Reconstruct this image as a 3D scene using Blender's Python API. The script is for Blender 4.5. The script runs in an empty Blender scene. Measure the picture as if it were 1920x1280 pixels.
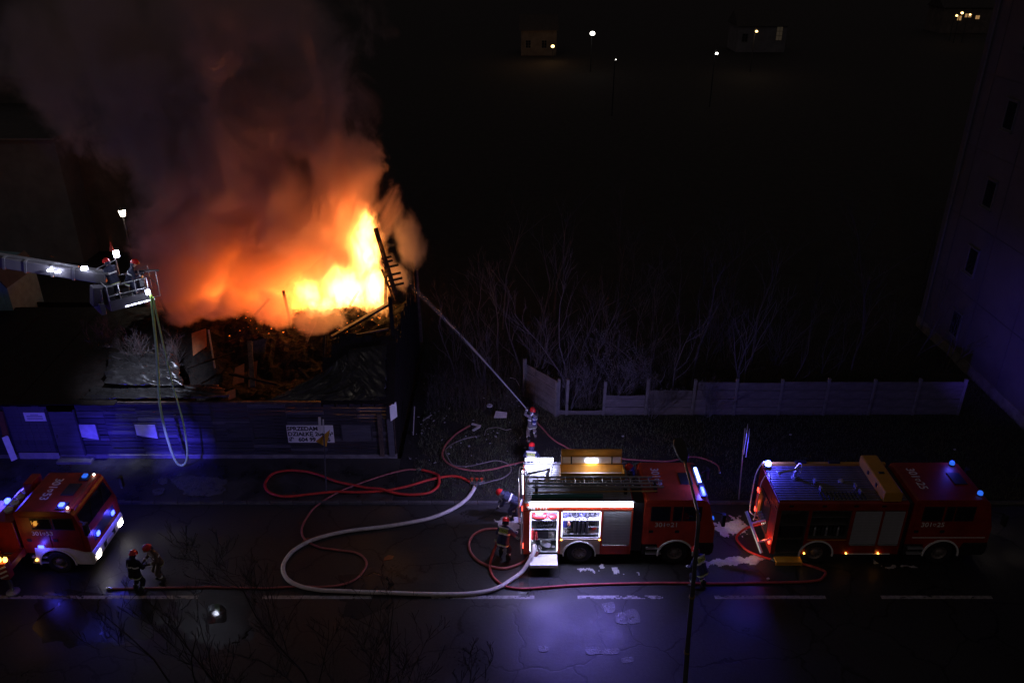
import bpy, bmesh, math, random
import numpy as np
from mathutils import Vector, Matrix, noise as mnoise

random.seed(7)
C = bpy.context.scene.collection
R = math.radians
scn = bpy.context.scene

# ------------------------------------------------------------------ camera
CAM_H, PITCH, FPX = 22.3, R(26.5), 1550.0
cam = bpy.data.cameras.new("camera")
cam.sensor_width = 36.0
cam.lens = FPX / 1920 * 36.0
cam.clip_end = 6000
camo = bpy.data.objects.new("camera", cam)
camo.location = (0, 0, CAM_H)
camo.rotation_euler = (math.pi / 2 - PITCH, 0, 0)
C.objects.link(camo)
scn.camera = camo

# ------------------------------------------------------------------ night sky, moon, exposure
w = bpy.data.worlds.new("World")
scn.world = w
w.use_nodes = True
nt = w.node_tree
bg = nt.nodes["Background"]
sky = nt.nodes.new("ShaderNodeTexSky")
sky.sky_type = 'NISHITA'
sky.sun_disc = False
sky.sun_elevation = R(35)
sky.sun_rotation = R(200)
mixw = nt.nodes.new("ShaderNodeMixRGB")
mixw.blend_type = 'MIX'
mixw.inputs[0].default_value = 0.012
mixw.inputs[1].default_value = (1.0, 0.80, 0.80, 1)      # low cloud lit by the town
nt.links.new(sky.outputs[0], mixw.inputs[2])
nt.links.new(mixw.outputs[0], bg.inputs[0])
bg.inputs[1].default_value = 0.028
sun = bpy.data.lights.new("moon", 'SUN')
sun.energy = 0.02
sun.angle = R(0.5)
sun.color = (1.0, 0.86, 0.74)
suno = bpy.data.objects.new("moon", sun)
suno.rotation_euler = (R(55), 0, R(-20))
C.objects.link(suno)
scn.view_settings.view_transform = 'Standard'
scn.view_settings.look = 'None'
scn.view_settings.exposure = 0
scn.view_settings.gamma = 1
scn.view_settings.use_curve_mapping = False
cy = scn.cycles
cy.use_denoising = True
cy.denoiser = 'OPENIMAGEDENOISE'
cy.max_bounces = 6
cy.diffuse_bounces = 2
cy.glossy_bounces = 3
cy.transparent_max_bounces = 12
cy.volume_bounces = 2
cy.volume_step_rate = 0.3
cy.volume_max_steps = 256
cy.sample_clamp_indirect = 4
cy.sample_clamp_direct = 0
cy.caustics_reflective = False
cy.caustics_refractive = False
cy.use_light_tree = True

# ------------------------------------------------------------------ helpers
def ray(px, py):
    u = (px - 960) / FPX
    v = -(py - 640) / FPX
    c, s = math.cos(PITCH), math.sin(PITCH)
    return Vector((u, c + v * s, -s + v * c))

def P(px, py, z=0.0):
    "point of the place at height z seen at a pixel of the photograph"
    d = ray(px, py)
    t = (z - CAM_H) / d.z
    return Vector((d.x * t, d.y * t, z))

def PY(px, py, Y):
    "the same at ground distance Y"
    d = ray(px, py)
    t = Y / d.y
    return Vector((d.x * t, Y, CAM_H + d.z * t))

MATS = {}
def mat(name, col, rough=0.6, metal=0.0, var=0.0, scale=3.0, bump=0.0, bscale=None, emit=None, es=0.0, spec=0.5, stretch=None, col2=None, rvar=0.0):
    if name in MATS:
        return MATS[name]
    m = bpy.data.materials.new(name)
    m.use_nodes = True
    t = m.node_tree
    b = t.nodes["Principled BSDF"]
    b.inputs["Base Color"].default_value = (*col, 1)
    b.inputs["Roughness"].default_value = rough
    b.inputs["Metallic"].default_value = metal
    b.inputs["Specular IOR Level"].default_value = spec
    if emit:
        b.inputs["Emission Color"].default_value = (*emit, 1)
        b.inputs["Emission Strength"].default_value = es
    if var or bump or rvar:
        tc = t.nodes.new("ShaderNodeTexCoord")
        src = tc.outputs["Object"]
        if stretch:
            mp = t.nodes.new("ShaderNodeMapping")
            mp.inputs["Scale"].default_value = stretch
            t.links.new(src, mp.inputs[0])
            src = mp.outputs[0]
        n = t.nodes.new("ShaderNodeTexNoise")
        n.inputs["Scale"].default_value = scale
        n.inputs["Detail"].default_value = 6
        n.inputs["Roughness"].default_value = 0.65
        t.links.new(src, n.inputs["Vector"])
        if var:
            r = t.nodes.new("ShaderNodeValToRGB")
            c2 = col2 if col2 else tuple(x * (1 - var) for x in col)
            r.color_ramp.elements[0].position = 0.34
            r.color_ramp.elements[0].color = (*c2, 1)
            r.color_ramp.elements[1].position = 0.66
            r.color_ramp.elements[1].color = (*[min(1, x * (1 + var * 0.5)) for x in col], 1)
            t.links.new(n.outputs["Fac"], r.inputs[0])
            t.links.new(r.outputs[0], b.inputs["Base Color"])
        if rvar:
            mr = t.nodes.new("ShaderNodeMapRange")
            mr.inputs[1].default_value = 0.35
            mr.inputs[2].default_value = 0.65
            mr.inputs[3].default_value = max(0.03, rough - rvar)
            mr.inputs[4].default_value = min(1, rough + rvar)
            t.links.new(n.outputs["Fac"], mr.inputs[0])
            t.links.new(mr.outputs[0], b.inputs["Roughness"])
        if bump:
            n2 = t.nodes.new("ShaderNodeTexNoise")
            n2.inputs["Scale"].default_value = bscale or scale * 4
            n2.inputs["Detail"].default_value = 5
            t.links.new(src, n2.inputs["Vector"])
            bp = t.nodes.new("ShaderNodeBump")
            bp.inputs["Strength"].default_value = bump
            bp.inputs["Distance"].default_value = 0.05
            t.links.new(n2.outputs["Fac"], bp.inputs["Height"])
            t.links.new(bp.outputs[0], b.inputs["Normal"])
    MATS[name] = m
    return m

class MB:
    "collects shapes and links them as one mesh object"
    def __init__(s):
        s.v, s.f = [], []
    def add(s, vs, fs, M=None):
        o = len(s.v)
        s.v += [tuple(M @ Vector(p)) if M else tuple(p) for p in vs]
        s.f += [tuple(i + o for i in q) for q in fs]
        return s
    def box(s, c, d, rot=None):
        x, y, z = d[0] / 2, d[1] / 2, d[2] / 2
        vs = [(-x, -y, -z), (x, -y, -z), (x, y, -z), (-x, y, -z), (-x, -y, z), (x, -y, z), (x, y, z), (-x, y, z)]
        fs = [(3, 2, 1, 0), (4, 5, 6, 7), (0, 1, 5, 4), (1, 2, 6, 5), (2, 3, 7, 6), (3, 0, 4, 7)]
        M = Matrix.Translation(c)
        if rot:
            M = M @ rot
        return s.add(vs, fs, M)
    def bb(s, x0, x1, y0, y1, z0, z1):
        return s.box(((x0 + x1) / 2, (y0 + y1) / 2, (z0 + z1) / 2), (x1 - x0, y1 - y0, z1 - z0))
    def bar(s, a, b, wd, h, up=(0, 0, 1)):
        a, b = Vector(a), Vector(b)
        d = b - a
        L = d.length
        x = d.normalized()
        u = Vector(up)
        if abs(x.dot(u)) > 0.98:
            u = Vector((0, 1, 0))
        y = u.cross(x).normalized()
        z = x.cross(y)
        M = Matrix((x, y, z)).transposed().to_4x4()
        M.translation = (a + b) / 2
        return s.box((0, 0, 0), (L, wd, h)) if False else s._boxm(M, (L, wd, h))
    def _boxm(s, M, d):
        x, y, z = d[0] / 2, d[1] / 2, d[2] / 2
        vs = [(-x, -y, -z), (x, -y, -z), (x, y, -z), (-x, y, -z), (-x, -y, z), (x, -y, z), (x, y, z), (-x, y, z)]
        fs = [(3, 2, 1, 0), (4, 5, 6, 7), (0, 1, 5, 4), (1, 2, 6, 5), (2, 3, 7, 6), (3, 0, 4, 7)]
        return s.add(vs, fs, M)
    def tube(s, pts, r, n=8, cap=True, flat=1.0):
        pts = [Vector(p) for p in pts]
        k = len(pts)
        rs = r if isinstance(r, (list, tuple)) else [r] * k
        rings = []
        prev = None
        for i in range(k):
            d = (pts[min(i + 1, k - 1)] - pts[max(i - 1, 0)])
            d = d.normalized() if d.length > 1e-9 else Vector((0, 0, 1))
            if prev is None:
                a = Vector((0, 0, 1)) if abs(d.z) < 0.9 else Vector((0, 1, 0))
                x = d.cross(a).normalized()
            else:
                x = (prev - d * prev.dot(d))
                x = x.normalized() if x.length > 1e-6 else d.orthogonal().normalized()
            prev = x
            y = d.cross(x)
            rings.append([pts[i] + x * math.cos(2 * math.pi * j / n) * rs[i] + y * math.sin(2 * math.pi * j / n) * rs[i] * flat for j in range(n)])
        vs = [p for q in rings for p in q]
        fs = [(i * n + j, i * n + (j + 1) % n, (i + 1) * n + (j + 1) % n, (i + 1) * n + j) for i in range(k - 1) for j in range(n)]
        if cap:
            fs += [tuple(range(n - 1, -1, -1)), tuple((k - 1) * n + j for j in range(n))]
        return s.add(vs, fs)
    def cyl(s, a, b, r, r1=None, n=16):
        return s.tube([a, b], [r, r if r1 is None else r1], n)
    def lathe(s, prof, n=20, M=None, cap=True):
        "prof: (radius, height) about z"
        k = len(prof)
        vs = [(r * math.cos(2 * math.pi * j / n), r * math.sin(2 * math.pi * j / n), h) for r, h in prof for j in range(n)]
        fs = [(i * n + j, i * n + (j + 1) % n, (i + 1) * n + (j + 1) % n, (i + 1) * n + j) for i in range(k - 1) for j in range(n)]
        if cap:
            fs += [tuple(range(n - 1, -1, -1)), tuple((k - 1) * n + j for j in range(n))]
        return s.add(vs, fs, M)
    def prism(s, poly, y0, y1):
        "polygon in x,z extruded along y"
        n = len(poly)
        vs = [(x, y0, z) for x, z in poly] + [(x, y1, z) for x, z in poly]
        fs = [tuple(range(n)), tuple(range(2 * n - 1, n - 1, -1))]
        fs += [(i, i + n, (i + 1) % n + n, (i + 1) % n) for i in range(n)]
        return s.add(vs, fs)
    def slab(s, poly, z0, z1):
        "polygon in x,y extruded along z"
        n = len(poly)
        vs = [(p[0], p[1], z0) for p in poly] + [(p[0], p[1], z1) for p in poly]
        fs = [tuple(range(n - 1, -1, -1)), tuple(range(n, 2 * n))]
        fs += [(i, (i + 1) % n, (i + 1) % n + n, i + n) for i in range(n)]
        return s.add(vs, fs)
    def ball(s, c, r, n=10):
        rx, ry, rz = r if isinstance(r, (list, tuple)) else (r, r, r)
        prof = [(math.sin(math.pi * i / n), -math.cos(math.pi * i / n)) for i in range(n + 1)]
        prof[0] = (0.001, -1)
        prof[-1] = (0.001, 1)
        M = Matrix.Translation(c) @ Matrix.Diagonal((rx, ry, rz, 1))
        return s.lathe(prof, n + 4, M)
    def mesh(s, name, m, smooth=False, bevel=0.0, seg=2):
        me = bpy.data.meshes.new(name)
        me.from_pydata(s.v, [], s.f)
        bm = bmesh.new()
        bm.from_mesh(me)
        bmesh.ops.recalc_face_normals(bm, faces=bm.faces)
        if bevel:
            ed = [e for e in bm.edges if len(e.link_faces) == 2 and e.calc_face_angle(0) > 0.5]
            bmesh.ops.bevel(bm, geom=ed, offset=bevel, segments=seg, affect='EDGES', profile=0.5, clamp_overlap=True)
        bm.to_mesh(me)
        bm.free()
        if smooth:
            me.polygons.foreach_set("use_smooth", [True] * len(me.polygons))
        if m:
            me.materials.append(m)
        me.update()
        return me
    def build(s, name, m, parent=None, smooth=False, bevel=0.0, seg=2, loc=None):
        o = bpy.data.objects.new(name, s.mesh(name, m, smooth, bevel, seg))
        C.objects.link(o)
        if parent:
            o.parent = parent
        if loc is not None:
            o.location = loc
        return o

def tag(o, label=None, cat=None, group=None, kind=None):
    if label: o["label"] = label
    if cat: o["category"] = cat
    if group: o["group"] = group
    if kind: o["kind"] = kind
    return o

def thing(name, label, cat, loc=(0, 0, 0), rz=0.0, group=None):
    o = bpy.data.objects.new(name, None)
    o.empty_display_size = 0.2
    C.objects.link(o)
    o.location = loc
    o.rotation_euler = (0, 0, rz)
    return tag(o, label, cat, group)

def copy_tree(o, parent=None):
    c = o.copy()
    C.objects.link(c)
    c.parent = parent
    for ch in list(o.children):
        copy_tree(ch, c)
    return c

def share(o, name, parent, M=None):
    "another piece that shares the mesh of o"
    c = bpy.data.objects.new(name, o.data)
    C.objects.link(c)
    c.parent = parent
    if M is not None:
        c.matrix_local = M
    return c

_dg = None
def solid(o):
    "mesh of an object with its modifiers"
    dg = bpy.context.evaluated_depsgraph_get()
    dg.update()
    return bpy.data.meshes.new_from_object(o.evaluated_get(dg))

def lettering(s, size, m, parent, M, depth=0.004, name="lettering", space=1.0, bold=0.012):
    cu = bpy.data.curves.new(name, 'FONT')
    cu.body = s
    cu.size = size
    cu.extrude = depth
    cu.offset = size * bold
    cu.align_x = 'CENTER'
    cu.align_y = 'CENTER'
    cu.space_character = space
    cu.resolution_u = 3
    t = bpy.data.objects.new(name, cu)
    C.objects.link(t)
    me = solid(t)
    bpy.data.objects.remove(t)
    me.materials.clear()
    me.materials.append(m)
    o = bpy.data.objects.new(name, me)
    C.objects.link(o)
    o.parent = parent
    o.matrix_local = M
    return o

def frame(origin, xdir, ydir):
    x = Vector(xdir).normalized()
    y = Vector(ydir).normalized()
    z = x.cross(y).normalized()
    y = z.cross(x)
    M = Matrix((x, y, z)).transposed().to_4x4()
    M.translation = Vector(origin)
    return M

def smooth_path(pts, k=8):
    "Catmull-Rom through the points"
    pts = [Vector(p) for p in pts]
    out = []
    n = len(pts)
    for i in range(n - 1):
        p0, p1, p2, p3 = pts[max(i - 1, 0)], pts[i], pts[i + 1], pts[min(i + 2, n - 1)]
        for j in range(k):
            t = j / k
            out.append(0.5 * ((2 * p1) + (p2 - p0) * t + (2 * p0 - 5 * p1 + 4 * p2 - p3) * t * t + (3 * p1 - p0 - 3 * p2 + p3) * t ** 3))
    out.append(pts[-1])
    return out

def lamp(name, kind, loc, power, col, size=0.1, aim=None, sizey=None, spot=None, spread=None):
    l = bpy.data.lights.new(name, kind)
    l.energy = power
    l.color = col
    if kind == 'AREA':
        l.size = size
        if sizey:
            l.shape = 'RECTANGLE'
            l.size_y = sizey
        if spread:
            l.spread = spread
    else:
        l.shadow_soft_size = size
    if kind == 'SPOT':
        l.spot_size = spot or R(60)
        l.spot_blend = 1.0
    o = bpy.data.objects.new(name, l)
    C.objects.link(o)
    o.location = loc
    if aim is not None:
        d = Vector(aim)
        o.rotation_euler = d.to_track_quat('-Z', 'Y').to_euler()
    return o

# ------------------------------------------------------------------ materials
RED = mat("red paint", (0.58, 0.06, 0.022), 0.32, var=0.25, scale=1.5, spec=0.5)  # lighter and warmer: the stronger light on the first engine is in the colour
RED_DIM = mat("dim lit dusty red paint", (0.30, 0.022, 0.012), 0.4, var=0.3, scale=2.0)  # darker copy of the red: dimmer light on the other engines put into the colour
WHITE = mat("white paint", (0.84, 0.83, 0.81), 0.45, var=0.12, scale=4)
ALU = mat("aluminium", (0.62, 0.63, 0.65), 0.35, 0.85, var=0.15, scale=5)
ALUSHEET = mat("ribbed aluminium sheet", (0.48, 0.49, 0.52), 0.45, 0.5, var=0.2, scale=3)
SHUT = mat("shutter slat grey", (0.42, 0.42, 0.45), 0.5, 0.2, var=0.12, scale=2)
BLK = mat("black plastic", (0.022, 0.022, 0.024), 0.5, var=0.3, scale=4)
RUB = mat("rubber", (0.02, 0.02, 0.02), 0.8, var=0.4, scale=6, bump=0.15)
RIM = mat("wheel rim grey", (0.22, 0.19, 0.17), 0.5, 0.4, var=0.3, scale=7)
GLASS = mat("dark window glass", (0.012, 0.014, 0.018), 0.06, spec=0.8)
YEL = mat("ochre fibreglass", (0.60, 0.29, 0.03), 0.45, var=0.15, scale=2)
CHROME = mat("steel", (0.5, 0.5, 0.5), 0.25, 0.9, var=0.2, scale=8)
LETW = mat("white lettering film", (0.82, 0.80, 0.74), 0.5)
LETK = mat("black lettering", (0.015, 0.015, 0.015), 0.6)
LEDW = mat("lit white lamp", (0.8, 0.8, 0.9), 0.4, emit=(0.72, 0.76, 1.0), es=26)
LEDS = mat("lit cabinet lamp", (0.8, 0.8, 0.9), 0.4, emit=(0.72, 0.74, 1.0), es=9)
BLUEL = mat("lit blue beacon", (0.05, 0.08, 0.8), 0.2, emit=(0.035, 0.06, 1.0), es=10)
BLUEH = mat("flashing blue beacon", (0.1, 0.15, 0.9), 0.2, emit=(0.16, 0.24, 1.0), es=12)
BLUEO = mat("dim blue beacon", (0.02, 0.06, 0.5), 0.15, emit=(0.03, 0.17, 1.0), es=0.8)
AMB = mat("lit amber lamp", (0.8, 0.4, 0.05), 0.3, emit=(1.0, 0.42, 0.06), es=9)
REDL = mat("lit red lamp", (0.7, 0.02, 0.02), 0.3, emit=(1.0, 0.06, 0.03), es=6)
HEADL = mat("lit headlamp", (0.9, 0.9, 0.8), 0.2, emit=(1.0, 0.93, 0.78), es=26)
HEADD = mat("dipped headlamp", (0.9, 0.9, 0.8), 0.2, emit=(1.0, 0.9, 0.72), es=5)
# ------------------------------------------------------------------ ground, road, verge
def noise_nodes(t, vec, scale, detail=5, rough=0.6):
    n = t.nodes.new("ShaderNodeTexNoise")
    n.inputs["Scale"].default_value = scale
    n.inputs["Detail"].default_value = detail
    n.inputs["Roughness"].default_value = rough
    t.links.new(vec, n.inputs["Vector"])
    return n.outputs["Fac"]

def maprange(t, src, a, b, c, d):
    m = t.nodes.new("ShaderNodeMapRange")
    for i, x in enumerate((a, b, c, d)):
        m.inputs[i + 1].default_value = x
    t.links.new(src, m.inputs[0])
    return m.outputs[0]

def math_n(t, op, a, b=None):
    m = t.nodes.new("ShaderNodeMath")
    m.operation = op
    for i, x in enumerate((a, b)):
        if x is None:
            continue
        if isinstance(x, (int, float)):
            m.inputs[i].default_value = x
        else:
            t.links.new(x, m.inputs[i])
    return m.outputs[0]

def wet_asphalt(name="wet asphalt", r0=0.52, r1=0.26, b0=0.5, b1=0.12):
    m = bpy.data.materials.new(name)
    m.use_nodes = True
    t = m.node_tree
    b = t.nodes["Principled BSDF"]
    tc = t.nodes.new("ShaderNodeTexCoord").outputs["Object"]
    big = noise_nodes(t, tc, 0.22, 4)
    fine = noise_nodes(t, tc, 9, 6, 0.7)
    grain = noise_nodes(t, tc, 45, 3, 0.6)
    cr = t.nodes.new("ShaderNodeValToRGB")
    cr.color_ramp.elements[0].position = 0.3
    cr.color_ramp.elements[0].color = (0.011, 0.0105, 0.0105, 1)
    cr.color_ramp.elements[1].position = 0.72
    cr.color_ramp.elements[1].color = (0.052, 0.049, 0.048, 1)
    t.links.new(math_n(t, 'ADD', math_n(t, 'ADD', math_n(t, 'MULTIPLY', fine, 0.45), math_n(t, 'MULTIPLY', big, 0.3)), math_n(t, 'MULTIPLY', grain, 0.25)), cr.inputs[0])
    # cracks
    vo = t.nodes.new("ShaderNodeTexVoronoi")
    vo.feature = 'DISTANCE_TO_EDGE'
    vo.inputs["Scale"].default_value = 0.33
    wob = t.nodes.new("ShaderNodeVectorMath")
    wob.operation = 'ADD'
    nc = t.nodes.new("ShaderNodeTexNoise")
    nc.inputs["Scale"].default_value = 1.1
    nc.inputs["Detail"].default_value = 5
    t.links.new(tc, nc.inputs["Vector"])
    t.links.new(tc, wob.inputs[0])
    t.links.new(nc.outputs["Color"], wob.inputs[1])
    t.links.new(wob.outputs[0], vo.inputs["Vector"])
    crack = maprange(t, vo.outputs["Distance"], 0.004, 0.016, 0.35, 1.0)
    mx = t.nodes.new("ShaderNodeMixRGB")
    mx.blend_type = 'MULTIPLY'
    mx.inputs[0].default_value = 1
    t.links.new(cr.outputs[0], mx.inputs[1])
    t.links.new(crack, mx.inputs[2])
    t.links.new(mx.outputs[0], b.inputs["Base Color"])
    b.inputs["Specular IOR Level"].default_value = 0.35
    pud = noise_nodes(t, tc, 0.33, 5, 0.55)
    rough = maprange(t, pud, 0.42, 0.70, r0, r1)
    rough = math_n(t, 'ADD', rough, math_n(t, 'MULTIPLY', math_n(t, 'SUBTRACT', fine, 0.5), 0.35))
    t.links.new(math_n(t, 'MAXIMUM', rough, 0.07), b.inputs["Roughness"])
    bp = t.nodes.new("ShaderNodeBump")
    bp.inputs["Distance"].default_value = 0.012
    t.links.new(maprange(t, pud, 0.42, 0.68, b0, b1), bp.inputs["Strength"])
    t.links.new(math_n(t, 'MULTIPLY', math_n(t, 'ADD', grain, math_n(t, 'MULTIPLY', fine, 1.2)), crack), bp.inputs["Height"])
    t.links.new(bp.outputs[0], b.inputs["Normal"])
    return m

ASPH = wet_asphalt()
SOIL = mat("dark soil", (0.018, 0.015, 0.012), 0.9, var=0.5, scale=1.2, bump=0.8, bscale=9)
PAVE = mat("muddy pavement", (0.045, 0.042, 0.038), 0.45, var=0.6, scale=0.7, bump=0.5, bscale=8, rvar=0.3)
CONC = mat("weathered concrete", (0.19, 0.175, 0.175), 0.85, var=0.35, scale=1.8, bump=0.4, bscale=14)
KERB = mat("kerb stone", (0.085, 0.08, 0.08), 0.75, var=0.4, scale=3, bump=0.3)

g = MB()
g.add([(-1500, -300, 0), (1500, -300, 0), (1500, 3000, 0), (-1500, 3000, 0)], [(0, 1, 2, 3)])
tag(g.build("ground", SOIL, loc=(0, 0, -0.06)), kind="structure")
ROAD_N, ROAD_F = 17.9, 28.9
r = MB()
r.add([(-160, ROAD_N, 0), (160, ROAD_N, 0), (160, ROAD_F, 0), (-160, ROAD_F, 0)], [(0, 1, 2, 3)])
tag(r.build("road", ASPH), kind="structure")
r = MB()
r.bb(-160, 160, ROAD_N - 4.5, ROAD_N - 0.16, -0.05, 0.12)
tag(r.build("pavement", PAVE), kind="structure")

# verge: uneven sheet of soil, paving in front of the shack
def sheet(name, m, x0, x1, y0, y1, nx, ny, fz, smooth=True):
    vs = [(x0 + (x1 - x0) * i / nx, y0 + (y1 - y0) * j / ny) for j in range(ny + 1) for i in range(nx + 1)]
    vs = [(x, y, fz(x, y)) for x, y in vs]
    fs = [(j * (nx + 1) + i, j * (nx + 1) + i + 1, (j + 1) * (nx + 1) + i + 1, (j + 1) * (nx + 1) + i) for j in range(ny) for i in range(nx)]
    b = MB()
    b.add(vs, fs)
    return b.build(name, m, smooth=smooth)

def nz(x, y, s=1.0, z=0.0):
    return mnoise.noise(Vector((x * s, y * s, z)))

VZ = 0.07
tag(sheet("verge", SOIL, -5.2, 60, ROAD_F + 0.16, 36.4, 130, 26, lambda x, y: VZ + 0.05 * nz(x, y, 0.6) + 0.03 * nz(x, y, 2.1)), kind="structure")
tag(sheet("yard", SOIL, -5.2, 60, 36.4, 60, 80, 30, lambda x, y: VZ + 0.05 * nz(x, 36.4, 0.6) + 0.03 * nz(x, 36.4, 2.1) if y < 36.5 else VZ + 0.12 * nz(x, y, 0.5)), kind="structure")
tag(sheet("footpath", PAVE, -60, -5.2, ROAD_F + 0.16, 32.3, 160, 14, lambda x, y: VZ + 0.025 * nz(x, y, 0.8) + 0.012 * nz(x, y, 3.0)), kind="structure")

# kerb stones along the far side
kroot = thing("kerb", None, None)
kroot["kind"] = "structure"
ks = MB().bb(-0.485, 0.485, -0.075, 0.075, -0.05, 0.11).build("kerbstone", KERB, kroot, bevel=0.012)
ks.location = (-30, ROAD_F + 0.08, 0)
for i in range(1, 62):
    c = share(ks, "kerbstone", kroot)
    c.location = (-30 + i, ROAD_F + 0.08 + random.uniform(-0.008, 0.008), random.uniform(-0.012, 0.006))
    c.rotation_euler = (0, 0, random.uniform(-0.01, 0.01))

# worn centre line
LINE = mat("worn road paint", (0.36, 0.34, 0.31), 0.6, var=0.55, scale=6, bump=0.3)
def dash(x0, x1, wear):
    b = MB()
    n, q = 90, 5
    y0, hw = P(960, 1119).y, 0.085
    for i in range(n):
        for j in range(q):
            xa, xb = x0 + (x1 - x0) * i / n, x0 + (x1 - x0) * (i + 1) / n
            ya, yb = y0 - hw + 2 * hw * j / q, y0 - hw + 2 * hw * (j + 1) / q
            if nz((xa + xb) / 2, ya * 2.5, 2.3, 4) + 0.6 * nz(xa, ya * 3, 9, 2) > wear:
                continue
            b.add([(xa, ya, 0.004), (xb, ya, 0.004), (xb, yb, 0.004), (xa, yb, 0.004)], [(0, 1, 2, 3)])
    tag(b.build("road_marking", LINE), kind="structure")
for a, b_, wr in ((-40, 372, 0.35), (492, 698, 0.5), (808, 1002, 0.35), (1083, 1243, 0.12), (1340, 1548, 0.5), (1652, 1860, 0.5)):
    dash(P(a, 1119).x, P(b_, 1119).x, wr)

WETP = wet_asphalt("standing water on asphalt", 0.10, 0.05, 0.35, 0.2)
for poly in ([(60, 1120), (150, 1108), (300, 1112), (320, 1150), (240, 1200), (90, 1210)], [(340, 1105), (400, 1100), (470, 1120), (480, 1180), (420, 1215), (350, 1195), (330, 1150)], [(975, 1060), (990, 1058), (990, 1105), (972, 1110)], [(640, 1080), (720, 1075), (740, 1130), (650, 1150)]):
    ring = smooth_path([P(*q) for q in poly] + [P(*poly[0])], 10)[:-1]
    c = sum(ring, Vector()) / len(ring)
    ring = [c + (p - c) * (1 + 0.35 * nz(p.x, p.y, 1.7) + 0.2 * nz(p.x, p.y, 6)) for p in ring]
    tag(MB().slab(ring, -0.02, 0.0022).build("wet_patch", WETP), kind="structure")
# repaired and broken places in the asphalt
PATCH = mat("pale asphalt repair", (0.060, 0.057, 0.055), 0.4, var=0.4, scale=5, bump=0.4, rvar=0.2)
def patch(px, lab=None, z=0.006):
    c = sum((P(*p) for p in px), Vector()) / len(px)
    pts = []
    ring = smooth_path([P(*p) for p in px] + [P(*px[0])], 6)[:-1]
    for p in ring:
        d = p - c
        pts.append(c + d * (1 + 0.16 * nz(p.x, p.y, 3.5)))
    b = MB().slab(pts, 0.001, z + 0.008)
    tag(b.build("asphalt_patch", PATCH), kind="structure")
patch([(1130, 1132), (1150, 1128), (1152, 1146), (1136, 1148)])
patch([(1155, 1150), (1172, 1148), (1176, 1168), (1156, 1168)])
patch([(1172, 1144), (1192, 1142), (1200, 1166), (1178, 1168)])
patch([(1008, 1212), (1026, 1211), (1028, 1220), (1012, 1221)])
patch([(1098, 1213), (1122, 1212), (1124, 1225), (1098, 1226)])
patch([(1128, 1216), (1158, 1215), (1160, 1225), (1128, 1226)])
patch([(1164, 1234), (1184, 1231), (1186, 1240), (1168, 1243)])

# grass of the verge
def grass():
    rng = np.random.default_rng(3)
    n = 90000
    x = rng.uniform(-4.5, 34, n)
    y = rng.uniform(ROAD_F + 0.3, 40.5, n)
    keep = np.array([nz(a, b, 0.55, 9) + 0.5 * nz(a, b, 2.0, 3) > -0.22 - 0.25 * (a > 2) for a, b in zip(x, y)])
    x, y = x[keep], y[keep]
    n = len(x)
    h = rng.uniform(0.06, 0.2, n)
    a = rng.uniform(0, 6.28, n)
    wd = rng.uniform(0.008, 0.022, n)
    lx, ly = rng.normal(0, 0.06, n), rng.normal(0, 0.06, n)
    z = np.full(n, 0.03)
    v = np.empty((n, 3, 3))
    v[:, 0] = np.stack([x + wd * np.cos(a), y + wd * np.sin(a), z], 1)
    v[:, 1] = np.stack([x - wd * np.cos(a), y - wd * np.sin(a), z], 1)
    v[:, 2] = np.stack([x + lx, y + ly, z + h + 0.04], 1)
    me = bpy.data.meshes.new("grass")
    me.from_pydata(v.reshape(-1, 3).tolist(), [], np.arange(n * 3).reshape(-1, 3).tolist())
    me.materials.append(mat("night grass", (0.055, 0.075, 0.030), 0.7, var=0.5, scale=0.9, col2=(0.075, 0.062, 0.03)))
    o = bpy.data.objects.new("grass", me)
    C.objects.link(o)
    tag(o, "short trampled grass of the verge behind the fire engines", None, None, "stuff")
grass()

# ------------------------------------------------------------------ concrete panel fence
FY = 36.2
FBOARD = mat("concrete fence board", (0.16, 0.14, 0.145), 0.85, var=0.35, scale=2.2, bump=0.5, bscale=12, stretch=(0.5, 1, 1.6))
fence = thing("concrete_fence", "long grey concrete panel fence with missing boards along the verge", "fence", (0, FY, 0))
fx = [P(p, 785).x for p in (1047, 1132, 1211, 1298, 1377, 1461, 1546, 1630, 1714, 1799)]
post = MB().bb(-0.07, 0.07, -0.08, 0.08, -0.1, 2.16).build("post", CONC, fence, bevel=0.015)
post.location = (fx[0], 0, 0)
for i, x in enumerate(fx[1:] + [fx[0] + 0.42]):
    c = share(post, "post", fence)
    c.location = (x, 0, (-0.12, 0.03, 0.0, 0.02, -0.03, 0.02, 0, 0.02, 0.0, 0.0)[i])
    c.rotation_euler = (random.uniform(-0.02, 0.02), random.uniform(-0.015, 0.015), 0)
nb = [0.35, 1.25, 1.55, 1.98, 1.95, 2.08, 2.08, 2.08, 2.06]      # height left in each bay
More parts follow.
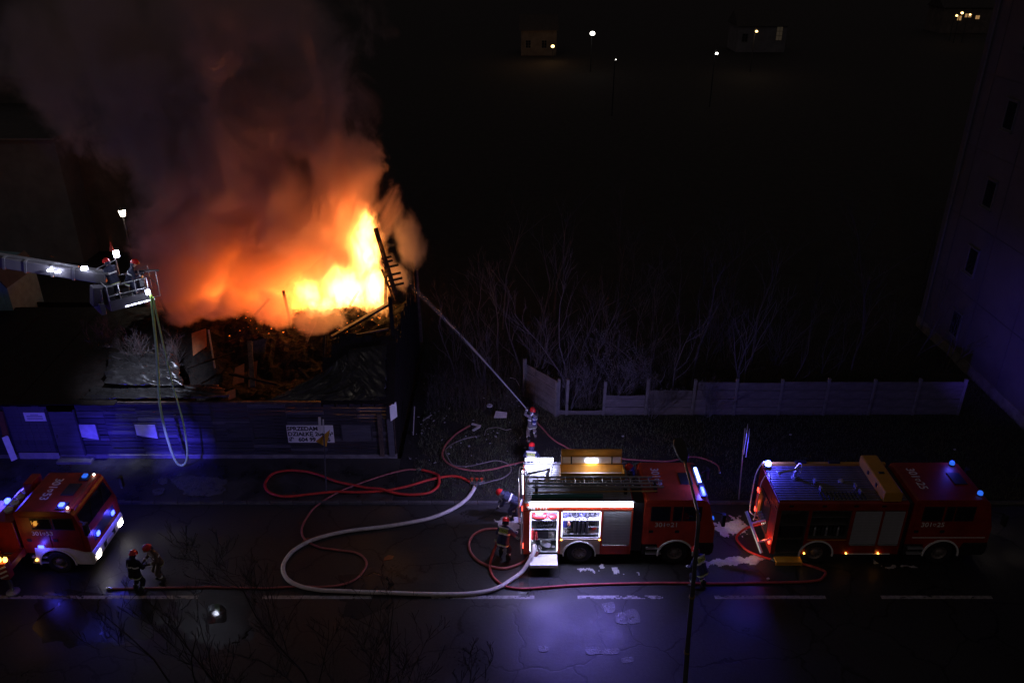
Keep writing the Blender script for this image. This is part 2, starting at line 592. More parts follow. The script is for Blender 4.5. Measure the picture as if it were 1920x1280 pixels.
for i in range(len(fx) - 1):
    L = fx[i + 1] - fx[i] - 0.145
    hgt, z = nb[i], 0.04
    k = 0
    while z < hgt - 0.1:
        hb = min(0.49, hgt - z)
        b = MB()
        n = 5
        sag = 0.05 if z + 0.5 > hgt and hgt < 1.9 else 0.0
        vs, fs = [], []
        for q in range(n + 1):
            x = -L / 2 + L * q / n
            dz = -sag * math.sin(math.pi * q / n) + (0.02 * nz(x, i, 2) if sag else 0)
            vs += [(x, -0.02, 0), (x, 0.02, 0), (x, 0.02, hb - 0.012 + dz), (x, -0.02, hb - 0.012 + dz)]
        for q in range(n):
            for e in range(4):
                fs.append((q * 4 + e, q * 4 + (e + 1) % 4, q * 4 + 4 + (e + 1) % 4, q * 4 + 4 + e))
        fs += [(0, 1, 2, 3), (n * 4 + 3, n * 4 + 2, n * 4 + 1, n * 4)]
        b.add(vs, fs)
        o = b.build("concrete_board", FBOARD, fence, bevel=0.006, seg=1)
        o.location = ((fx[i] + fx[i + 1]) / 2, random.uniform(-0.015, 0.015), z)
        o.rotation_euler = (random.uniform(-0.012, 0.012), random.uniform(-0.004, 0.004), 0)
        z += hb
        k += 1
# the end bay that swings back from the line
a0, a1 = P(1043, 782), P(985, 745)
d = (a1 - a0)
ang = math.atan2(d.y, d.x)
fe = thing("fence_end_bay", "leaning end bay of the concrete fence beside the hose operator", "fence", a0, ang)
L = d.length
for k in range(4):
    o = MB().bb(0.08, L, -0.022, 0.022, 0.03 + 0.5 * k, 0.515 + 0.5 * k).build("concrete_board", FBOARD, fe, bevel=0.006, seg=1)
    o.rotation_euler = (0.02 * k, -0.01 + 0.035 * (k == 3), 0)
o = MB().bb(-0.07, 0.07, -0.08, 0.08, -0.1, 2.1).build("post", CONC, fe, bevel=0.015)
o = MB().bb(L, L + 0.14, -0.08, 0.08, -0.1, 2.3).build("post", CONC, fe, bevel=0.015)

# ------------------------------------------------------------------ buildings round the lot
PLAS = mat("grey render", (0.15, 0.15, 0.17), 0.85, var=0.25, scale=0.6, bump=0.2, bscale=9)
PLASD = mat("brown render", (0.13, 0.11, 0.10), 0.85, var=0.35, scale=0.7)
ROOF = mat("dark roofing", (0.05, 0.045, 0.042), 0.8, var=0.3, scale=2)
TRIM = mat("pale trim", (0.13, 0.125, 0.13), 0.7, var=0.2)

# apartment block at the right, its stair wall facing the lot
BX = 25.4
apt = thing("apartment_block", "tall plastered apartment block with a column of small stair windows", "building", (BX, 0, 0))
MB().bb(0.02, 14, 20, 46.9, -0.1, 27).build("wall", mat("pale apartment render", (0.10, 0.09, 0.10), 0.85, var=0.18, scale=0.5, bump=0.15, bscale=14), apt)
MB().bb(-0.03, 0.02, 20, 46.95, -0.1, 0.7).build("plinth", CONC, apt)
for yy in (24.0, 28.6, 33.2, 37.8, 41.4, 45.2):
    MB().bb(-0.006, 0.019, yy - 0.02, yy + 0.02, 0.71, 26.9).build("panel_joint", mat("dull joint", (0.075, 0.067, 0.075), 0.85), apt)
for zz in (4.0, 7.8, 11.6, 15.4, 19.2):
    MB().bb(-0.004, 0.018, 20.1, 46.8, zz - 0.02, zz + 0.02).build("panel_joint", mat("dull joint", (0.075, 0.067, 0.075), 0.85), apt)
MB().cyl((-0.09, 46.2, 0.1), (-0.09, 46.2, 26.9), 0.06, n=8).build("downpipe", TRIM, apt)
MB().bb(-0.2, 14.2, 19.8, 47.1, 27, 27.3).build("roof", ROOF, apt)
for zz in (2.1, 5.9, 9.7, 13.8, 17.6):
    wn = MB()
    y = 42.8
    wn.bb(-0.06, 0.02, y - 0.5, y - 0.42, zz - 0.75, zz + 0.75).bb(-0.06, 0.02, y + 0.42, y + 0.5, zz - 0.75, zz + 0.75)
    wn.bb(-0.06, 0.02, y - 0.42, y + 0.42, zz + 0.67, zz + 0.75).bb(-0.06, 0.02, y - 0.42, y + 0.42, zz - 0.75, zz - 0.67)
    f = wn.build("window", TRIM, apt)
    MB().bb(-0.03, 0.02, y - 0.42, y + 0.42, zz - 0.67, zz + 0.67).build("pane", GLASS, f)
    MB().bb(-0.16, 0.02, y - 0.56, y + 0.56, zz - 0.82, zz - 0.752).build("sill", TRIM, f)
    MB().bb(-0.16, -0.01, y - 0.56, y + 0.56, zz + 0.755, zz + 0.80).build("hood", TRIM, f)

# rendered block behind the shack, left
cn = PY(118, 330, 58).x
blk = thing("rendered_block", "grey rendered block standing behind the burning shack", "building", (cn, 58, 0))
ZT = PY(100, 262, 58).z
MB().bb(-22, 0, 0, 12, -0.1, ZT).build("wall", PLAS, blk)
MB().bb(-22.2, 0.25, -0.35, 12.2, ZT + 0.002, ZT + 0.22).build("roof", ROOF, blk)
MB().bb(-22.2, 0.25, -0.5, -0.36, ZT + 0.06, ZT + 0.2).build("gutter", TRIM, blk)
o = MB().bb(-22, 4, 12.2, 20, -0.1, ZT + 2.3)
o.build("upper_wall", PLASD, blk)
MB().bb(-22, 4.2, 12.0, 20.2, ZT + 2.302, ZT + 2.5).build("upper_roof", ROOF, blk)
MB().bb(-20, 4.2, 11.86, 11.995, ZT + 2.34, ZT + 2.47).build("gutter", TRIM, blk)
MB().bb(0.02, 9.0, 2.5, 11, -0.1, ZT - 0.3).build("side_wall", PLASD, blk)
MB().bb(0.02, 9.3, 2.2, 11.2, ZT - 0.298, ZT - 0.1).build("side_roof", ROOF, blk)
MB().bb(0.3, 9.3, 2.06, 2.195, ZT - 0.26, ZT - 0.13).build("gutter", TRIM, blk)
# lantern on a post behind the smoke
lp = PY(229, 398, 50)
wl = thing("yard_lantern", "lit square yard lantern on a post left of the smoke", "lamp", (lp.x, lp.y, 0))
MB().cyl((0, 0, 0), (0, 0, lp.z - 0.25), 0.06, 0.045).build("post", BLK, wl)
MB().lathe([(0.16, 0), (0.24, 0.42)], 4, Matrix.Translation((0, 0, lp.z - 0.25))).build("lantern", mat("lit warm lantern", (0.9, 0.85, 0.7), 0.4, emit=(1, 0.93, 0.72), es=10), wl)
MB().lathe([(0.30, 0.42), (0.04, 0.62)], 4, Matrix.Translation((0, 0, lp.z - 0.25))).build("cap", BLK, wl)
lamp("yard lantern light", 'POINT', (lp.x + 0.1, lp.y - 0.5, lp.z - 0.1), 60, (1, 0.9, 0.7), 0.2)

# pale blue shed at the left edge
sp = PY(4, 575, 41)
sh = thing("blue_shed", "pale blue shed end at the left edge behind the boom", "shed", (sp.x, sp.y, 0))
SHED = mat("pale blue boards", (0.16, 0.30, 0.36), 0.7, var=0.3, scale=2)
MB().prism([(-4.5, 0), (0.5, 0), (0.5, sp.z + 1.2), (0.1, sp.z + 2.0), (-4.5, sp.z + 2.4)], 0, 3).build("wall", SHED, sh)
MB().bar((0.65, 1.5, sp.z + 1.15), (0.07, 1.5, sp.z + 2.07), 3.3, 0.06).build("roof_edge", ROOF, sh)
for i in range(5):
    MB().bb(-0.9 + i * 0.3, -0.62 + i * 0.3, -0.025, -0.002, 0, sp.z + 1.15).build("plank", SHED, sh)

# far houses and lamps across the lot
WARM = mat("lit warm window", (0.9, 0.6, 0.3), 0.5, emit=(1, 0.55, 0.2), es=0.35)
LAMPW = mat("lit far lamp", (0.9, 0.9, 0.8), 0.4, emit=(1, 0.95, 0.85), es=8)
LAMPY = mat("lit far yellow lamp", (0.9, 0.7, 0.3), 0.4, emit=(1, 0.62, 0.22), es=5)
def house(px, base, wpx, hpx, label, wins, m=PLASD, wm=None, depth=8):
    p = P(px, base)
    d = p.y
    s = FPX / (d * math.cos(PITCH) + CAM_H * math.sin(PITCH))
    W, H = wpx / s, hpx / s
    h = thing("house", label, "house", p)
    MB().bb(-W / 2, W / 2, 0, depth, -0.1, H).build("wall", m, h)
    rf = MB().prism([(-0.5, 0), (depth + 0.5, 0), (depth / 2, depth * 0.33)], -W / 2 - 0.4, W / 2 + 0.4)
    o = rf.build("roof", ROOF, h)
    o.location = (0, 0, H + 0.002)
    o.rotation_euler = (0, 0, 0)
    o.data.transform(Matrix.Rotation(math.pi / 2, 4, 'Z'))
    for wx, wz, ww, wh, mm in wins:
        f = MB().bb(wx * W - ww / 2 - 0.1, wx * W + ww / 2 + 0.1, -0.05, 0.02, wz * H - 0.1, wz * H + wh + 0.1).build("window", TRIM, h)
        b = MB()
        for i in range(2):
            for j in range(3):
                b.bb(wx * W - ww / 2 + ww * (i + 0.06) / 2, wx * W - ww / 2 + ww * (i + 0.94) / 2, -0.08, -0.052, wz * H + wh * (j + 0.05) / 3, wz * H + wh * (j + 0.95) / 3)
        b.build("pane", mm, f)
    return h, p, W, H
house(1010, 104, 66, 44, "far house with an orange lit front wall by the smoke", [(-0.3, 0.3, 1, 1.4, GLASS), (0.15, 0.3, 1, 1.4, GLASS)])
house(1425, 98, 90, 46, "far house with one lamp over its pale wall", [(0.35, 0.45, 1.2, 2.6, mat("faint window", (0.5, 0.4, 0.3), 0.5, emit=(1, 0.8, 0.5), es=0.012)), (-0.35, 0.4, 1.1, 1.5, GLASS)], PLAS)
house(1806, 62, 90, 44, "far house with a row of yellow lit windows", [(-0.15, 0.5, 1.0, 1.0, WARM), (0.02, 0.62, 1.6, 0.8, WARM), (0.22, 0.55, 1.0, 0.8, WARM)], PLASD)
def far_lamp(px, py, d, rad, m, label, arm=True):
    p = PY(px, py, d)
    t = thing("street_lamp", label, "street lamp", (p.x, p.y, 0))
    MB().cyl((0, 0, 0), (0, 0, p.z + 0.3), 0.09, 0.06, 8).build("post", BLK, t)
    MB().tube([(0, 0, p.z + 0.3), (0, -0.4, p.z + 0.42), (0, -0.9, p.z + 0.36)], 0.05, 6).build("arm", BLK, t)
    MB().ball((0, -0.95, p.z), (rad, rad, rad * 0.8), 8).build("lamp_head", m, t, smooth=True)
far_lamp(1110, 62, 150, 0.42, LAMPW, "far white street lamp left of centre at the top")
far_lamp(1341, 99, 118, 0.2, LAMPW, "small far white lamp below the lit house")
far_lamp(1153, 110, 112, 0.06, LAMPW, "faintest far lamp low beside the white street lamp")
far_lamp(1416, 58, 150, 0.22, LAMPY, "far warm lamp over the pale house wall")
far_lamp(1036, 86, 165, 0.34, LAMPY, "far orange lamp in front of the orange lit house")
for i, (px, py, s) in enumerate(((1800, 24, .28), (1815, 27, .2), (1790, 29, .24))):
    far_lamp(px, py, 190 + 2 * i, s, LAMPY, ("far yellow lamp highest in the cluster beside the block", "far yellow lamp nearest the block in its cluster", "far yellow lamp lowest in the cluster beside the block")[i])
for px, py, d, e, c in ((1416, 60, 148, 110, (1, .7, .45)), (1036, 84, 162, 60, (1, .5, .2)), (1000, 60, 160, 110, (1, .5, .2)), (1110, 60, 148, 12, (1, .95, .85))):
    lamp("far lamp light", 'POINT', PY(px, py, d), e, c, 0.3)

FPATCH = mat("wet pale mud", (0.11, 0.105, 0.10), 0.35, var=0.5, scale=4, bump=0.5, rvar=0.2)
for poly in ([(318, 900), (350, 893), (400, 895), (425, 905), (418, 924), (380, 930), (345, 922)], [(296, 898), (312, 896), (314, 906), (300, 908)], [(285, 918), (308, 916), (306, 926), (290, 928)]):
    ring = smooth_path([P(*q, VZ) for q in poly] + [P(*poly[0], VZ)], 8)[:-1]
    c = sum(ring, Vector()) / len(ring)
    ring = [c + (p - c) * (1 + 0.25 * nz(p.x, p.y, 3.1) + 0.12 * nz(p.x, p.y, 9)) for p in ring]
    tag(MB().slab(ring, VZ - 0.03, VZ + 0.035).build("mud_patch", FPATCH), kind="structure")
# ------------------------------------------------------------------ the burning shack
SY = P(745, 860).y
SXR = -5.42
WH = 3.0
PLK = mat("stained boarding", (0.045, 0.042, 0.05), 0.42, var=0.5, scale=2.5, bump=0.5, bscale=10, stretch=(0.35, 1, 3), rvar=0.15)
PLK2 = mat("faded boarding", (0.10, 0.095, 0.11), 0.45, var=0.35, scale=2.5, bump=0.3, bscale=9, stretch=(0.35, 1, 3))
CHAR = mat("charred timber", (0.020, 0.016, 0.014), 0.75, spec=0.1, var=0.5, scale=6, bump=0.7, bscale=14)
CHARB = mat("half burnt timber", (0.10, 0.065, 0.045), 0.8, var=0.6, scale=4, bump=0.5, bscale=12, col2=(0.02, 0.016, 0.014))
FELT = mat("roofing felt", (0.020, 0.016, 0.015), 0.6, spec=0.1, var=0.4, scale=2.2, bump=0.5, bscale=10, rvar=0.2)
FILM = mat("black plastic film", (0.016, 0.015, 0.015), 0.30, var=0.3, scale=2, spec=0.45, rvar=0.1)
PALEB = mat("pale board", (0.50, 0.47, 0.46), 0.6, var=0.2, scale=4, bump=0.2)
OLDW = mat("bleached timber", (0.33, 0.30, 0.28), 0.7, var=0.35, scale=5, bump=0.3, stretch=(0.5, 1, 3))

shack = thing("burning_shack", "long single storey boarded shack burning through its roof", "building", (SXR, SY, 0))
def lx(px): return PY(px, 800, SY).x - SXR
MB().bb(-24, 0.02, -0.06, 0.10, -0.05, 0.26).build("foundation", CONC, shack, bevel=0.02)
rng = random.Random(5)
# planked front: rows of boards between posts
cuts = [lx(152), lx(200), lx(262), lx(330), lx(400), lx(470), lx(540), lx(610), lx(672), -0.05]
cuts[0] = lx(150)
row = 0.182
for i in range(len(cuts) - 1):
    xa, xb = cuts[i], cuts[i + 1]
    base = MB().bb(xa, xb - 0.006, -0.013, 0.013, 0, row - 0.014)
    me = {m.name: base.mesh("plank", m, bevel=0.004, seg=1) for m in (PLK, PLK2)}
    for k in range(15):
        m = PLK2 if rng.random() < 0.16 else PLK
        o = bpy.data.objects.new("plank", me[m.name])
        C.objects.link(o)
        o.parent = shack
        o.location = (0, rng.uniform(-0.012, 0.012), 0.265 + row * k)
        o.rotation_euler = (rng.uniform(-0.05, 0.05), rng.uniform(-0.002, 0.002), 0)
    MB().bb(xb - 0.045, xb + 0.045, 0.03, 0.12, 0, WH).build("post", CHARB, shack)
MB().bb(-24.5, 0.0, -0.05, 0.12, WH + 0.0, WH + 0.12).build("top_rail", CHARB, shack, bevel=0.01)
# panel and door at the left
def vboards(x0, x1, n, z0, z1, m, y=-0.03):
    w_ = (x1 - x0) / n
    for i in range(n):
        o = MB().bb(0.004, w_ - 0.006, -0.014, 0.014, z0, z1 + rng.uniform(-0.02, 0.02)).build("plank", m, shack, bevel=0.004, seg=1)
        o.location = (x0 + w_ * i, y + rng.uniform(-0.008, 0.008), 0)
vboards(lx(18), lx(98), 6, 0.42, 2.9, PLK2)
MB().bb(lx(22), lx(98), -0.1, -0.06, 0.02, 0.40).build("skirting", PALEB, shack)
dr = MB().bb(lx(98) + 0.03, lx(146), -0.075, -0.03, 0.30, 2.62).build("door", PLK2, shack, bevel=0.008)
MB().bb(lx(98) + 0.12, lx(98) + 0.2, -0.12, -0.076, 1.25, 1.4).build("handle", CHROME, dr)
MB().bb(lx(94), lx(98) + 0.02, -0.09, 0.0, 0.25, 2.75).build("door_frame", PLK, shack)
MB().bb(lx(146) + 0.01, lx(150) - 0.01, -0.09, 0.0, 0.25, 2.75).build("door_frame", PLK, shack)
MB().bb(lx(100), lx(165), -0.55, -0.07, 0.0, 0.20).build("doorstep", CONC, shack, bevel=0.02)
MB().bb(-24.5, lx(18), -0.03, 0.03, 0.2, 2.9).build("wall_panel", PLK, shack)
# boarded windows
def boarded(px0, px1, py0, py1, m=PALEB, cut=0.25):
    a, b = PY(px0, py1, SY - 0.06), PY(px1, py0, SY - 0.06)
    x0, x1, z0, z1 = a.x - SXR, b.x - SXR, a.z, b.z
    W, H = x1 - x0, z1 - z0
    MB().prism([(x0, z0 + H * cut), (x0 + W * 0.55, z0 + H * 0.1), (x1, z0), (x1, z1), (x0, z1)], -0.055, -0.03).build("window_board", m, shack)
    fr = MB()
    fr.bb(x0 - 0.07, x1 + 0.07, -0.05, -0.02, z1 + 0.002, z1 + 0.07).bb(x0 - 0.07, x0 - 0.002, -0.05, -0.02, z0 - 0.05, z1).bb(x1 + 0.002, x1 + 0.07, -0.05, -0.02, z0 - 0.05, z1)
    fr.build("window_frame", PLK, shack)
boarded(142, 178, 796, 824)
boarded(258, 290, 796, 822)
boarded(643, 694, 797, 824, PLK2, 0.0)
boarded(430, 470, 796, 822, PLK, 0.0)
# right corner posts
MB().bb(-0.32, -0.06, -0.09, -0.03, 0.2, 2.95).build("corner_board", PLK2, shack)
MB().bb(-0.75, -0.55, -0.10, -0.03, 0.2, 2.5).build("corner_board", CHARB, shack)
# gable wall at the right: upright charred boards
DEP = 11.0
ypos = 0.14
while ypos < DEP:
    wd = rng.uniform(0.17, 0.26)
    t = ypos / DEP
    top = WH + min(1.0, (ypos + 0.25) / 1.8) * 2.75 if t < 0.55 else 5.9 - 4.5 * (t - 0.55)
    if t > 0.20:
        top *= rng.uniform(0.78, 1.0)
    if t > 0.95: top = 6.2
    top += rng.uniform(-0.15, 0.1)
    o = MB().bb(-0.02, 0.02, 0, wd - 0.012, 0.05, top).build("gable_plank", CHAR, shack, bevel=0.004, seg=1)
    o.location = (rng.uniform(-0.02, 0.02), ypos, 0)
    o.rotation_euler = (rng.uniform(-0.01, 0.01), 0, 0)
    ypos += wd
MB().bb(-0.16, -0.03, 0.0, 0.13, 0, 3.4).build("corner_post", CHAR, shack)
# surviving piece of the front roof slope
rx0, rx1 = PY(610, 690, 33.4).x - SXR, 0.12
e0, e1 = Vector((0, -0.30, WH + 0.16)), Vector((0, 1.6, 5.80))
ns = 9
for i in range(ns):
    xa = rx0 + (rx1 - rx0) * i / ns
    xb = rx0 + (rx1 - rx0) * (i + 1) / ns
    off = Vector((0, 0, 0.022 * (i % 2)))
    short = e1.lerp(e0, rng.uniform(0, 0.10) + (0.30 if i == 0 else 0.1 if i == 1 else 0))
    MB().bar(Vector(((xa + xb) / 2, 0, 0)) + e0 + off, Vector(((xa + xb) / 2, 0, 0)) + short + off, xb - xa + 0.02, 0.02).build("roof_sheet", FELT, shack)
for i in range(6):
    xx = rx0 + (rx1 - rx0 - 0.3) * i / 5
    MB().bar(Vector((xx, 0, -0.12)) + e0, Vector((xx, 0, -0.12)) + e1 * 1.0, 0.07, 0.13).build("rafter", CHAR, shack)
# flat roof over the left half
lr0, lr1 = -26.0, lx(232)
n = 9
for i in range(n):
    xa = lr0 + (lr1 - lr0) * i / n
    xb = lr0 + (lr1 - lr0) * (i + 1) / n
    MB().bar(((xa + xb) / 2, -0.4, WH + 0.17 + 0.02 * (i % 2)), ((xa + xb) / 2, 9.0, WH + 0.75 + 0.02 * (i % 2)), xb - xa + 0.03, 0.03).build("roof_sheet", FELT, shack)
MB().bb(lr0, -0.05, DEP - 0.05, DEP + 0.05, 0, 3.2).build("rear_wall", CHAR, shack)
MB().bb(lr1 - 0.1, lr1, 0.13, DEP - 0.06, 0, 3.1).build("inner_wall", CHAR, shack)
# the rafter left standing at the gable, with its battens
ra, rb = PY(742, 552, SY + 6.0), PY(704, 428, SY + 6.0)
rr = MB().bar(ra - Vector((SXR, SY, 0)), rb - Vector((SXR, SY, 0)), 0.16, 0.2)
rr.build("standing_rafter", CHAR, shack)
for t in (0.14, 0.22, 0.30, 0.42, 0.50, 0.56):
    p = ra.lerp(rb, t) - Vector((SXR, SY, 0))
    q = PY(18, 0, 1)
    d = Vector((0.62, -0.15, 0.20))
    MB().bar(p - d * 0.25, p + d * (0.9 if t < 0.5 else 0.55), 0.10, 0.10).build("batten", CHAR, shack)
pa, pb = PY(722, 590, SY + 6.1), PY(724, 492, SY + 6.1)
MB().bar(pa - Vector((SXR, SY, 0)), pb - Vector((SXR, SY, 0)), 0.14, 0.14).build("gable_post", CHAR, shack)
pa, pb = PY(739, 650, SY + 1.75), PY(731, 557, SY + 1.75)
MB().bar(pa - Vector((SXR, SY, 0)), pb - Vector((SXR, SY, 0)), 0.16, 0.14).build("gable_post", CHAR, shack)
pa, pb = PY(738, 560, SY + 6.0), PY(716, 505, SY + 6.0)
MB().bar(pa - Vector((SXR, SY, 0)), pb - Vector((SXR, SY, 0)), 0.10, 0.10).build("gable_brace", CHAR, shack)
pa, pb = PY(788, 640, SY + 11), PY(779, 505, SY + 11)
MB().bar(pa - Vector((SXR, SY, 0)), pb - Vector((SXR, SY, 0)), 0.3, 0.2).build("gable_post", CHARB, shack)

# rubble of the fallen roof
def hz(x, y):
    yy = y - SY
    q_ = max(0.0, min(1.0, (yy - 2.2) / 3.6))
    base = 2.5 + 0.05 * yy + 1.35 * q_ * q_ * (3 - 2 * q_)
    if x > -10.2:
        base += 0.75 * max(0, min(1, (yy - 4) / 1.2))
    base += 0.45 * nz(x, y, 0.55) + 0.30 * nz(x, y, 1.4, 3) + 0.14 * nz(x, y, 4.2, 5)
    if yy > 7.2:
        base -= (yy - 7.2) * 0.6
    if x < -19: base -= (-19 - x) * 0.5
    return max(0.3, base)
RUB2 = mat("charred rubble", (0.018, 0.014, 0.012), 0.9, spec=0.1, var=0.6, scale=3.5, bump=1.0, bscale=9, col2=(0.012, 0.01, 0.01))
o = sheet("rubble", RUB2, -20.6, SXR - 0.06, SY + 0.3, SY + DEP - 0.1, 150, 90, hz, smooth=False)
tag(o, "black heap of burnt roof rubble inside the shack", None, None, "stuff")

# timbers fallen over the rubble
def timber(a, b, wd, m, label):
    a, b = Vector(a), Vector(b)
    n = 5
    t = thing("fallen_timber", label, "timber", (a + b) / 2, 0, "burnt timbers lying over the shack rubble")
    k = MB()
    k.bar(a - t.location, b - t.location, wd, wd * 0.7)
    k.build("beam", m, t, bevel=0.01, seg=1)
    return t
T = [
    (PY(318, 733, SY + .5), PY(422, 742, SY + .3), 0.17, OLDW, "pale timber lying along the front eave, foremost of the heap"),
    (PY(300, 724, SY + .9), PY(400, 728, SY + .7), 0.10, OLDW, "thin bleached timber just behind the pale eave timber"),
    (PY(345, 745, SY + .1), PY(430, 741, SY + .1), 0.12, CHARB, "short burnt timber under the pale eave timber"),
    (PY(468, 640, SY + 3), PY(474, 725, SY + 1.0), 0.22, CHARB, "burnt upright timber standing amid the rubble"),
    (PY(391, 618, SY + 4), PY(403, 690, SY + 2.5), 0.08, OLDW, "thin leaning batten right of the firelight coloured board"),
    (PY(531, 545, SY + 6), PY(545, 610, SY + 5), 0.14, CHARB, "slanting timber left of the fire"),
    (PY(478, 590, SY + 5.5), PY(505, 560, SY + 6.2), 0.12, CHAR, "black timber jutting up left of the fire"),
    (PY(575, 640, SY + 3.8), PY(592, 600, SY + 5), 0.12, CHARB, "charred stump right below the flames"),
    (PY(622, 632, SY + 3.5), PY(735, 566, SY + 6), 0.20, CHARB, "long glowing edge timber under the flames by the gable"),
    (PY(626, 636, SY + 1.7), PY(728, 616, SY + 1.75), 0.10, CHARB, "burnt purlin along the top of the felt roof"),
    (PY(560, 690, SY + 1.4), PY(606, 735, SY + .2), 0.12, CHAR, "black timber beside the torn plastic"),
    (PY(430, 700, SY + 1.6), PY(520, 720, SY + 1.0), 0.14, CHAR, "black timber flat across the rubble centre"),
    (PY(350, 690, SY + 1.8), PY(440, 660, SY + 3), 0.10, CHAR, "black timber running back from the bleached timber"),
    (PY(300, 560, SY + 7), PY(330, 620, SY + 5.5), 0.12, CHAR, "leaning black post at the left end of the smoke"),
    (PY(655, 575, SY + 6), PY(672, 545, SY + 6.5), 0.12, CHAR, "burning snag inside the flames"),
]
for a, b, wd, m, l in T:
    timber(a, b, wd, m, l)
BOARD_FIRELIT = mat("firelight coloured board", (0.42, 0.13, 0.035), 0.7, var=0.3, scale=4)  # orange of the firelight put into the boards' base colour
def board(px, Y, tilt, m, label):
    pts = [PY(x, y, Y) for x, y in px]
    c = sum(pts, Vector()) / len(pts)
    b = MB()
    b.prism([(p.x - c.x, p.z - c.z) for p in pts], -0.015, 0.015)
    o = b.build("fallen_board", m, None, loc=c)
    o.rotation_euler = (R(-tilt), 0, R(14))
    tag(o, label, "board", "boards fallen in the shack rubble")
board([(358, 624), (383, 618), (388, 650), (366, 664)], SY + 4.2, 45, BOARD_FIRELIT, "pale board leaning at the left of the rubble, coloured orange like firelight")
board([(466, 682), (481, 680), (480, 722), (467, 722)], SY + 1.8, 40, BOARD_FIRELIT, "upright narrow board in the middle of the rubble")
board([(440, 690), (456, 684), (458, 716), (438, 718)], SY + 2.1, 45, BOARD_FIRELIT, "small upright board left of the narrow board")
board([(424, 734), (440, 730), (442, 745), (430, 748)], SY + 0.35, 50, BOARD_FIRELIT, "small scrap board coloured like firelight at the end of the pale eave timber")
board([(470, 640), (500, 636), (496, 662), (472, 660)], SY + 3.4, 30, CHARB, "scorched board low left of the flames")
board([(668, 604), (688, 596), (692, 612), (672, 618)], SY + 5.2, 40, BOARD_FIRELIT, "scrap board coloured like firelight on the felt roof edge")

# embers on the rubble under the flames
EMB = mat("glowing ember", (0.1, 0.03, 0.01), 0.8, emit=(1.0, 0.20, 0.02), es=1.3)
eb = MB()
re_ = random.Random(12)
for k in range(320):
    p = P(re_.gauss(640, 45), re_.uniform(560, 628), 4.2)
    if re_.random() < 0.35:
        p = P(re_.uniform(430, 600), re_.uniform(575, 640), 3.6)
    if not (SY + 1.9 < p.y < SY + 8) or p.x > SXR - 0.2: continue
    z = hz(p.x, p.y)
    s = 0.006 + 0.03 * re_.random() ** 2.2
    eb.box((p.x, p.y, z + s * 0.4), (s * 2, s * re_.uniform(1, 3), s), Matrix.Rotation(re_.uniform(0, 3), 4, 'Z') @ Matrix.Rotation(re_.uniform(-.6, .6), 4, 'X'))
tag(eb.build("embers", EMB), "glowing orange embers scattered over the rubble under the flames", None, None, "stuff")

# crumpled plastic film
def film(name, label, corners, nx, ny, amp, seed, dirv):
    a, b, c, d = corners                                             # front left, front right, back right, back left
    vs = []
    for j in range(ny + 1):
        for i in range(nx + 1):
            s_, t_ = i / nx, j / ny
            ws = s_ + 0.05 * nz(t_ * 4, seed, 1) + 0.03 * nz(t_ * 11, seed, 1, 2)
            p = a.lerp(b, ws).lerp(d.lerp(c, ws), t_)
            q = s_ * dirv[0] + t_ * dirv[1]
            q2 = s_ * dirv[1] - t_ * dirv[0]
            f = 1 - abs(nz(q * 0.9 + 0.5 * nz(s_ * 2, t_ * 2, 1, seed), q2 * 0.22, 1.0, seed)) * 2
            f2 = 1 - abs(nz(q * 2.2 + 0.9 * nz(s_ * 3, t_ * 3, 1, seed), q2 * 0.4, 1.0, seed + 3)) * 2
            f3 = nz(s_ * 14, t_ * 12, 1, seed + 8)
            edge = min(1, 6 * min(s_, 1 - s_, t_, 1 - t_) + 0.35)
            vs.append(p + Vector((0, 0, amp * edge * (f * 0.75 + f2 * 0.42 + f3 * 0.10))))
    fs = [(j * (nx + 1) + i, j * (nx + 1) + i + 1, (j + 1) * (nx + 1) + i + 1, (j + 1) * (nx + 1) + i) for j in range(ny) for i in range(nx)]
    bt = MB().add(vs, fs)
    o = bt.build(name, FILM, smooth=True)
    sm = o.modifiers.new("thick", 'SOLIDIFY')
    sm.thickness = 0.006
    tag(o, label, "plastic sheet", "plastic sheets on the shack roof")
film("plastic_sheet", "crumpled black plastic sheet shining white at the front left of the rubble", (PY(196, 722, SY + .6), PY(345, 726, SY + .6), PY(330, 668, SY + 3.2), PY(205, 662, SY + 3.4)), 90, 60, 0.32, 4, (1.5, 6.5))
film("plastic_sheet", "flat strip of black plastic sheet along the eave beside the green hose", (PY(150, 749, SY + .0), PY(430, 745, SY + .0), PY(410, 722, SY + .9), PY(175, 725, SY + .9)), 120, 24, 0.11, 9, (5, 3))
film("plastic_sheet", "torn plastic sheet glowing orange over the right eave", (PY(500, 752, SY - .45), PY(712, 752, SY - .45), PY(648, 664, SY + 0.9), PY(598, 706, SY + 0.35)), 110, 70, 0.13, 21, (6, -4))
film("plastic_sheet", "smooth black plastic sheet tacked over the felt roof by the gable", (PY(632, 744, SY - .36), PY(722, 746, SY - .36), PY(726, 645, SY + 1.15), PY(655, 655, SY + 1.05)), 60, 60, 0.06, 33, (5, 5))

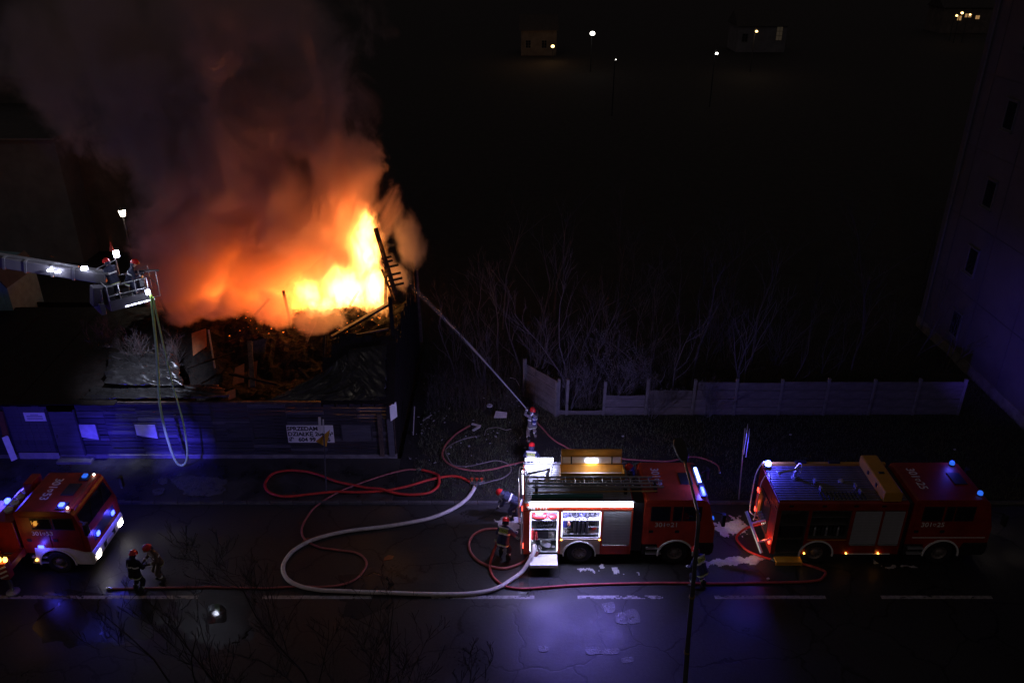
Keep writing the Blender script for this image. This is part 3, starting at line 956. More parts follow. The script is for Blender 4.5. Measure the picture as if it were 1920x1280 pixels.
# notices and sale board on the front
def flat_sign(name, px, Y, m, label, cat, lines=None, lm=None, yaw=0):
    a = PY(px[0], px[3], Y)
    b = PY(px[2], px[1], Y)
    c = (a + b) / 2
    W, H = b.x - a.x, b.z - a.z
    t = thing(name, label, cat, c, yaw)
    MB().bb(-W / 2, W / 2, -0.012, 0.012, -H / 2, H / 2).build("board", m, t)
    for s_, zz, hh, xx in lines or []:
        lettering(s_, hh * H, lm, t, frame((xx * W, -0.014, zz * H), (1, 0, 0), (0, 0, 1)), 0.002, bold=0.035)
    return t, W, H
SIGNW = mat("white sign board", (0.85, 0.83, 0.80), 0.5, var=0.08, scale=3)
flat_sign("sale_board", (541, 797, 624, 829), SY - 0.07, SIGNW, "white plot sale board with black lettering on the shack front", "sign",
          [("SPRZEDAM", 0.30, 0.31, -0.16), ("DZIAŁKĘ 206 m²", -0.01, 0.31, 0.0), ("604 99   976", -0.33, 0.31, 0.07), ("✆", -0.33, 0.30, -0.42)], LETK)
t, W, H = flat_sign("notice_sheet", (48, 773, 83, 789), SY - 0.08, SIGNW, "white printed notice sheet on the left panel of the shack", "notice")
for k in range(4):
    MB().bb(-W * (0.18 if k == 0 else 0.38), W * (0.18 if k == 0 else 0.36), -0.016, -0.0125, H * (0.26 - 0.17 * k) - 0.012, H * (0.26 - 0.17 * k) + 0.012).build("lettering", LETK, t)
flat_sign("corner_placard", (729, 757, 746, 785), SY - 0.10, SIGNW, "narrow white placard turned edge on at the right corner of the shack", "sign", yaw=R(58))
# leaning white plank and brown post at the left end
a, b = PY(27, 862, SY - .5), PY(9, 818, SY - .25)
o = MB().bar((0, 0, 0), b - a, 0.26, 0.04).build("white_plank", WHITE, None, loc=a)
tag(o, "white plank leaning at the left end of the shack front", "plank")
a, b = PY(16, 835, SY - .15), PY(0, 770, SY - .1)
o = MB().bar((0, 0, 0), b - a, 0.24, 0.10).build("rusty_post", mat("rusty brown", (0.20, 0.07, 0.03), 0.8, var=0.4), None, loc=a)
tag(o, "rusty brown post above the leaning white plank", "post")

# ------------------------------------------------------------------ fire and smoke
def blob_field(t, vec, blobs):
    out = None
    for c, r_ in blobs:
        s1 = t.nodes.new("ShaderNodeVectorMath"); s1.operation = 'SUBTRACT'
        s1.inputs[1].default_value = c
        t.links.new(vec, s1.inputs[0])
        s2 = t.nodes.new("ShaderNodeVectorMath"); s2.operation = 'DIVIDE'
        s2.inputs[1].default_value = r_
        t.links.new(s1.outputs[0], s2.inputs[0])
        s3 = t.nodes.new("ShaderNodeVectorMath"); s3.operation = 'LENGTH'
        t.links.new(s2.outputs[0], s3.inputs[0])
        f = math_n(t, 'SUBTRACT', 1.0, s3.outputs["Value"])
        out = f if out is None else math_n(t, 'SMOOTH_MAX' if False else 'MAXIMUM', out, f)
    return out

def hull(name, blobs, grow, m, voxel=0.5):
    b = MB()
    for c, r_ in blobs:
        b.ball(c, tuple(x * grow for x in r_), 12)
    me = b.mesh(name + " hull", None)
    o = bpy.data.objects.new(name, me)
    C.objects.link(o)
    md = o.modifiers.new("r", 'REMESH')
    md.mode = 'VOXEL'
    md.voxel_size = voxel
    me2 = solid(o)
    bpy.data.objects.remove(o)
    me2.materials.clear()
    me2.materials.append(m)
    o = bpy.data.objects.new(name, me2)
    C.objects.link(o)
    return o

FYY = SY + 6.0          # the fire stands behind the felt roof
def F(px, py, dy=0.0):
    return tuple(PY(px, py, FYY + dy))
flame_blobs = [
    (F(655, 545, .3), (1.75, 1.0, 1.6)), (F(702, 538, .2), (0.9, 0.8, 1.7)), (F(612, 578, .1), (1.1, 0.8, 1.0)),
    (F(684, 470, .3), (1.0, 0.9, 1.9)), (F(688, 434, .3), (0.65, 0.7, 1.5)), (F(582, 548, .7), (1.0, 0.8, 0.85)),
]
fm = bpy.data.materials.new("flames")
fm.use_nodes = True
t = fm.node_tree
t.nodes.remove(t.nodes["Principled BSDF"])
tc = t.nodes.new("ShaderNodeTexCoord").outputs["Object"]
mp = t.nodes.new("ShaderNodeMapping")
mp.inputs["Scale"].default_value = (1, 1, 0.55)
t.links.new(tc, mp.inputs[0])
ns_ = t.nodes.new("ShaderNodeTexNoise")
ns_.inputs["Scale"].default_value = 1.25
ns_.inputs["Detail"].default_value = 7
ns_.inputs["Roughness"].default_value = 0.74
ns_.inputs["Distortion"].default_value = 1.3
t.links.new(mp.outputs[0], ns_.inputs["Vector"])
fld = blob_field(t, tc, flame_blobs)
fld = math_n(t, 'ADD', fld, math_n(t, 'MULTIPLY', math_n(t, 'SUBTRACT', ns_.outputs["Fac"], 0.50), 2.7))
hot = maprange(t, fld, 0.0, 0.75, 0.0, 1.0)
cr = t.nodes.new("ShaderNodeValToRGB")
cr.color_ramp.elements[0].color = (1.0, 0.16, 0.012, 1)
cr.color_ramp.elements[1].color = (1.0, 0.52, 0.13, 1)
cr.color_ramp.elements[1].position = 0.8
t.links.new(hot, cr.inputs[0])
em = t.nodes.new("ShaderNodeEmission")
t.links.new(cr.outputs[0], em.inputs[0])
t.links.new(math_n(t, 'MULTIPLY', math_n(t, 'POWER', hot, 1.6), 9.0), em.inputs[1])
t.links.new(em.outputs[0], t.nodes["Material Output"].inputs["Volume"])
fm.cycles.volume_sampling = 'MULTIPLE_IMPORTANCE'
fl = hull("flames", flame_blobs, 1.35, fm, 0.3)
tag(fl, "white and yellow flames bursting through the shack roof", None, None, "stuff")
for px, py, dy, e, s in ((650, 535, 0.9, 380, 0.8), (565, 530, 1.2, 380, 0.7)):
    lamp("firelight", 'POINT', F(px, py, dy), e, (1.0, 0.20, 0.03), s)
for px, py, dy, e, s, d_ in ((672, 470, 0.6, 1450, 0.7, (-0.35, 0.35, 0.9)), (660, 405, 0.7, 260, 0.7, (-0.6, 0.25, 0.8)), (600, 512, 1.2, 1050, 0.9, (-0.45, 0.3, 0.9))):
    lamp("firelight upward", 'SPOT', F(px, py, dy), e, (1.0, 0.20, 0.03), s, d_, spot=R(165))

lamp("ember bed glow", 'AREA', F(520, 566, 1.9), 1300, (1.0, 0.185, 0.026), 5.0, (-0.2, -0.15, 1), 1.6)
lamp("ember bed glow", 'AREA', F(405, 558, 2.2), 330, (1.0, 0.20, 0.03), 3.5, (-0.12, -0.1, 1), 1.4)
def S(px, py, Y):
    return tuple(PY(px, py, Y))
smoke_blobs = [
    (S(640, 510, SY + 7.6), (3.6, 2.4, 2.4)), (S(480, 510, SY + 7.8), (4.4, 2.6, 2.2)), (S(370, 520, SY + 7.6), (3.4, 2.6, 1.9)),
    (S(400, 430, SY + 8.6), (4.8, 3.2, 3.2)), (S(560, 400, SY + 8.6), (5.2, 3.2, 3.8)), (S(640, 320, SY + 8.8), (2.6, 2.4, 3.4)),
    (S(420, 300, SY + 9.4), (6.4, 3.8, 4.2)), (S(540, 210, SY + 9.8), (4.6, 3.6, 4.4)), (S(330, 180, SY + 10.5), (7.0, 4.4, 4.6)),
    (S(460, 60, SY + 11), (6.4, 4.5, 4.6)), (S(210, 70, SY + 11.5), (6.8, 4.5, 4.8)), (S(330, -60, SY + 12.5), (9.0, 5.0, 4.6)),
    (S(765, 460, SY + 7.4), (1.0, 1.0, 1.9)), (S(735, 520, SY + 7.0), (1.3, 1.2, 1.3)), (S(385, 572, SY + 6.4), (0.9, 0.7, 0.6)),
    (S(415, 572, SY + 4.9), (2.0, 1.2, 0.9)), (S(505, 578, SY + 4.6), (1.9, 1.2, 1.0)), (S(590, 598, SY + 4.0), (1.5, 1.0, 0.8)), (S(345, 590, SY + 5.0), (1.2, 0.9, 0.6)),
]
sm = bpy.data.materials.new("smoke")
sm.use_nodes = True
t = sm.node_tree
t.nodes.remove(t.nodes["Principled BSDF"])
tc = t.nodes.new("ShaderNodeTexCoord").outputs["Object"]
mp = t.nodes.new("ShaderNodeMapping")
mp.inputs["Rotation"].default_value = (0, R(18), 0)
mp.inputs["Scale"].default_value = (1, 1, 0.72)
t.links.new(tc, mp.inputs[0])
ns_ = t.nodes.new("ShaderNodeTexNoise")
ns_.inputs["Scale"].default_value = 0.36
ns_.inputs["Detail"].default_value = 8
ns_.inputs["Roughness"].default_value = 0.66
ns_.inputs["Distortion"].default_value = 0.5
t.links.new(mp.outputs[0], ns_.inputs["Vector"])
fld = blob_field(t, tc, smoke_blobs)
fld = math_n(t, 'ADD', fld, math_n(t, 'MULTIPLY', math_n(t, 'SUBTRACT', ns_.outputs["Fac"], 0.5), 2.5))
den = maprange(t, fld, 0.14, 0.40, 0.0, 1.0)
sep = t.nodes.new("ShaderNodeSeparateXYZ")
t.links.new(tc, sep.inputs[0])
thin = maprange(t, sep.outputs["Z"], 7.5, 20.0, 1.0, 0.14)
den = math_n(t, 'MULTIPLY', math_n(t, 'MULTIPLY', den, thin), 1.3)
pv = t.nodes.new("ShaderNodeVolumePrincipled")
pv.inputs["Color"].default_value = (0.82, 0.66, 0.59, 1)
pv.inputs["Anisotropy"].default_value = 0.15
pv.inputs["Density Attribute"].default_value = ""
t.links.new(den, pv.inputs["Density"])
t.links.new(pv.outputs[0], t.nodes["Material Output"].inputs["Volume"])
sm.cycles.volume_sampling = 'MULTIPLE_IMPORTANCE'
so = hull("smoke", smoke_blobs, 1.22, sm, 0.5)
tag(so, "thick rolling smoke rising from the shack, lit orange by the fire", None, None, "stuff")
# ------------------------------------------------------------------ fire engines (local x forward, right side at -y faces the camera)
def wheel(parent, x, y, r=0.5, wd=0.32, side=-1):
    w_ = thing("wheel", None, None)
    w_.parent = parent
    w_.location = (x, y, r)
    M = Matrix.Rotation(math.pi / 2, 4, 'X')
    prof = [(r * 0.60, -wd / 2), (r * 0.9, -wd / 2), (r * 0.985, -wd / 2 + 0.05), (r, -wd / 4), (r, wd / 4), (r * 0.985, wd / 2 - 0.05), (r * 0.9, wd / 2), (r * 0.60, wd / 2), (r * 0.60, -wd / 2)]
    t_ = MB().lathe(prof, 36, M, cap=False)
    for j in range(36):
        a = 2 * math.pi * j / 36
        t_.box((r * math.cos(a) * 1.0, 0, r * math.sin(a) * 1.0), (0.03, wd * 0.85, 0.04), Matrix.Rotation(-a, 4, 'Y'))
    t_.build("tyre", RUB, w_, smooth=False)
    s = side
    rm = MB().lathe([(r * 0.597, 0.02 * s), (r * 0.597, 0.12 * s), (r * 0.50, 0.07 * s), (r * 0.36, 0.05 * s), (r * 0.30, 0.12 * s), (r * 0.16, 0.16 * s), (r * 0.02, 0.17 * s)], 24, Matrix.Rotation(-math.pi / 2, 4, 'X') if True else M)
    rm.build("rim", RIM, w_, smooth=False)
    nb_ = MB()
    for j in range(10):
        a = 2 * math.pi * j / 10
        nb_.cyl((r * 0.40 * math.cos(a), 0.05 * s, r * 0.40 * math.sin(a)), (r * 0.40 * math.cos(a), 0.10 * s, r * 0.40 * math.sin(a)), 0.02, n=6)
    tag(nb_.build("wheel_nut", CHROME, w_), kind="stuff")
    return w_

def arch(parent, x, y, r, m, z=0.5, wd=0.07, th=0.05, a0=0, a1=180):
    b = MB()
    n = 22
    for i in range(n):
        p = [R(a0 + (a1 - a0) * (i + k) / n) for k in (0, 1)]
        vs = []
        for a in p:
            for rr in (r, r + th):
                for yy in (y - wd / 2, y + wd / 2):
                    vs.append((x + rr * math.cos(a), yy, z + rr * math.sin(a)))
        b.add(vs, [(0, 1, 3, 2), (4, 6, 7, 5), (0, 4, 5, 1), (2, 3, 7, 6), (0, 2, 6, 4), (1, 5, 7, 3)])
    return b.build("wheel_arch", m, parent)

def side_window(parent, x0, x1, z0, z1, y, s=-1, name="window"):
    f = MB()
    e = 0.045
    f.prism([(x0 - e, z0 - e), (x1 + e, z0 - e), (x1 + e, z1 + e), (x0 - e, z1 + e)], y, y + 0.014 * s)
    o = f.build(name, BLK, parent, bevel=0.004, seg=1)
    MB().prism([(x0, z0), (x1, z0), (x1, z1), (x0, z1)], y + 0.0141 * s, y + 0.020 * s).build("pane", GLASS, o)
    return o

HW = 1.25
def cab(root, xr, xf, xw, number, wins, zt=3.08, red=RED, roof_num=True, ns=1.0):
    "crew cab from xr to xf with the front wheel at xw"
    c = []
    for i in range(17):
        a = math.pi * i / 16
        c.append((xw + 0.66 * math.cos(a), 0.5 + 0.66 * math.sin(a)))
    prof = [(xr, 0.98), (xr, zt - 0.16), (xr + 0.06, zt - 0.04), (xr + 0.16, zt), (xf - 0.62, zt), (xf - 0.42, zt - 0.06), (xf - 0.30, zt - 0.2), (xf - 0.07, 2.0), (xf, 1.80), (xf + 0.01, 1.05), (xw + 0.80, 1.05), (xw + 0.66, 0.62)] + c[1:-1] + [(xw - 0.66, 0.62), (xw - 0.74, 0.98)]
    cb = MB().prism(prof, -HW + 0.02, HW - 0.02).build("cab", red, root, bevel=0.05, seg=3)
    # dark lower skirts, steps, bumper
    MB().bb(xr + 0.05, xw - 0.75, -HW + 0.12, HW - 0.12, 0.42, 0.975).build("cab_skirt", BLK, root)
    for k in (0, 1):
        MB().bb(xr + 0.18, xr + 0.78, -HW + 0.0, -HW + 0.115, 0.48 + 0.26 * k, 0.54 + 0.26 * k).build("cab_step", ALUSHEET, root)
    bp = MB().prism([(xw + 0.82, 1.045), (xf + 0.03, 1.045), (xf + 0.07, 0.9), (xf + 0.05, 0.55), (xf - 0.05, 0.42), (xw + 0.72, 0.42)], -HW + 0.03, HW - 0.03).build("bumper", WHITE if number[1] == "53" else BLK, root, bevel=0.03)
    for s in (-1, 1):
        hl = MB().bb(xf + 0.04, xf + 0.09, s * 0.92 - 0.17, s * 0.92 + 0.17, 0.62, 0.86).build("headlight", HEADD, root, bevel=0.02)
        a = arch(root, xw, s * (HW + 0.005), 0.655, WHITE, wd=0.06, th=0.06, a0=-5, a1=185)
    # windscreen
    z0, z1 = 2.04, zt - 0.27
    def fxz(z): return xf - 0.07 - 0.23 * (z - 2.0) / (zt - 0.2 - 2.0)
    ws = MB()
    e = 0.012
    ws.add([(fxz(z0) + e, -1.1, z0), (fxz(z0) + e, 1.1, z0), (fxz(z1) + e, 1.06, z1), (fxz(z1) + e, -1.06, z1), (fxz(z0) - .02, -1.1, z0), (fxz(z0) - .02, 1.1, z0), (fxz(z1) - .02, 1.06, z1), (fxz(z1) - .02, -1.06, z1)],
           [(0, 1, 2, 3), (7, 6, 5, 4), (0, 4, 5, 1), (1, 5, 6, 2), (2, 6, 7, 3), (3, 7, 4, 0)])
    wo = ws.build("windscreen", GLASS, root)
    for k in (-0.5, 0.4):
        MB().bar((fxz(2.06) + 0.03, k, 2.06), (fxz(2.6) + 0.03, k + 0.35, 2.6), 0.025, 0.02).build("wiper", BLK, wo)
    MB().prism([(xf + 0.012, 1.25), (xf + 0.02, 1.25), (xf + 0.004, 1.72), (xf - 0.004, 1.72)], -0.85, 0.85).build("grille", BLK, root)
    # doors
    for s in (-1, 1):
        y = s * (HW - 0.02)
        for (dx0, dx1, low) in ((xr + 0.18, xr + 1.12, 1.06), (xr + 1.18, xf - 0.22, 1.2)):
            up = fxz(zt - 0.22) - 0.06 if dx1 > xf - 0.4 else dx1
            d = MB().prism([(dx0, low), (dx1, low), (dx1, 2.05), (min(up, dx1), zt - 0.24), (dx0, zt - 0.24)], y, y + 0.018 * s).build("door", red, root, bevel=0.012)
            MB().bb(dx0 + 0.05, dx0 + 0.22, y + 0.019 * s - 0.012, y + 0.019 * s + 0.012, 1.55, 1.68).build("handle", BLK, d)
        for wx0, wx1 in wins:
            side_window(root, wx0, wx1, 2.16, zt - 0.33, y + 0.019 * s, s)
        MB().bar((xf - 0.1, s * HW, 2.55), (xf + 0.22, s * (HW + 0.2), 2.6), 0.04, 0.04).build("mirror_arm", BLK, root)
        MB().bb(xf + 0.14, xf + 0.28, s * (HW + 0.22) - 0.11, s * (HW + 0.22) + 0.11, 2.1, 2.62).build("mirror", BLK, root, bevel=0.03)
    # roof hatch and number
    MB().bb(xf - 1.25, xf - 0.75, -0.25, 0.5, zt - 0.0, zt + 0.03).build("roof_hatch", BLK, root, bevel=0.02)
    a, b = number
    for (xx, yy, zz, xd, yd, size) in ((xr + 0.95, -HW - 0.002, 1.93, (1, 0, 0), (0, 0, 1), 0.30 * ns), (xr + 0.62 if ns == 1 else xr + .75, 0.05, zt + 0.003, (0, -1, 0), (1, 0, 0), 0.46)):
        if size > 0.4 and not roof_num:
            continue
        g_ = size * 0.98
        M = frame((xx, yy, zz), xd, yd)
        lettering(a, size, LETW, root, M @ Matrix.Translation((-g_ * 1.0, 0, 0)), 0.003)
        lettering(b, size, LETW, root, M @ Matrix.Translation((g_ * 0.82, 0, 0)), 0.003)
        sh_ = [(-0.3, 0.35), (0.3, 0.35), (0.3, -0.05), (0, -0.38), (-0.3, -0.05)]
        e = MB()
        e.slab([(p[0] * size * 0.62, p[1] * size * 0.62) for p in sh_[::-1]], -0.003, 0.003)
        o = e.build("emblem", LETW, root)
        o.matrix_local = M @ Matrix.Translation((0.0, 0, 0))
        e2 = MB().slab([(p[0] * size * 0.36, p[1] * size * 0.36) for p in sh_[::-1]], 0.0031, 0.005).build("emblem_centre", RED_DIM, o)
    return cb

def beacon(root, x, y, z, m, r=0.09, h=0.16):
    MB().lathe([(r * 1.1, 0), (r * 1.1, 0.03)], 14, Matrix.Translation((x, y, z))).build("beacon_base", BLK, root)
    return MB().lathe([(r, 0.031), (r, h * 0.7), (r * 0.7, h), (0.01, h + 0.01)], 14, Matrix.Translation((x, y, z))).build("beacon", m, root, smooth=True)

def shutter(root, x0, x1, z0, z1, y=-HW - 0.0, m=SHUT, n=None):
    "roller shutter of horizontal slats"
    b = thing("shutter", None, None)
    b.parent = root
    n = n or int((z1 - z0) / 0.075)
    h = (z1 - z0) / n
    s = MB().prism([(0, 0.004), (0.006, 0), (x1 - x0 - 0.006, 0), (x1 - x0, 0.004), (x1 - x0, h - 0.006), (0, h - 0.006)], -0.012, 0.014).build("slat", m, b, bevel=0.005, seg=1)
    s.location = (x0, y + 0.02, z0)
    for i in range(1, n):
        c = share(s, "slat", b)
        c.location = (x0, y + 0.02, z0 + h * i)
    MB().bb(x0 + 0.02, x1 - 0.02, y - 0.03, y + 0.005, z0 - 0.045, z0 - 0.003).build("grip_bar", CHROME, b, bevel=0.008)
    return b

def open_locker(root, x0, x1, z0, z1, depth=0.75, shelves=(0.5,), lit=True, m=None):
    "lining, shelves and lamp strips of an opened locker; y runs inward from the right side"
    m = m or ALUSHEET
    y0 = -HW + 0.03
    t_ = 0.02
    b = thing("locker", None, None)
    b.parent = root
    MB().bb(x0, x1, y0 + depth, y0 + depth + t_, z0, z1).build("back_panel", m, b)
    MB().bb(x0, x0 + t_, y0, y0 + depth - 0.002, z0 + t_, z1 - t_).build("side_panel", m, b)
    MB().bb(x1 - t_, x1, y0, y0 + depth - 0.002, z0 + t_, z1 - t_).build("side_panel", m, b)
    MB().bb(x0, x1, y0, y0 + depth - 0.002, z0, z0 + t_ - 0.002).build("floor_panel", m, b)
    MB().bb(x0, x1, y0, y0 + depth - 0.002, z1 - t_ + 0.002, z1).build("top_panel", m, b)
    for s in shelves:
        z = z0 + (z1 - z0) * s
        MB().bb(x0 + t_ + 0.002, x1 - t_ - 0.002, y0 + 0.06, y0 + depth - 0.004, z, z + 0.025).build("shelf", m, b)
    if lit:
        for x in (x0 + 0.035, x1 - 0.035):
            MB().bb(x - 0.012, x + 0.012, y0 + 0.005, y0 + 0.03, z0 + 0.08, z1 - 0.08).build("lamp_strip", LEDS, b)
        MB().bb(x0 + 0.08, x1 - 0.08, y0 + 0.005, y0 + 0.03, z1 - 0.05, z1 - 0.028).build("lamp_strip", LEDS, b)
    return b

def body_frame(root, L, zt, posts, zb=0.5, red=RED, depth=0.78, xw=None, roofm=None):
    "superstructure with real openings on the right side: core, top beam, posts"
    MB().bb(0.0, L, -HW + depth + 0.05, HW, 0.75, zt - 0.02).build("body", red, root, bevel=0.03)
    MB().bb(0.0, L, -HW, -HW + depth + 0.04, zt - 0.40, zt - 0.02).build("top_beam", red, root, bevel=0.05, seg=3)
    for a, b in posts:
        MB().bb(a, b, -HW, -HW + depth + 0.04, zb, zt - 0.402).build("body_post", red, root, bevel=0.012)

def ladder(x0, x1, y0, y1, z, nr, label, loc, m=ALU):
    t_ = thing("roof_ladder", label, "ladder", loc)
    for y in (y0, y1):
        MB().bb(x0, x1, y - 0.02, y + 0.02, z - 0.04, z + 0.04).build("rail", m, t_, bevel=0.005, seg=1)
    rg = MB().cyl((0, y0 + 0.021, 0), (0, y1 - 0.021, 0), 0.022, n=8).build("rung", m, t_)
    rg.location = (x0 + 0.15, 0, z)
    for i in range(1, nr):
        c = share(rg, "rung", t_)
        c.location = (x0 + 0.15 + (x1 - x0 - 0.3) * i / (nr - 1), 0, z)
    return t_

def monitor(root, x, y, z, m=ALU):
    "water cannon on the roof"
    MB().lathe([(0.13, 0), (0.13, 0.06), (0.07, 0.08), (0.07, 0.28)], 14, Matrix.Translation((x, y, z))).build("cannon_base", m, root, smooth=False)
    MB().tube(smooth_path([(x, y, z + 0.24), (x + 0.06, y, z + 0.42), (x + 0.02, y - 0.1, z + 0.52), (x - 0.15, y - 0.16, z + 0.50), (x - 0.75, y - 0.26, z + 0.42)], 4), [0.06] * 9 + [0.055, 0.05, 0.045, 0.04, 0.05, 0.05, 0.055, 0.06], 10).build("cannon_barrel", m, root)
    MB().tube(smooth_path([(x + 0.05, y + 0.2, z + 0.3), (x + 0.2, y + 0.2, z + 0.55), (x + 0.2, y - 0.05, z + 0.6), (x + 0.12, y - 0.2, z + 0.35)], 4), 0.022, 6).build("cannon_handle", m, root)
    MB().tube([(x - 0.75, y - 0.05, z + 0.36), (x - 0.78, y - 0.26, z + 0.42), (x - 0.72, y - 0.45, z + 0.36)], 0.02, 6).build("cannon_grip", m, root)

YC = P(960, 1057).y + 1.25
# ---------------- engine 301-21
X0 = P(981, 1057).x
E1 = thing("fire_engine", "red fire engine numbered 301 21 with lit open lockers", "fire engine", (X0, YC, 0), 0, "fire engines on the road")
LB, ZT = 4.17, 2.98
body_frame(E1, LB, ZT, [(0.0, 0.23), (1.345, 1.43), (2.97, 3.04), (4.10, 4.17)])
MB().bb(0.1, 7.0, -0.42, 0.42, 0.5, 0.74).build("chassis", BLK, E1)
open_locker(E1, 0.235, 1.34, 0.56, ZT - 0.405, shelves=(0.28, 0.52, 0.74))
open_locker(E1, 1.435, 2.965, 1.26, ZT - 0.405, shelves=(0.10, 0.60))
shutter(E1, 3.045, 4.095, 0.98, ZT - 0.42)
MB().bb(3.045, 4.095, -HW + 0.02, -HW + 0.06, 0.48, 0.90).build("lower_flap", RED, E1, bevel=0.01)
# panel round the rear wheel
XR1, XF1 = P(1085, 1057).x - X0, P(1263, 1057).x - X0
c = [(XR1 + 0.62 * math.cos(math.pi * i / 16), 0.5 + 0.62 * math.sin(math.pi * i / 16)) for i in range(17)]
MB().prism([(1.435, 1.235), (1.435, 0.5)] + c[::-1] + [(2.965, 0.5), (2.965, 1.235)], -HW + 0.005, -HW + 0.04).build("wheel_panel", mat("cream panel", (0.55, 0.42, 0.34), 0.5, var=0.15, scale=3), E1, bevel=0.006)
arch(E1, XR1, -HW, 0.60, WHITE, wd=0.05, th=0.05, a0=-8, a1=188)
for x in (XR1, XF1):
    for s in (-1, 1):
        wheel(E1, x, s * (HW - 0.19), side=s)
cab(E1, 4.58, P(1331, 1057).x - X0, XF1, ("301", "21"), [(4.88, 5.53), (5.72, 5.98), (6.10, 6.72)])
MB().bb(4.18, 4.57, -HW + 0.1, 0.1, 0.6, 2.9).build("cab_gap", BLK, E1)
MB().bb(4.18, 4.57, 0.12, HW - 0.1, 0.6, 1.62).build("gap_step", BLK, E1)
# red and white band with the emergency numbers
MB().bb(0.1, LB - 0.03, -HW - 0.012, -HW - 0.001, ZT - 0.33, ZT - 0.12).build("band", RED, E1)
MB().bb(0.1, LB - 0.03, -HW - 0.018, -HW - 0.0125, ZT - 0.20, ZT - 0.17).build("stripe", LETW, E1)
lettering("998 · 112", 0.20, LETW, E1, frame((0.52, -HW - 0.02, ZT - 0.27), (1, 0, 0), (0, 0, 1)), 0.003)
# lamp strips
MB().bb(0.22, LB - 0.05, -HW - 0.10, -HW - 0.002, ZT - 0.115, ZT - 0.05).build("lamp_strip", LEDW, E1)
MB().bb(0.10, 1.22, HW - 0.10, HW - 0.04, ZT + 0.24, ZT + 0.33).build("lamp_strip", LEDW, E1)
for x in (0.12, 1.2):
    MB().cyl((x, HW - 0.07, ZT - 0.02), (x, HW - 0.07, ZT + 0.25), 0.02, n=6).build("lamp_post", ALU, E1)
# roof deck: ribbed aluminium
dk = MB().bb(0.06, LB - 0.06, -0.055, 0.055, 0, 0.03).build("deck_slat", ALUSHEET, E1, bevel=0.006, seg=1)
dk.location = (0, -HW + 0.12, ZT - 0.018)
for i in range(1, 19):
    cc = share(dk, "deck_slat", E1)
    cc.location = (0, -HW + 0.12 + i * 0.126, ZT - 0.018)
MB().bb(0.02, LB, -HW + 0.0, -HW + 0.05, ZT - 0.019, ZT + 0.07).build("deck_rail", ALU, E1)
MB().bb(0.02, LB, HW - 0.05, HW, ZT - 0.019, ZT + 0.09).build("deck_rail", ALU, E1)
monitor(E1, 0.95, 0.25, ZT + 0.015)
# roof chest with its lid open
cx0, cx1 = 1.45, 3.95
ch = MB()
ch.bb(cx0, cx1, 0.02, 0.05, ZT + 0.015, ZT + 0.42).bb(cx0, cx1, 0.62, 0.65, ZT + 0.015, ZT + 0.42)
ch.bb(cx0, cx0 + 0.03, 0.051, 0.619, ZT + 0.015, ZT + 0.42).bb(cx1 - 0.03, cx1, 0.051, 0.619, ZT + 0.015, ZT + 0.42)
ch.build("roof_chest", YEL, E1)
MB().bb(cx0 + 0.04, cx1 - 0.04, 0.06, 0.61, ZT + 0.02, ZT + 0.06).build("chest_floor", WHITE, E1)
lid = thing("chest_lid", None, None)
lid.parent = E1
lid.location = (0, 0.66, ZT + 0.42)
lid.rotation_euler = (R(-14), 0, 0)
MB().bb(cx0 + 0.05, cx1 - 0.05, 0.0, 0.035, 0, 0.62).build("lid_panel", YEL, lid, bevel=0.01)
MB().bb(cx0 + 0.1, cx1 - 0.1, -0.022, -0.001, 0.05, 0.30).build("lid_lining", WHITE, lid)
for x in (cx0 + 0.45, cx1 - 0.45):
    MB().bb(x - 0.025, x + 0.025, -0.04, -0.023, 0.02, 0.33).build("lid_strut", BLK, lid)
MB().bb((cx0 + cx1) / 2 - 0.22, (cx0 + cx1) / 2 + 0.22, -0.06, -0.024, 0.12, 0.20).build("lid_lamp", LEDW, lid)
# near lid edge and rear rail, tail lamps, pulled out step
MB().bb(0.0, 0.06, -HW + 0.1, HW - 0.1, 0.45, 0.72).build("rear_bumper", BLK, E1)
MB().bb(-0.03, 0.0, -HW + 0.02, -HW + 0.16, 0.78, 0.92).build("tail_lamp", REDL, E1)
MB().bb(-0.03, 0.0, HW - 0.18, HW - 0.04, 0.78, 0.92).build("tail_lamp", REDL, E1)
st = MB().bb(0.24, 1.32, -HW - 0.62, -HW + 0.02, 0.44, 0.49).build("pull_out_step", WHITE, E1, bevel=0.01)
MB().bb(0.24, 1.32, -HW - 0.625, -HW - 0.585, 0.36, 0.438).build("step_edge", WHITE, st)
# rear shutter roller door swung out on the right and the rear ladder rail
rd = MB().bb(-0.10, -0.05, -HW - 0.05, -HW + 0.22, 0.55, 2.35).build("rear_door", WHITE, E1, bevel=0.01)
rd.rotation_euler = (0, 0, 0)
rl = MB()
rl.tube(smooth_path([(-0.02, -0.2, 1.2), (-0.16, -0.2, 1.35), (-0.16, -0.2, 3.3), (-0.05, -0.2, 3.55), (0.12, -0.2, 3.35), (0.14, -0.2, ZT)], 4), 0.025, 8)
rl.tube(smooth_path([(-0.02, 0.25, 1.2), (-0.16, 0.25, 1.35), (-0.16, 0.25, 3.3), (-0.05, 0.25, 3.55), (0.12, 0.25, 3.35), (0.14, 0.25, ZT)], 4), 0.025, 8)
rl.build("rear_rail", WHITE, E1)
rg = MB().cyl((-0.16, -0.175, 0), (-0.16, 0.225, 0), 0.018, n=8).build("rung", ALU, E1)
rg.location = (0, 0, 1.5)
for i in range(1, 6):
    cc = share(rg, "rung", E1)
    cc.location = (0, 0, 1.5 + 0.32 * i)
MB().bb(-0.035, -0.001, -0.55, 0.95, ZT - 0.14, ZT - 0.09).build("lamp_strip", LEDS, E1)
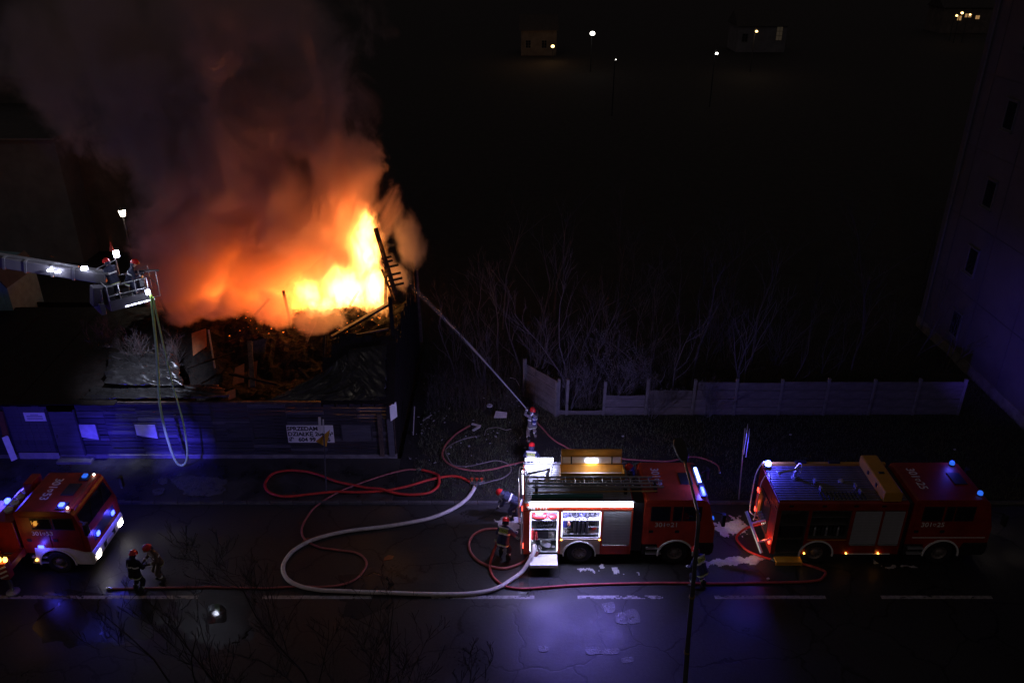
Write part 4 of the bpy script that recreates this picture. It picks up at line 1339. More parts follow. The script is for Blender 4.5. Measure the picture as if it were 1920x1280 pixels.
lamp("rear strip light", 'AREA', (X0 - 0.06, YC + 0.2, ZT - 0.12), 75, (0.55, 0.53, 1.0), 0.05, (-0.8, -0.12, -0.6), 1.4)
# blue lights across the cab roof
xfront = P(1331, 1057).x - X0
MB().bb(xfront - 0.62, xfront - 0.36, -1.05, 1.05, 3.085, 3.12).build("lightbar_base", BLK, E1)
MB().bb(xfront - 0.56, xfront - 0.44, -1.02, -0.55, 3.121, 3.22).build("lightbar_lens", BLUEL, E1, bevel=0.03)
MB().bb(xfront - 0.56, xfront - 0.44, -0.25, 0.75, 3.121, 3.20).build("lightbar_lens", BLUEH, E1, bevel=0.03)
MB().bb(xfront - 0.58, xfront - 0.42, -0.53, -0.27, 3.121, 3.20).build("lightbar_centre", BLK, E1)
MB().bb(xfront + 0.012, xfront + 0.05, -0.85, -0.70, 1.85, 1.93).build("grille_flash", BLUEO, E1)
for x in (1.46, 2.94):
    MB().bb(x - 0.03, x + 0.03, -HW - 0.015, -HW - 0.001, 1.19, 1.23).build("marker_lamp", AMB, E1)
MB().bb(3.06, 4.08, -HW - 0.02, -HW + 0.01, 0.925, 0.945).build("shutter_trim", CHROME, E1)

# stowed ladders lying on the roof
l1 = ladder(0.05, 4.95, -0.62, -0.22, ZT + 0.42, 14, "long aluminium ladder on top of the roof stack of engine 301 21", (X0, YC, 0))
l2 = ladder(0.35, 5.35, -0.66, -0.26, ZT + 0.28, 15, "second aluminium ladder under the topmost one on engine 301 21", (X0, YC, 0))
for x in (0.5, 3.9):
    MB().bb(x - 0.05, x + 0.05, -0.75, -0.15, ZT + 0.012, ZT + 0.235).build("ladder_cradle", BLK, E1)
MB().bb(5.0, 5.1, -0.75, -0.15, 3.085, 3.23).build("ladder_cradle", BLK, E1)
pl = MB().tube([(0.35, -0.78, ZT + 0.12), (5.1, -0.78, ZT + 0.20)], 0.028, 8).build("pike_pole", mat("varnished ash", (0.5, 0.30, 0.10), 0.4, var=0.2), None, loc=(X0, YC, 0))
tag(pl, "varnished wooden pike pole along the near edge of the roof", "pole")
tb = MB().tube([(0.3, -0.97, ZT + 0.10), (3.0, -0.97, ZT + 0.10)], 0.085, 12).build("suction_pipe", mat("teal hose", (0.05, 0.20, 0.20), 0.4), None, loc=(X0, YC, 0))
tag(tb, "dark teal suction pipe stowed beside the ladders", "pipe")

# light given off
lamp("locker strip light", 'AREA', (X0 + 2.15, YC - HW - 0.14, ZT - 0.09), 150, (0.20, 0.15, 1.0), 3.8, (0, -0.84, -0.54), 0.06, spread=R(118))
lamp("roof strip light", 'AREA', (X0 + 0.66, YC + HW - 0.12, ZT + 0.28), 32, (0.52, 0.52, 1.0), 1.05, (0, -0.5, -0.86), 0.08)
lamp("roof strip outer light", 'AREA', (X0 + 0.66, YC + HW - 0.02, ZT + 0.28), 430, (0.42, 0.38, 1.0), 1.05, (-0.1, 0.78, -0.6), 0.08)
lamp("chest lamp light", 'AREA', (X0 + 2.7, YC + 0.55, ZT + 0.56), 10, (0.8, 0.8, 1.0), 0.4, (0, -0.5, -0.86), 0.06)
lamp("locker one light", 'AREA', (X0 + 0.79, YC - HW + 0.06, ZT - 0.47), 48, (0.52, 0.50, 1.0), 0.95, (0, 0.5, -0.86), 0.04)
lamp("locker two light", 'AREA', (X0 + 2.2, YC - HW + 0.06, ZT - 0.47), 58, (0.52, 0.50, 1.0), 1.35, (0, 0.5, -0.86), 0.04)
lamp("blue bar light", 'POINT', (X0 + xfront - 0.49, YC - 0.6, 3.42), 45, (0.10, 0.10, 1.0), 0.12)

# ---------------- engine 301-25
X2 = P(1440, 1057).x
E2 = thing("fire_engine", "red fire engine numbered 301 25 with an ochre roof chest", "fire engine", (X2, YC, 0), 0, "fire engines on the road")
XR2, XF2 = P(1525, 1057).x - X2, P(1756, 1057).x - X2
L2, ZT2 = P(1683, 1057).x - X2 - 0.12, 2.98
x_a, x_b, x_c = 0.18, 1.22, 1.35
x_d, x_e, x_f = 2.85, 2.98, L2
body_frame(E2, L2, ZT2, [(0.0, 0.17), (1.225, 1.345), (2.855, 2.985), (4.02, 4.10), (L2 - 0.08, L2)], red=RED_DIM)
MB().bb(0.1, 8.0, -0.42, 0.42, 0.5, 0.74).build("chassis", BLK, E2)
dkm = mat("dull locker lining", (0.16, 0.15, 0.14), 0.5, 0.3, var=0.3)
open_locker(E2, 0.175, 1.22, 0.56, ZT2 - 0.405, shelves=(0.3, 0.62), lit=False, m=dkm)
open_locker(E2, 1.35, 2.85, 1.26, ZT2 - 0.405, shelves=(0.45, 0.72), lit=False, m=dkm)
shutter(E2, 2.99, 4.015, 0.98, ZT2 - 0.42)
shutter(E2, 4.105, L2 - 0.085, 0.98, ZT2 - 0.42)
MB().bb(2.99, L2 - 0.02, -HW + 0.02, -HW + 0.06, 0.48, 0.92).build("lower_flap", RED_DIM, E2, bevel=0.01)
MB().bb(2.99, L2 - 0.3, -HW - 0.01, -HW + 0.019, 0.49, 0.53).build("reflective_stripe", WHITE, E2)
c = [(XR2 + 0.62 * math.cos(math.pi * i / 16), 0.5 + 0.62 * math.sin(math.pi * i / 16)) for i in range(17)]
MB().prism([(1.30, 1.235), (1.30, 0.5)] + c[::-1] + [(2.94, 0.5), (2.94, 1.235)] if XR2 + 0.62 < 2.94 else [(1.3, 1.235)] + c[::-1], -HW + 0.005, -HW + 0.04).build("wheel_panel", RED_DIM, E2, bevel=0.006)
MB().bb(1.36, 2.86, -HW - 0.004, -HW + 0.004, 1.18, 1.215).build("reflective_stripe", YEL, E2)
arch(E2, XR2, -HW, 0.62, WHITE, wd=0.05, th=0.06, a0=-8, a1=188)
for x in (XR2, XF2):
    for s in (-1, 1):
        wheel(E2, x, s * (HW - 0.19), r=0.52, side=s)
xf2 = P(1838, 1057).x - X2
cab(E2, L2 + 0.18, xf2, XF2, ("301", "25"), [(L2 + 0.62, L2 + 1.30), (L2 + 1.48, L2 + 1.72), (L2 + 1.85, L2 + 2.5)], red=RED_DIM)
MB().bb(L2 + 0.01, L2 + 0.17, -HW + 0.1, HW - 0.1, 0.6, 2.9).build("cab_gap", BLK, E2)
MB().bb(L2 + 0.4, xf2 - 0.15, -HW - 0.004, -HW + 0.003, 1.30, 1.335).build("reflective_stripe", LETW, E2)
dk = MB().bb(0.06, L2 - 0.06, -0.055, 0.055, 0, 0.035).build("deck_slat", mat("dark chequer deck", (0.20, 0.20, 0.22), 0.4, 0.5, var=0.3), E2, bevel=0.008, seg=1)
dk.location = (0, -HW + 0.20, ZT2 - 0.018)
for i in range(1, 15):
    cc = share(dk, "deck_slat", E2)
    cc.location = (0, -HW + 0.20 + i * 0.15, ZT2 - 0.018)
MB().bb(0.0, L2, HW - 0.12, HW, ZT2 - 0.019, ZT2 + 0.12).build("deck_rail", YEL, E2, bevel=0.01)
for x in (1.55, 2.9):
    MB().bb(x - 0.22, x + 0.22, HW - 0.13, HW - 0.0, ZT2 + 0.121, ZT2 + 0.2).build("rail_bracket", BLK, E2)
MB().prism([(L2 - 1.05, ZT2 + 0.018), (L2 - 0.35, ZT2 + 0.018), (L2 - 0.35, ZT2 + 0.40), (L2 - 0.42, ZT2 + 0.46), (L2 - 1.0, ZT2 + 0.46), (L2 - 1.05, ZT2 + 0.42)], -HW + 0.02, HW - 0.02).build("roof_chest", YEL, E2, bevel=0.025)
for y in (-0.5, 0.3):
    MB().bb(L2 - 1.08, L2 - 1.05, y - 0.05, y + 0.05, ZT2 + 0.2, ZT2 + 0.34).build("chest_latch", BLK, E2)
MB().bb(L2 - 0.80, L2 - 0.60, -0.05, 0.05, ZT2 + 0.461, ZT2 + 0.5).build("chest_handle", BLK, E2)
monitor(E2, 1.05, 0.30, ZT2 + 0.018)
for x, y in ((1.75, 0.0), (1.80, -0.5), (3.2, -0.35), (3.25, -0.7)):
    MB().bb(x - 0.03, x + 0.03, y - 0.1, y + 0.1, ZT2 + 0.018, ZT2 + 0.18).build("roof_clip", ALU, E2)
rg = MB().bb(-0.02, 0.02, -0.22, 0.22, 0, 0.03).build("deck_vent", BLK, E2)
rg.location = (1.7, -0.85, ZT2 + 0.018)
for i in range(1, 12):
    cc = share(rg, "deck_vent", E2)
    cc.location = (1.7 + i * 0.15, -0.85, ZT2 + 0.018)
MB().lathe([(0.12, 0), (0.12, 0.05), (0.05, 0.07)], 14, Matrix.Translation((2.8, 0.05, ZT2 + 0.018))).build("deck_cap", ALU, E2)
for x in (0.5, 1.75, 2.95, 4.0):
    MB().bb(x - 0.08, x + 0.08, -HW - 0.015, -HW - 0.001, ZT2 - 0.20, ZT2 - 0.12).build("side_lamp", BLK, E2)
beacon(E2, 0.18, HW - 0.28, ZT2 + 0.13, BLUEH, 0.12, 0.2)
beacon(E2, xf2 - 0.75, HW - 0.18, 3.085, BLUEO, 0.10, 0.16)
beacon(E2, xf2 - 0.62, -HW + 0.35, 3.085, BLUEO, 0.10, 0.16)
# rear: open tailgate, pump, red lamps, rail, tube barrier, step
MB().bb(-0.02, 0.0, -0.55, 0.75, 0.9, 2.3).build("pump_bay", BLK, E2)
MB().bb(-0.07, -0.021, 0.35, 0.7, 1.2, 2.1).build("pump_panel", YEL, E2)
for k in range(5):
    MB().cyl((-0.02, -0.4 + 0.17 * k, 1.35), (-0.18, -0.4 + 0.17 * k, 1.32), 0.055, n=10).build("outlet", ALU, E2)
for y in (-HW + 0.25, HW - 0.25):
    MB().bb(-0.05, -0.001, y - 0.06, y + 0.06, 0.85, 1.02).build("tail_lamp", REDL, E2)
MB().bb(-0.04, -0.001, HW - 0.35, HW - 0.15, 1.8, 1.95).build("tail_lamp", REDL, E2)
MB().tube(smooth_path([(-0.02, 0.6, 0.9), (-0.28, 0.6, 1.0), (-0.28, 0.95, 1.1), (-0.22, 1.05, 2.6), (0.0, 1.0, ZT2 + 0.3), (0.12, 1.0, ZT2)], 5), 0.025, 8).build("rear_rail", WHITE, E2)
MB().tube(smooth_path([(-0.02, 0.3, 0.9), (-0.28, 0.3, 1.0), (-0.28, 0.25, 1.1), (-0.24, 0.3, 2.6), (0.0, 0.3, ZT2 + 0.3), (0.12, 0.3, ZT2)], 5), 0.022, 8).build("rear_rail", WHITE, E2)
MB().bb(0.18, 1.2, -HW - 0.32, -HW + 0.02, 0.32, 0.38).build("folding_step", YEL, E2, bevel=0.01)
MB().bb(0.18, 1.2, -HW - 0.33, -HW - 0.27, 0.22, 0.318).build("step_edge", YEL, E2)
pa, pb = PY(1399, 958, YC - 0.2), PY(1428, 1036, YC - 1.35)
b = MB().cyl(pa - Vector((X2, YC, 0)), pb - Vector((X2, YC, 0)), 0.06, n=12)
for s in (0.3, 0.75):
    m_ = (pa.lerp(pb, s)) - Vector((X2, YC, 0))
    b.cyl(m_, m_ + Vector((0.55, 0, 0.18)), 0.04, n=8)
b.build("rear_guard_bar", WHITE, E2)
for x in (1.32, 2.95, 4.2):
    MB().ball((x, -HW - 0.02, 0.56), 0.035, 6).build("marker_lamp", AMB, E2)
lamp("rear beacon light", 'POINT', (X2 + 0.18, YC + HW - 0.28, ZT2 + 0.52), 230, (0.07, 0.07, 1.0), 0.12)
lamp("front beacon light", 'POINT', (X2 + xf2 - 0.7, YC + HW - 0.05, 3.45), 12, (0.07, 0.07, 1.0), 0.12)
lamp("front beacon beam", 'SPOT', (X2 + xf2 - 0.6, YC + HW - 0.05, 3.35), 2100, (0.13, 0.07, 1.0), 0.12, Vector((25.4, 37.0, 3.8)) - Vector((X2 + xf2 - 0.6, YC + HW, 3.3)), spot=R(44))
lamp("tail lamp light", 'POINT', (X2 - 0.25, YC - HW + 0.25, 1.05), 8, (1.0, 0.10, 0.04), 0.06)
lamp("tail lamp light", 'POINT', (X2 - 0.25, YC + HW - 0.25, 1.3), 5, (1.0, 0.08, 0.03), 0.06)
lamp("tail lamp light", 'POINT', (X0 - 0.2, YC - HW + 0.1, 0.95), 3, (1.0, 0.12, 0.05), 0.06)
for X_, pw in ((X0 + xfront, 60), (X2 + xf2, 25)):
    for s in (-1, 1):
        lamp("headlight beam", 'SPOT', (X_ + 0.12, YC + s * 0.92, 0.74), pw, (1, 0.86, 0.66), 0.08, (1, 0, -0.12), spot=R(70))
# ---------------- platform truck 301-53 at the left
YC3 = P(125, 1075).y + 1.25
xf3w = P(186, 1072).x
X3 = xf3w - 9.6
E3 = thing("platform_truck", "red aerial platform truck numbered 301 53 with white bumper and raised boom", "fire engine", (xf3w, YC3, 0), R(-1), "fire engines on the road")
o3 = -9.6
cabr = -2.55
XF3 = -1.38
cab(E3, cabr, 0.0, XF3, ("301", "53"), [(-1.95, -1.25), (-1.12, -0.42)], zt=2.95, ns=0.9, red=RED_DIM)
for x in (XF3, -6.2, -7.6):
    for s in (-1, 1):
        wheel(E3, x, s * (HW - 0.19), side=s)
MB().bb(-9.4, -0.4, -0.42, 0.42, 0.5, 0.74).build("chassis", BLK, E3)
MB().bb(-9.5, cabr - 0.95, -HW, HW, 0.8, 1.5).build("body", RED, E3, bevel=0.03)
MB().bb(-9.45, cabr - 0.95, -HW + 0.04, HW - 0.04, 1.502, 1.54).build("deck", mat("sandy deck", (0.36, 0.29, 0.24), 0.7, var=0.2, scale=3), E3)
MB().bb(-9.4, cabr - 0.1, -HW - 0.01, -HW + 0.05, 0.83, 0.88).build("reflective_stripe", YEL, E3)
# locker block behind the cab
MB().bb(cabr - 0.93, cabr - 0.12, -HW, HW, 0.75, 2.45).build("locker_block", RED_DIM, E3, bevel=0.03)
shutter(E3, cabr - 0.85, cabr - 0.22, 1.0, 2.2, m=YEL)
for k in range(4):
    MB().lathe([(0.14, 0), (0.17, 0.1), (0.05, 0.2)], 12, Matrix.Translation((cabr - 0.6, -0.6 + 0.4 * k, 2.451))).build("air_horn", WHITE, E3)
MB().bb(cabr - 0.5, cabr - 0.15, 0.4, 1.1, 2.452, 3.0).build("roof_case", RED_DIM, E3, bevel=0.03)
# white fender, bumper corners, lamps
MB().prism([(XF3 - 0.85, 0.55), (XF3 - 0.66, 0.55)] + [(XF3 + 0.68 * math.cos(a), 0.5 + 0.68 * math.sin(a)) for a in [math.pi * (1 - i / 14) for i in range(15)]] + [(-0.1, 0.5), (-0.1, 1.0), (XF3 + 0.55, 1.25), (XF3 - 0.75, 1.25)], -HW - 0.012, -HW + 0.05).build("fender", WHITE, E3, bevel=0.008)
for s in (-1, 1):
    MB().bb(0.055, 0.11, s * 0.95 - 0.13, s * 0.95 + 0.13, 0.60, 0.82).build("headlight", HEADL, E3, bevel=0.03)
    MB().bb(0.03, 0.10, s * 0.62 - 0.09, s * 0.62 + 0.09, 1.38, 1.55).build("grille_flash", BLUEL, E3, bevel=0.02)
    MB().bb(0.05, 0.075, s * 0.35 - 0.12, s * 0.35 + 0.12, 0.62, 0.85).build("bumper_vent", BLK, E3)
    MB().ball((-0.55, s * 1.05, 3.0), 0.05, 6).build("marker_lamp", HEADD, E3)
MB().bb(0.08, 0.10, -0.26, 0.26, 0.66, 0.80).build("number_plate", WHITE, E3)
MB().bb(-0.42, -0.30, -1.1, 1.1, 2.90, 3.0).build("roof_bar", RED, E3)
MB().bb(-1.0, -0.65, -1.12, -0.7, 2.955, 3.0).build("lightbar_base", BLK, E3)
MB().bb(-0.92, -0.74, -1.02, -0.82, 3.001, 3.09).build("lightbar_lens", BLUEL, E3, bevel=0.03)
MB().bb(-1.0, -0.65, 0.7, 1.12, 2.955, 3.0).build("lightbar_base", BLK, E3)
MB().bb(-0.92, -0.74, 0.80, 1.02, 3.001, 3.09).build("lightbar_lens", BLUEO, E3, bevel=0.03)
MB().bb(-1.95, -1.75, -HW - 0.05, -HW - 0.013, 1.28, 1.38).build("side_flash", BLUEL, E3)
MB().ball((-2.18, -HW - 0.03, 0.68), 0.05, 6).build("marker_lamp", AMB, E3)
# jack leg with its amber lamp
jx = -2.7
MB().bb(jx - 0.14, jx + 0.14, -HW - 1.0, -HW + 0.1, 0.95, 1.2).build("outrigger_beam", RED_DIM, E3, bevel=0.01)
jk = MB().bb(jx - 0.17, jx + 0.17, -HW - 1.2, -HW - 0.9, 0.75, 1.5).build("outrigger_leg", RED_DIM, E3, bevel=0.01)
for k in range(3):
    MB().bar((jx - 0.16, -HW - 1.206, 0.82 + 0.2 * k), (jx + 0.16, -HW - 1.206, 0.98 + 0.2 * k), 0.01, 0.07, up=(0, 0, 1)).build("reflective_stripe", WHITE, jk)
MB().cyl((jx, -HW - 1.05, 0.1), (jx, -HW - 1.05, 0.76), 0.06, n=12).build("jack_ram", CHROME, jk)
MB().lathe([(0.24, 0.0), (0.24, 0.05), (0.08, 0.1)], 16, Matrix.Translation((jx, -HW - 1.05, 0.0))).build("jack_foot", ALU, jk)
for k in (-0.10, 0.12):
    MB().bb(jx + k - 0.05, jx + k + 0.05, -HW - 1.1, -HW - 1.0, 1.502, 1.66).build("amber_lamp", AMB, jk)
lamp("amber lamp light", 'POINT', (xf3w + jx + 0.05, YC3 - HW - 1.25, 1.75), 2, (1, 0.45, 0.08), 0.08)
# turntable and boom: first arm rises out of the frame, the second comes back to the basket
TT = Vector((-7.4, 0.0, 1.54))
MB().cyl(TT, TT + Vector((0, 0, 0.5)), 0.9, n=28).build("turntable", RED, E3)
inv = (Matrix.Translation((xf3w, YC3, 0)) @ Matrix.Rotation(R(-1), 4, 'Z')).inverted()
B1 = inv @ PY(200, 521, 31.7)          # boom tip
B0 = inv @ PY(-310, 440, 31.2)         # elbow, out of frame
MB().bar(TT + Vector((0, 0.1, 0.6)), B0, 0.5, 0.6).build("lower_boom", WHITE, E3, bevel=0.03)
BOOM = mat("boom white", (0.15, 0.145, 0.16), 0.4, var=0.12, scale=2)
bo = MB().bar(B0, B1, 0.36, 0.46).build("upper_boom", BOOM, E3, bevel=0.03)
dv = (B1 - B0).normalized()
n_up = Vector((0, 0, 1))
for t_ in (0.62, 0.70, 0.80, 0.88):
    p = B0.lerp(B1, t_)
    MB().bar(p - dv * 0.05, p + dv * 0.05, 0.41, 0.51).build("boom_collar", ALU, bo)
MB().bar(B0.lerp(B1, 0.45) + n_up * 0.32, B0.lerp(B1, 0.90) + n_up * 0.30, 0.10, 0.08).build("cable_tray", ALU, bo)
p = B0.lerp(B1, 0.93)
MB().bar(p + n_up * 0.26, p + n_up * 0.26 + dv * 0.9, 0.3, 0.07).build("boom_head", ALU, bo)
p = PY(158, 503, 31.35)
bl = MB().box(tuple(inv @ p), (0.22, 0.12, 0.12)).build("boom_lamp", LEDW, bo)
p2 = inv @ PY(94, 507, 31.3); p3 = inv @ PY(108, 510, 31.3)
for q in (p2, p3):
    MB().box(tuple(q), (0.22, 0.06, 0.06)).build("boom_marker", LEDW, bo)
lamp("boom lamp light", 'SPOT', PY(178, 500, 31.0) + Vector((0.35, -0.2, 0.25)), 520, (0.72, 0.72, 1.0), 0.06, (-1, 0.12, -0.05), spot=R(60))
# orange stays of the folded support
MB().bar((-5.2, 0.3, 1.9), (-3.6, 0.0, 1.7), 0.10, 0.12).build("boom_rest", mat("orange paint", (0.75, 0.2, 0.03), 0.4), E3)
# basket
bc = PY(231, 531, 31.9)
bl_c = inv @ bc
bk = thing("basket", None, None)
bk.parent = E3
bk.location = bl_c
bk.rotation_euler = (0, 0, R(42))
BW, BD, BH = 1.6, 1.0, 1.05
fz = -0.85
MB().bb(-BW / 2, BW / 2, -BD / 2, BD / 2, fz, fz + 0.08).build("basket_floor", ALU, bk, bevel=0.01)
pn = mat("basket panel", (0.13, 0.12, 0.14), 0.5, var=0.2)
MB().bb(-BW / 2, BW / 2, -BD / 2 - 0.03, -BD / 2 - 0.002, fz - 0.02, fz + 0.42).build("basket_panel", pn, bk)
MB().bb(-BW / 2, BW / 2, BD / 2 + 0.002, BD / 2 + 0.03, fz - 0.02, fz + 0.42).build("basket_panel", pn, bk)
MB().bb(-BW / 2 - 0.03, -BW / 2 - 0.002, -BD / 2, BD / 2, fz - 0.02, fz + 0.9).build("basket_panel", pn, bk)
seg_l = MB().bb(-0.10, 0.10, -0.012, 0.0, 0, 0.05).build("emissive_reflector", LEDS, bk)  # reflectors, their shine given as emission
seg_l.location = (-0.15, -BD / 2 - 0.031, fz + 0.02)
for i in range(1, 5):
    cc = share(seg_l, "emissive_reflector", bk)
    cc.location = (-0.15 + 0.25 * i, -BD / 2 - 0.031, fz + 0.02)
def rail(pts, name="railing"):
    MB().tube(pts, 0.024, 8).build(name, ALU, bk)
for z in (fz + 0.62, fz + BH):
    rail([(-BW / 2, -BD / 2, z), (BW / 2, -BD / 2, z), (BW / 2, BD / 2, z), (-BW / 2, BD / 2, z), (-BW / 2, -BD / 2, z)])
for x in (-BW / 2, -0.35, 0.3, BW / 2):
    for y in (-BD / 2, BD / 2):
        rail([(x, y, fz), (x, y, fz + BH)], "railing_post")
rail([(BW / 2, -0.15, fz), (BW / 2, -0.15, fz + BH)], "railing_post")
rail([(BW / 2 + 0.02, -BD / 2, fz + 0.1), (BW / 2 + 0.42, -BD / 2, fz + 0.12), (BW / 2 + 0.42, -BD / 2, fz + 1.2), (BW / 2 + 0.02, -BD / 2, fz + 1.1)], "front_frame")
rail([(BW / 2 + 0.02, BD / 2, fz + 0.1), (BW / 2 + 0.42, BD / 2, fz + 0.12), (BW / 2 + 0.42, BD / 2, fz + 1.2), (BW / 2 + 0.02, BD / 2, fz + 1.1)], "front_frame")
rail([(BW / 2 + 0.42, -BD / 2, fz + 0.62), (BW / 2 + 0.42, BD / 2, fz + 0.62)], "front_frame")
for k, (x, y, z, a, b_, h) in enumerate(((0.5, 0.3, 0.08, .3, .25, .6), (-0.1, -0.35, 0.08, .5, .2, .35), (0.65, -0.2, 0.45, .2, .3, .5), (-0.7, 0.32, 0.42, .22, .3, .55))):
    MB().bb(x - a / 2, x + a / 2, y - b_ / 2, y + b_ / 2, fz + z + 0.01, fz + z + h).build("equipment_box", BLK if k % 2 else pn, bk, bevel=0.02)
# control desk, water cannon, search lamp on its mast
MB().prism([(-0.85, fz + 0.42), (-0.55, fz + 0.42), (-0.50, fz + 0.95), (-0.80, fz + 1.05)], -0.45, 0.15).build("control_desk", BLK, bk, bevel=0.02)
MB().tube(smooth_path([(0.7, 0.0, fz + 0.4), (0.75, 0.0, fz + 1.0), (0.95, 0.0, fz + 1.15), (1.5, -0.05, fz + 1.05)], 4), [0.07] * 9 + [0.06, 0.05, 0.045, 0.05], 10).build("water_cannon", ALU, bk)
MB().cyl((0.05, BD / 2, fz + BH), (0.05, BD / 2, fz + 2.0), 0.03, n=8).build("lamp_mast", ALU, bk)
MB().bar((-0.75, BD / 2, fz + 1.55), (0.05, BD / 2, fz + 1.75), 0.03, 0.03).build("lamp_mast", ALU, bk)
MB().box((0.10, BD / 2 - 0.06, fz + 2.0), (0.22, 0.10, 0.30)).build("search_lamp", LEDW, bk, bevel=0.03)
MB().lathe([(0.0, 0), (0.10, 0.0), (0.005, 0.42)], 10, Matrix.Translation((-0.02, BD / 2, fz + 2.15))).build("lamp_hood", RED_DIM, bk)
MB().bar((-1.3, 0, -0.2), (-BW / 2 - 0.03, 0, -0.3), 0.5, 0.8).build("basket_mount", pn, bk, bevel=0.03)
MB().bb(-1.2, -1.0, -0.5, 0.5, -0.95, -0.45).build("levelling_frame", pn, bk, bevel=0.02)
for y in (-0.42, 0.42):
    MB().cyl((-1.1, y, -0.9), (-1.0, y, 0.1), 0.05, n=8).build("levelling_ram", CHROME, bk)
MB().box(tuple((Matrix.Translation(bl_c) @ Matrix.Rotation(R(42), 4, 'Z')).inverted() @ (inv @ Vector((-15.06, 31.5, 8.87)))), (0.16, 0.12, 0.2)).build("basket_lamp", LEDW, bk, bevel=0.02)
lamp("search lamp light", 'POINT', bc + Vector((0.2, -0.75, 1.15)), 14, (0.72, 0.76, 1.0), 0.12)
lamp("basket under light", 'SPOT', bc + Vector((0.1, -0.2, -0.95)), 2200, (0.66, 0.72, 1.0), 0.1, PY(268, 692, SY + 2.0) - bc, spot=R(66))
# beacons and headlamps of the platform truck
def w3(x, y, z):
    return inv.inverted() @ Vector((x, y, z))
lamp("roof beacon light", 'POINT', w3(-0.82, -0.9, 3.35), 26, (0.07, 0.07, 1.0), 0.12)
for px_, py_, e_ in ((335, 832, 3900), (205, 826, 2600)):
    s_ = w3(-0.82, HW + 0.15, 3.25)
    lamp("far roof beacon beam", 'SPOT', s_, e_, (0.055, 0.04, 1.0), 0.12, PY(px_, py_, SY) - s_, spot=R(34))
lamp("grille flash light", 'POINT', w3(0.22, 0.62, 1.5), 16, (0.07, 0.06, 1.0), 0.08)
lamp("grille flash light", 'POINT', w3(0.22, -0.62, 1.5), 16, (0.07, 0.06, 1.0), 0.08)
lamp("side flash light", 'POINT', w3(-1.85, -HW - 0.2, 1.35), 10, (0.07, 0.06, 1.0), 0.08)
for s in (-1, 1):
    lamp("headlight beam", 'SPOT', w3(0.16, s * 0.95, 0.74), 85, (1, 0.92, 0.78), 0.1, Matrix.Rotation(R(-1), 3, 'Z') @ Vector((1, -0.02, -0.13)), spot=R(65))
# flashing beacon over the tail, out of frame
lamp("tail beacon light", 'POINT', w3(-4.4, HW + 0.15, 2.4), 420, (0.06, 0.045, 1.0), 0.15)
MB().lathe([(0.12, 0), (0.12, 0.12), (0.05, 0.18)], 14, Matrix.Translation((-4.4, HW - 0.15, 1.56))).build("beacon", BLUEL, E3, smooth=True)
# ------------------------------------------------------------------ hoses
HRED = mat("red hose", (0.62, 0.035, 0.025), 0.5, var=0.25, scale=4, bump=0.25, bscale=40)
HPINK = mat("dull pink hose", (0.36, 0.10, 0.09), 0.6, var=0.3, scale=4, bump=0.25, bscale=40)
HWHITE = mat("white hose", (0.66, 0.60, 0.58), 0.6, var=0.2, scale=5, bump=0.25, bscale=40)
HGREEN = mat("yellow green hose", (0.56, 0.92, 0.17), 0.5, var=0.15, scale=4)
HBRN = mat("dirty brown hose", (0.16, 0.075, 0.06), 0.7, var=0.35, scale=3)

def crop(ox, oy, sc, pts):
    return [(ox + x / sc, oy + y / sc) for x, y in pts]

def coupling(t, p, d, r):
    d = d.normalized()
    MB().tube([p - d * 0.11, p - d * 0.06, p - d * 0.05, p + d * 0.05, p + d * 0.06, p + d * 0.11], [r * 1.05, r * 1.05, r * 1.45, r * 1.45, r * 1.05, r * 1.05], 10).build("coupling", CHROME, t)

def hose(label, m, pts, r, z0=None, lift=None, ground=None, couple=(0, 1), flat=0.85):
    z0 = r * 0.9 if z0 is None else z0
    w_ = []
    for q in pts:
        if isinstance(q, Vector):
            w_.append(q)
        else:
            g_ = VZ + 0.03 if P(q[0], q[1]).y > ROAD_F else 0.0
            w_.append(P(q[0], q[1], z0 + g_))
    path = smooth_path(w_, 9)
    path = [p + Vector((0.014 * nz(i * 0.13, r, 1, 3), 0.014 * nz(i * 0.13, r, 1, 8), 0)) for i, p in enumerate(path)]
    # where the hose crosses itself it climbs over
    for i, p in enumerate(path):
        for j in range(0, i - 14):
            q = path[j]
            dx = (p.x - q.x) ** 2 + (p.y - q.y) ** 2
            if dx < (r * 5) ** 2 and abs(q.z - p.z) < 2 * r:
                p.z = max(p.z, q.z + 1.8 * r * (1 - math.sqrt(dx) / (r * 5)))
    o0 = path[0].copy()
    t = thing("fire_hose", label, "fire hose", o0, 0, "fire hoses laid out")
    MB().tube([p - o0 for p in path], r, 10, flat=flat).build("hose_line", m, t, smooth=True)
    if 0 in couple:
        coupling(t, Vector((0, 0, 0)), path[1] - path[0], r)
    if 1 in couple:
        coupling(t, path[-1] - o0, path[-1] - path[-2], r)
    return path

h1 = crop(480, 840, 3.31, [(1345, 218), (1280, 184), (1220, 173), (1130, 183), (1040, 206), (930, 238), (800, 262), (700, 270), (600, 272), (480, 270), (330, 285), (220, 298), (130, 292), (70, 262), (58, 212), (108, 157), (200, 138), (300, 143), (400, 168), (500, 205), (620, 232), (750, 258), (850, 276), (960, 288), (1060, 279), (1120, 246), (1138, 200), (1110, 156), (1015, 132)])
hose("bright red hose lying in a figure eight before the shack", HRED, h1, 0.062)
h2 = crop(480, 840, 3.31, [(1008, 131), (930, 134), (820, 160), (650, 215), (500, 278), (370, 362), (310, 440), (285, 500), (292, 548), (330, 585), (400, 615), (500, 630), (600, 642), (660, 668), (685, 712), (660, 770), (600, 822), (500, 852), (400, 859), (250, 856), (100, 866), (-40, 866)])
h2 += [(400, 1100), (330, 1101), (262, 1102), (205, 1103)]
hose("thin dull red hose winding from the figure eight to the two men at left", HPINK, h2, 0.045)
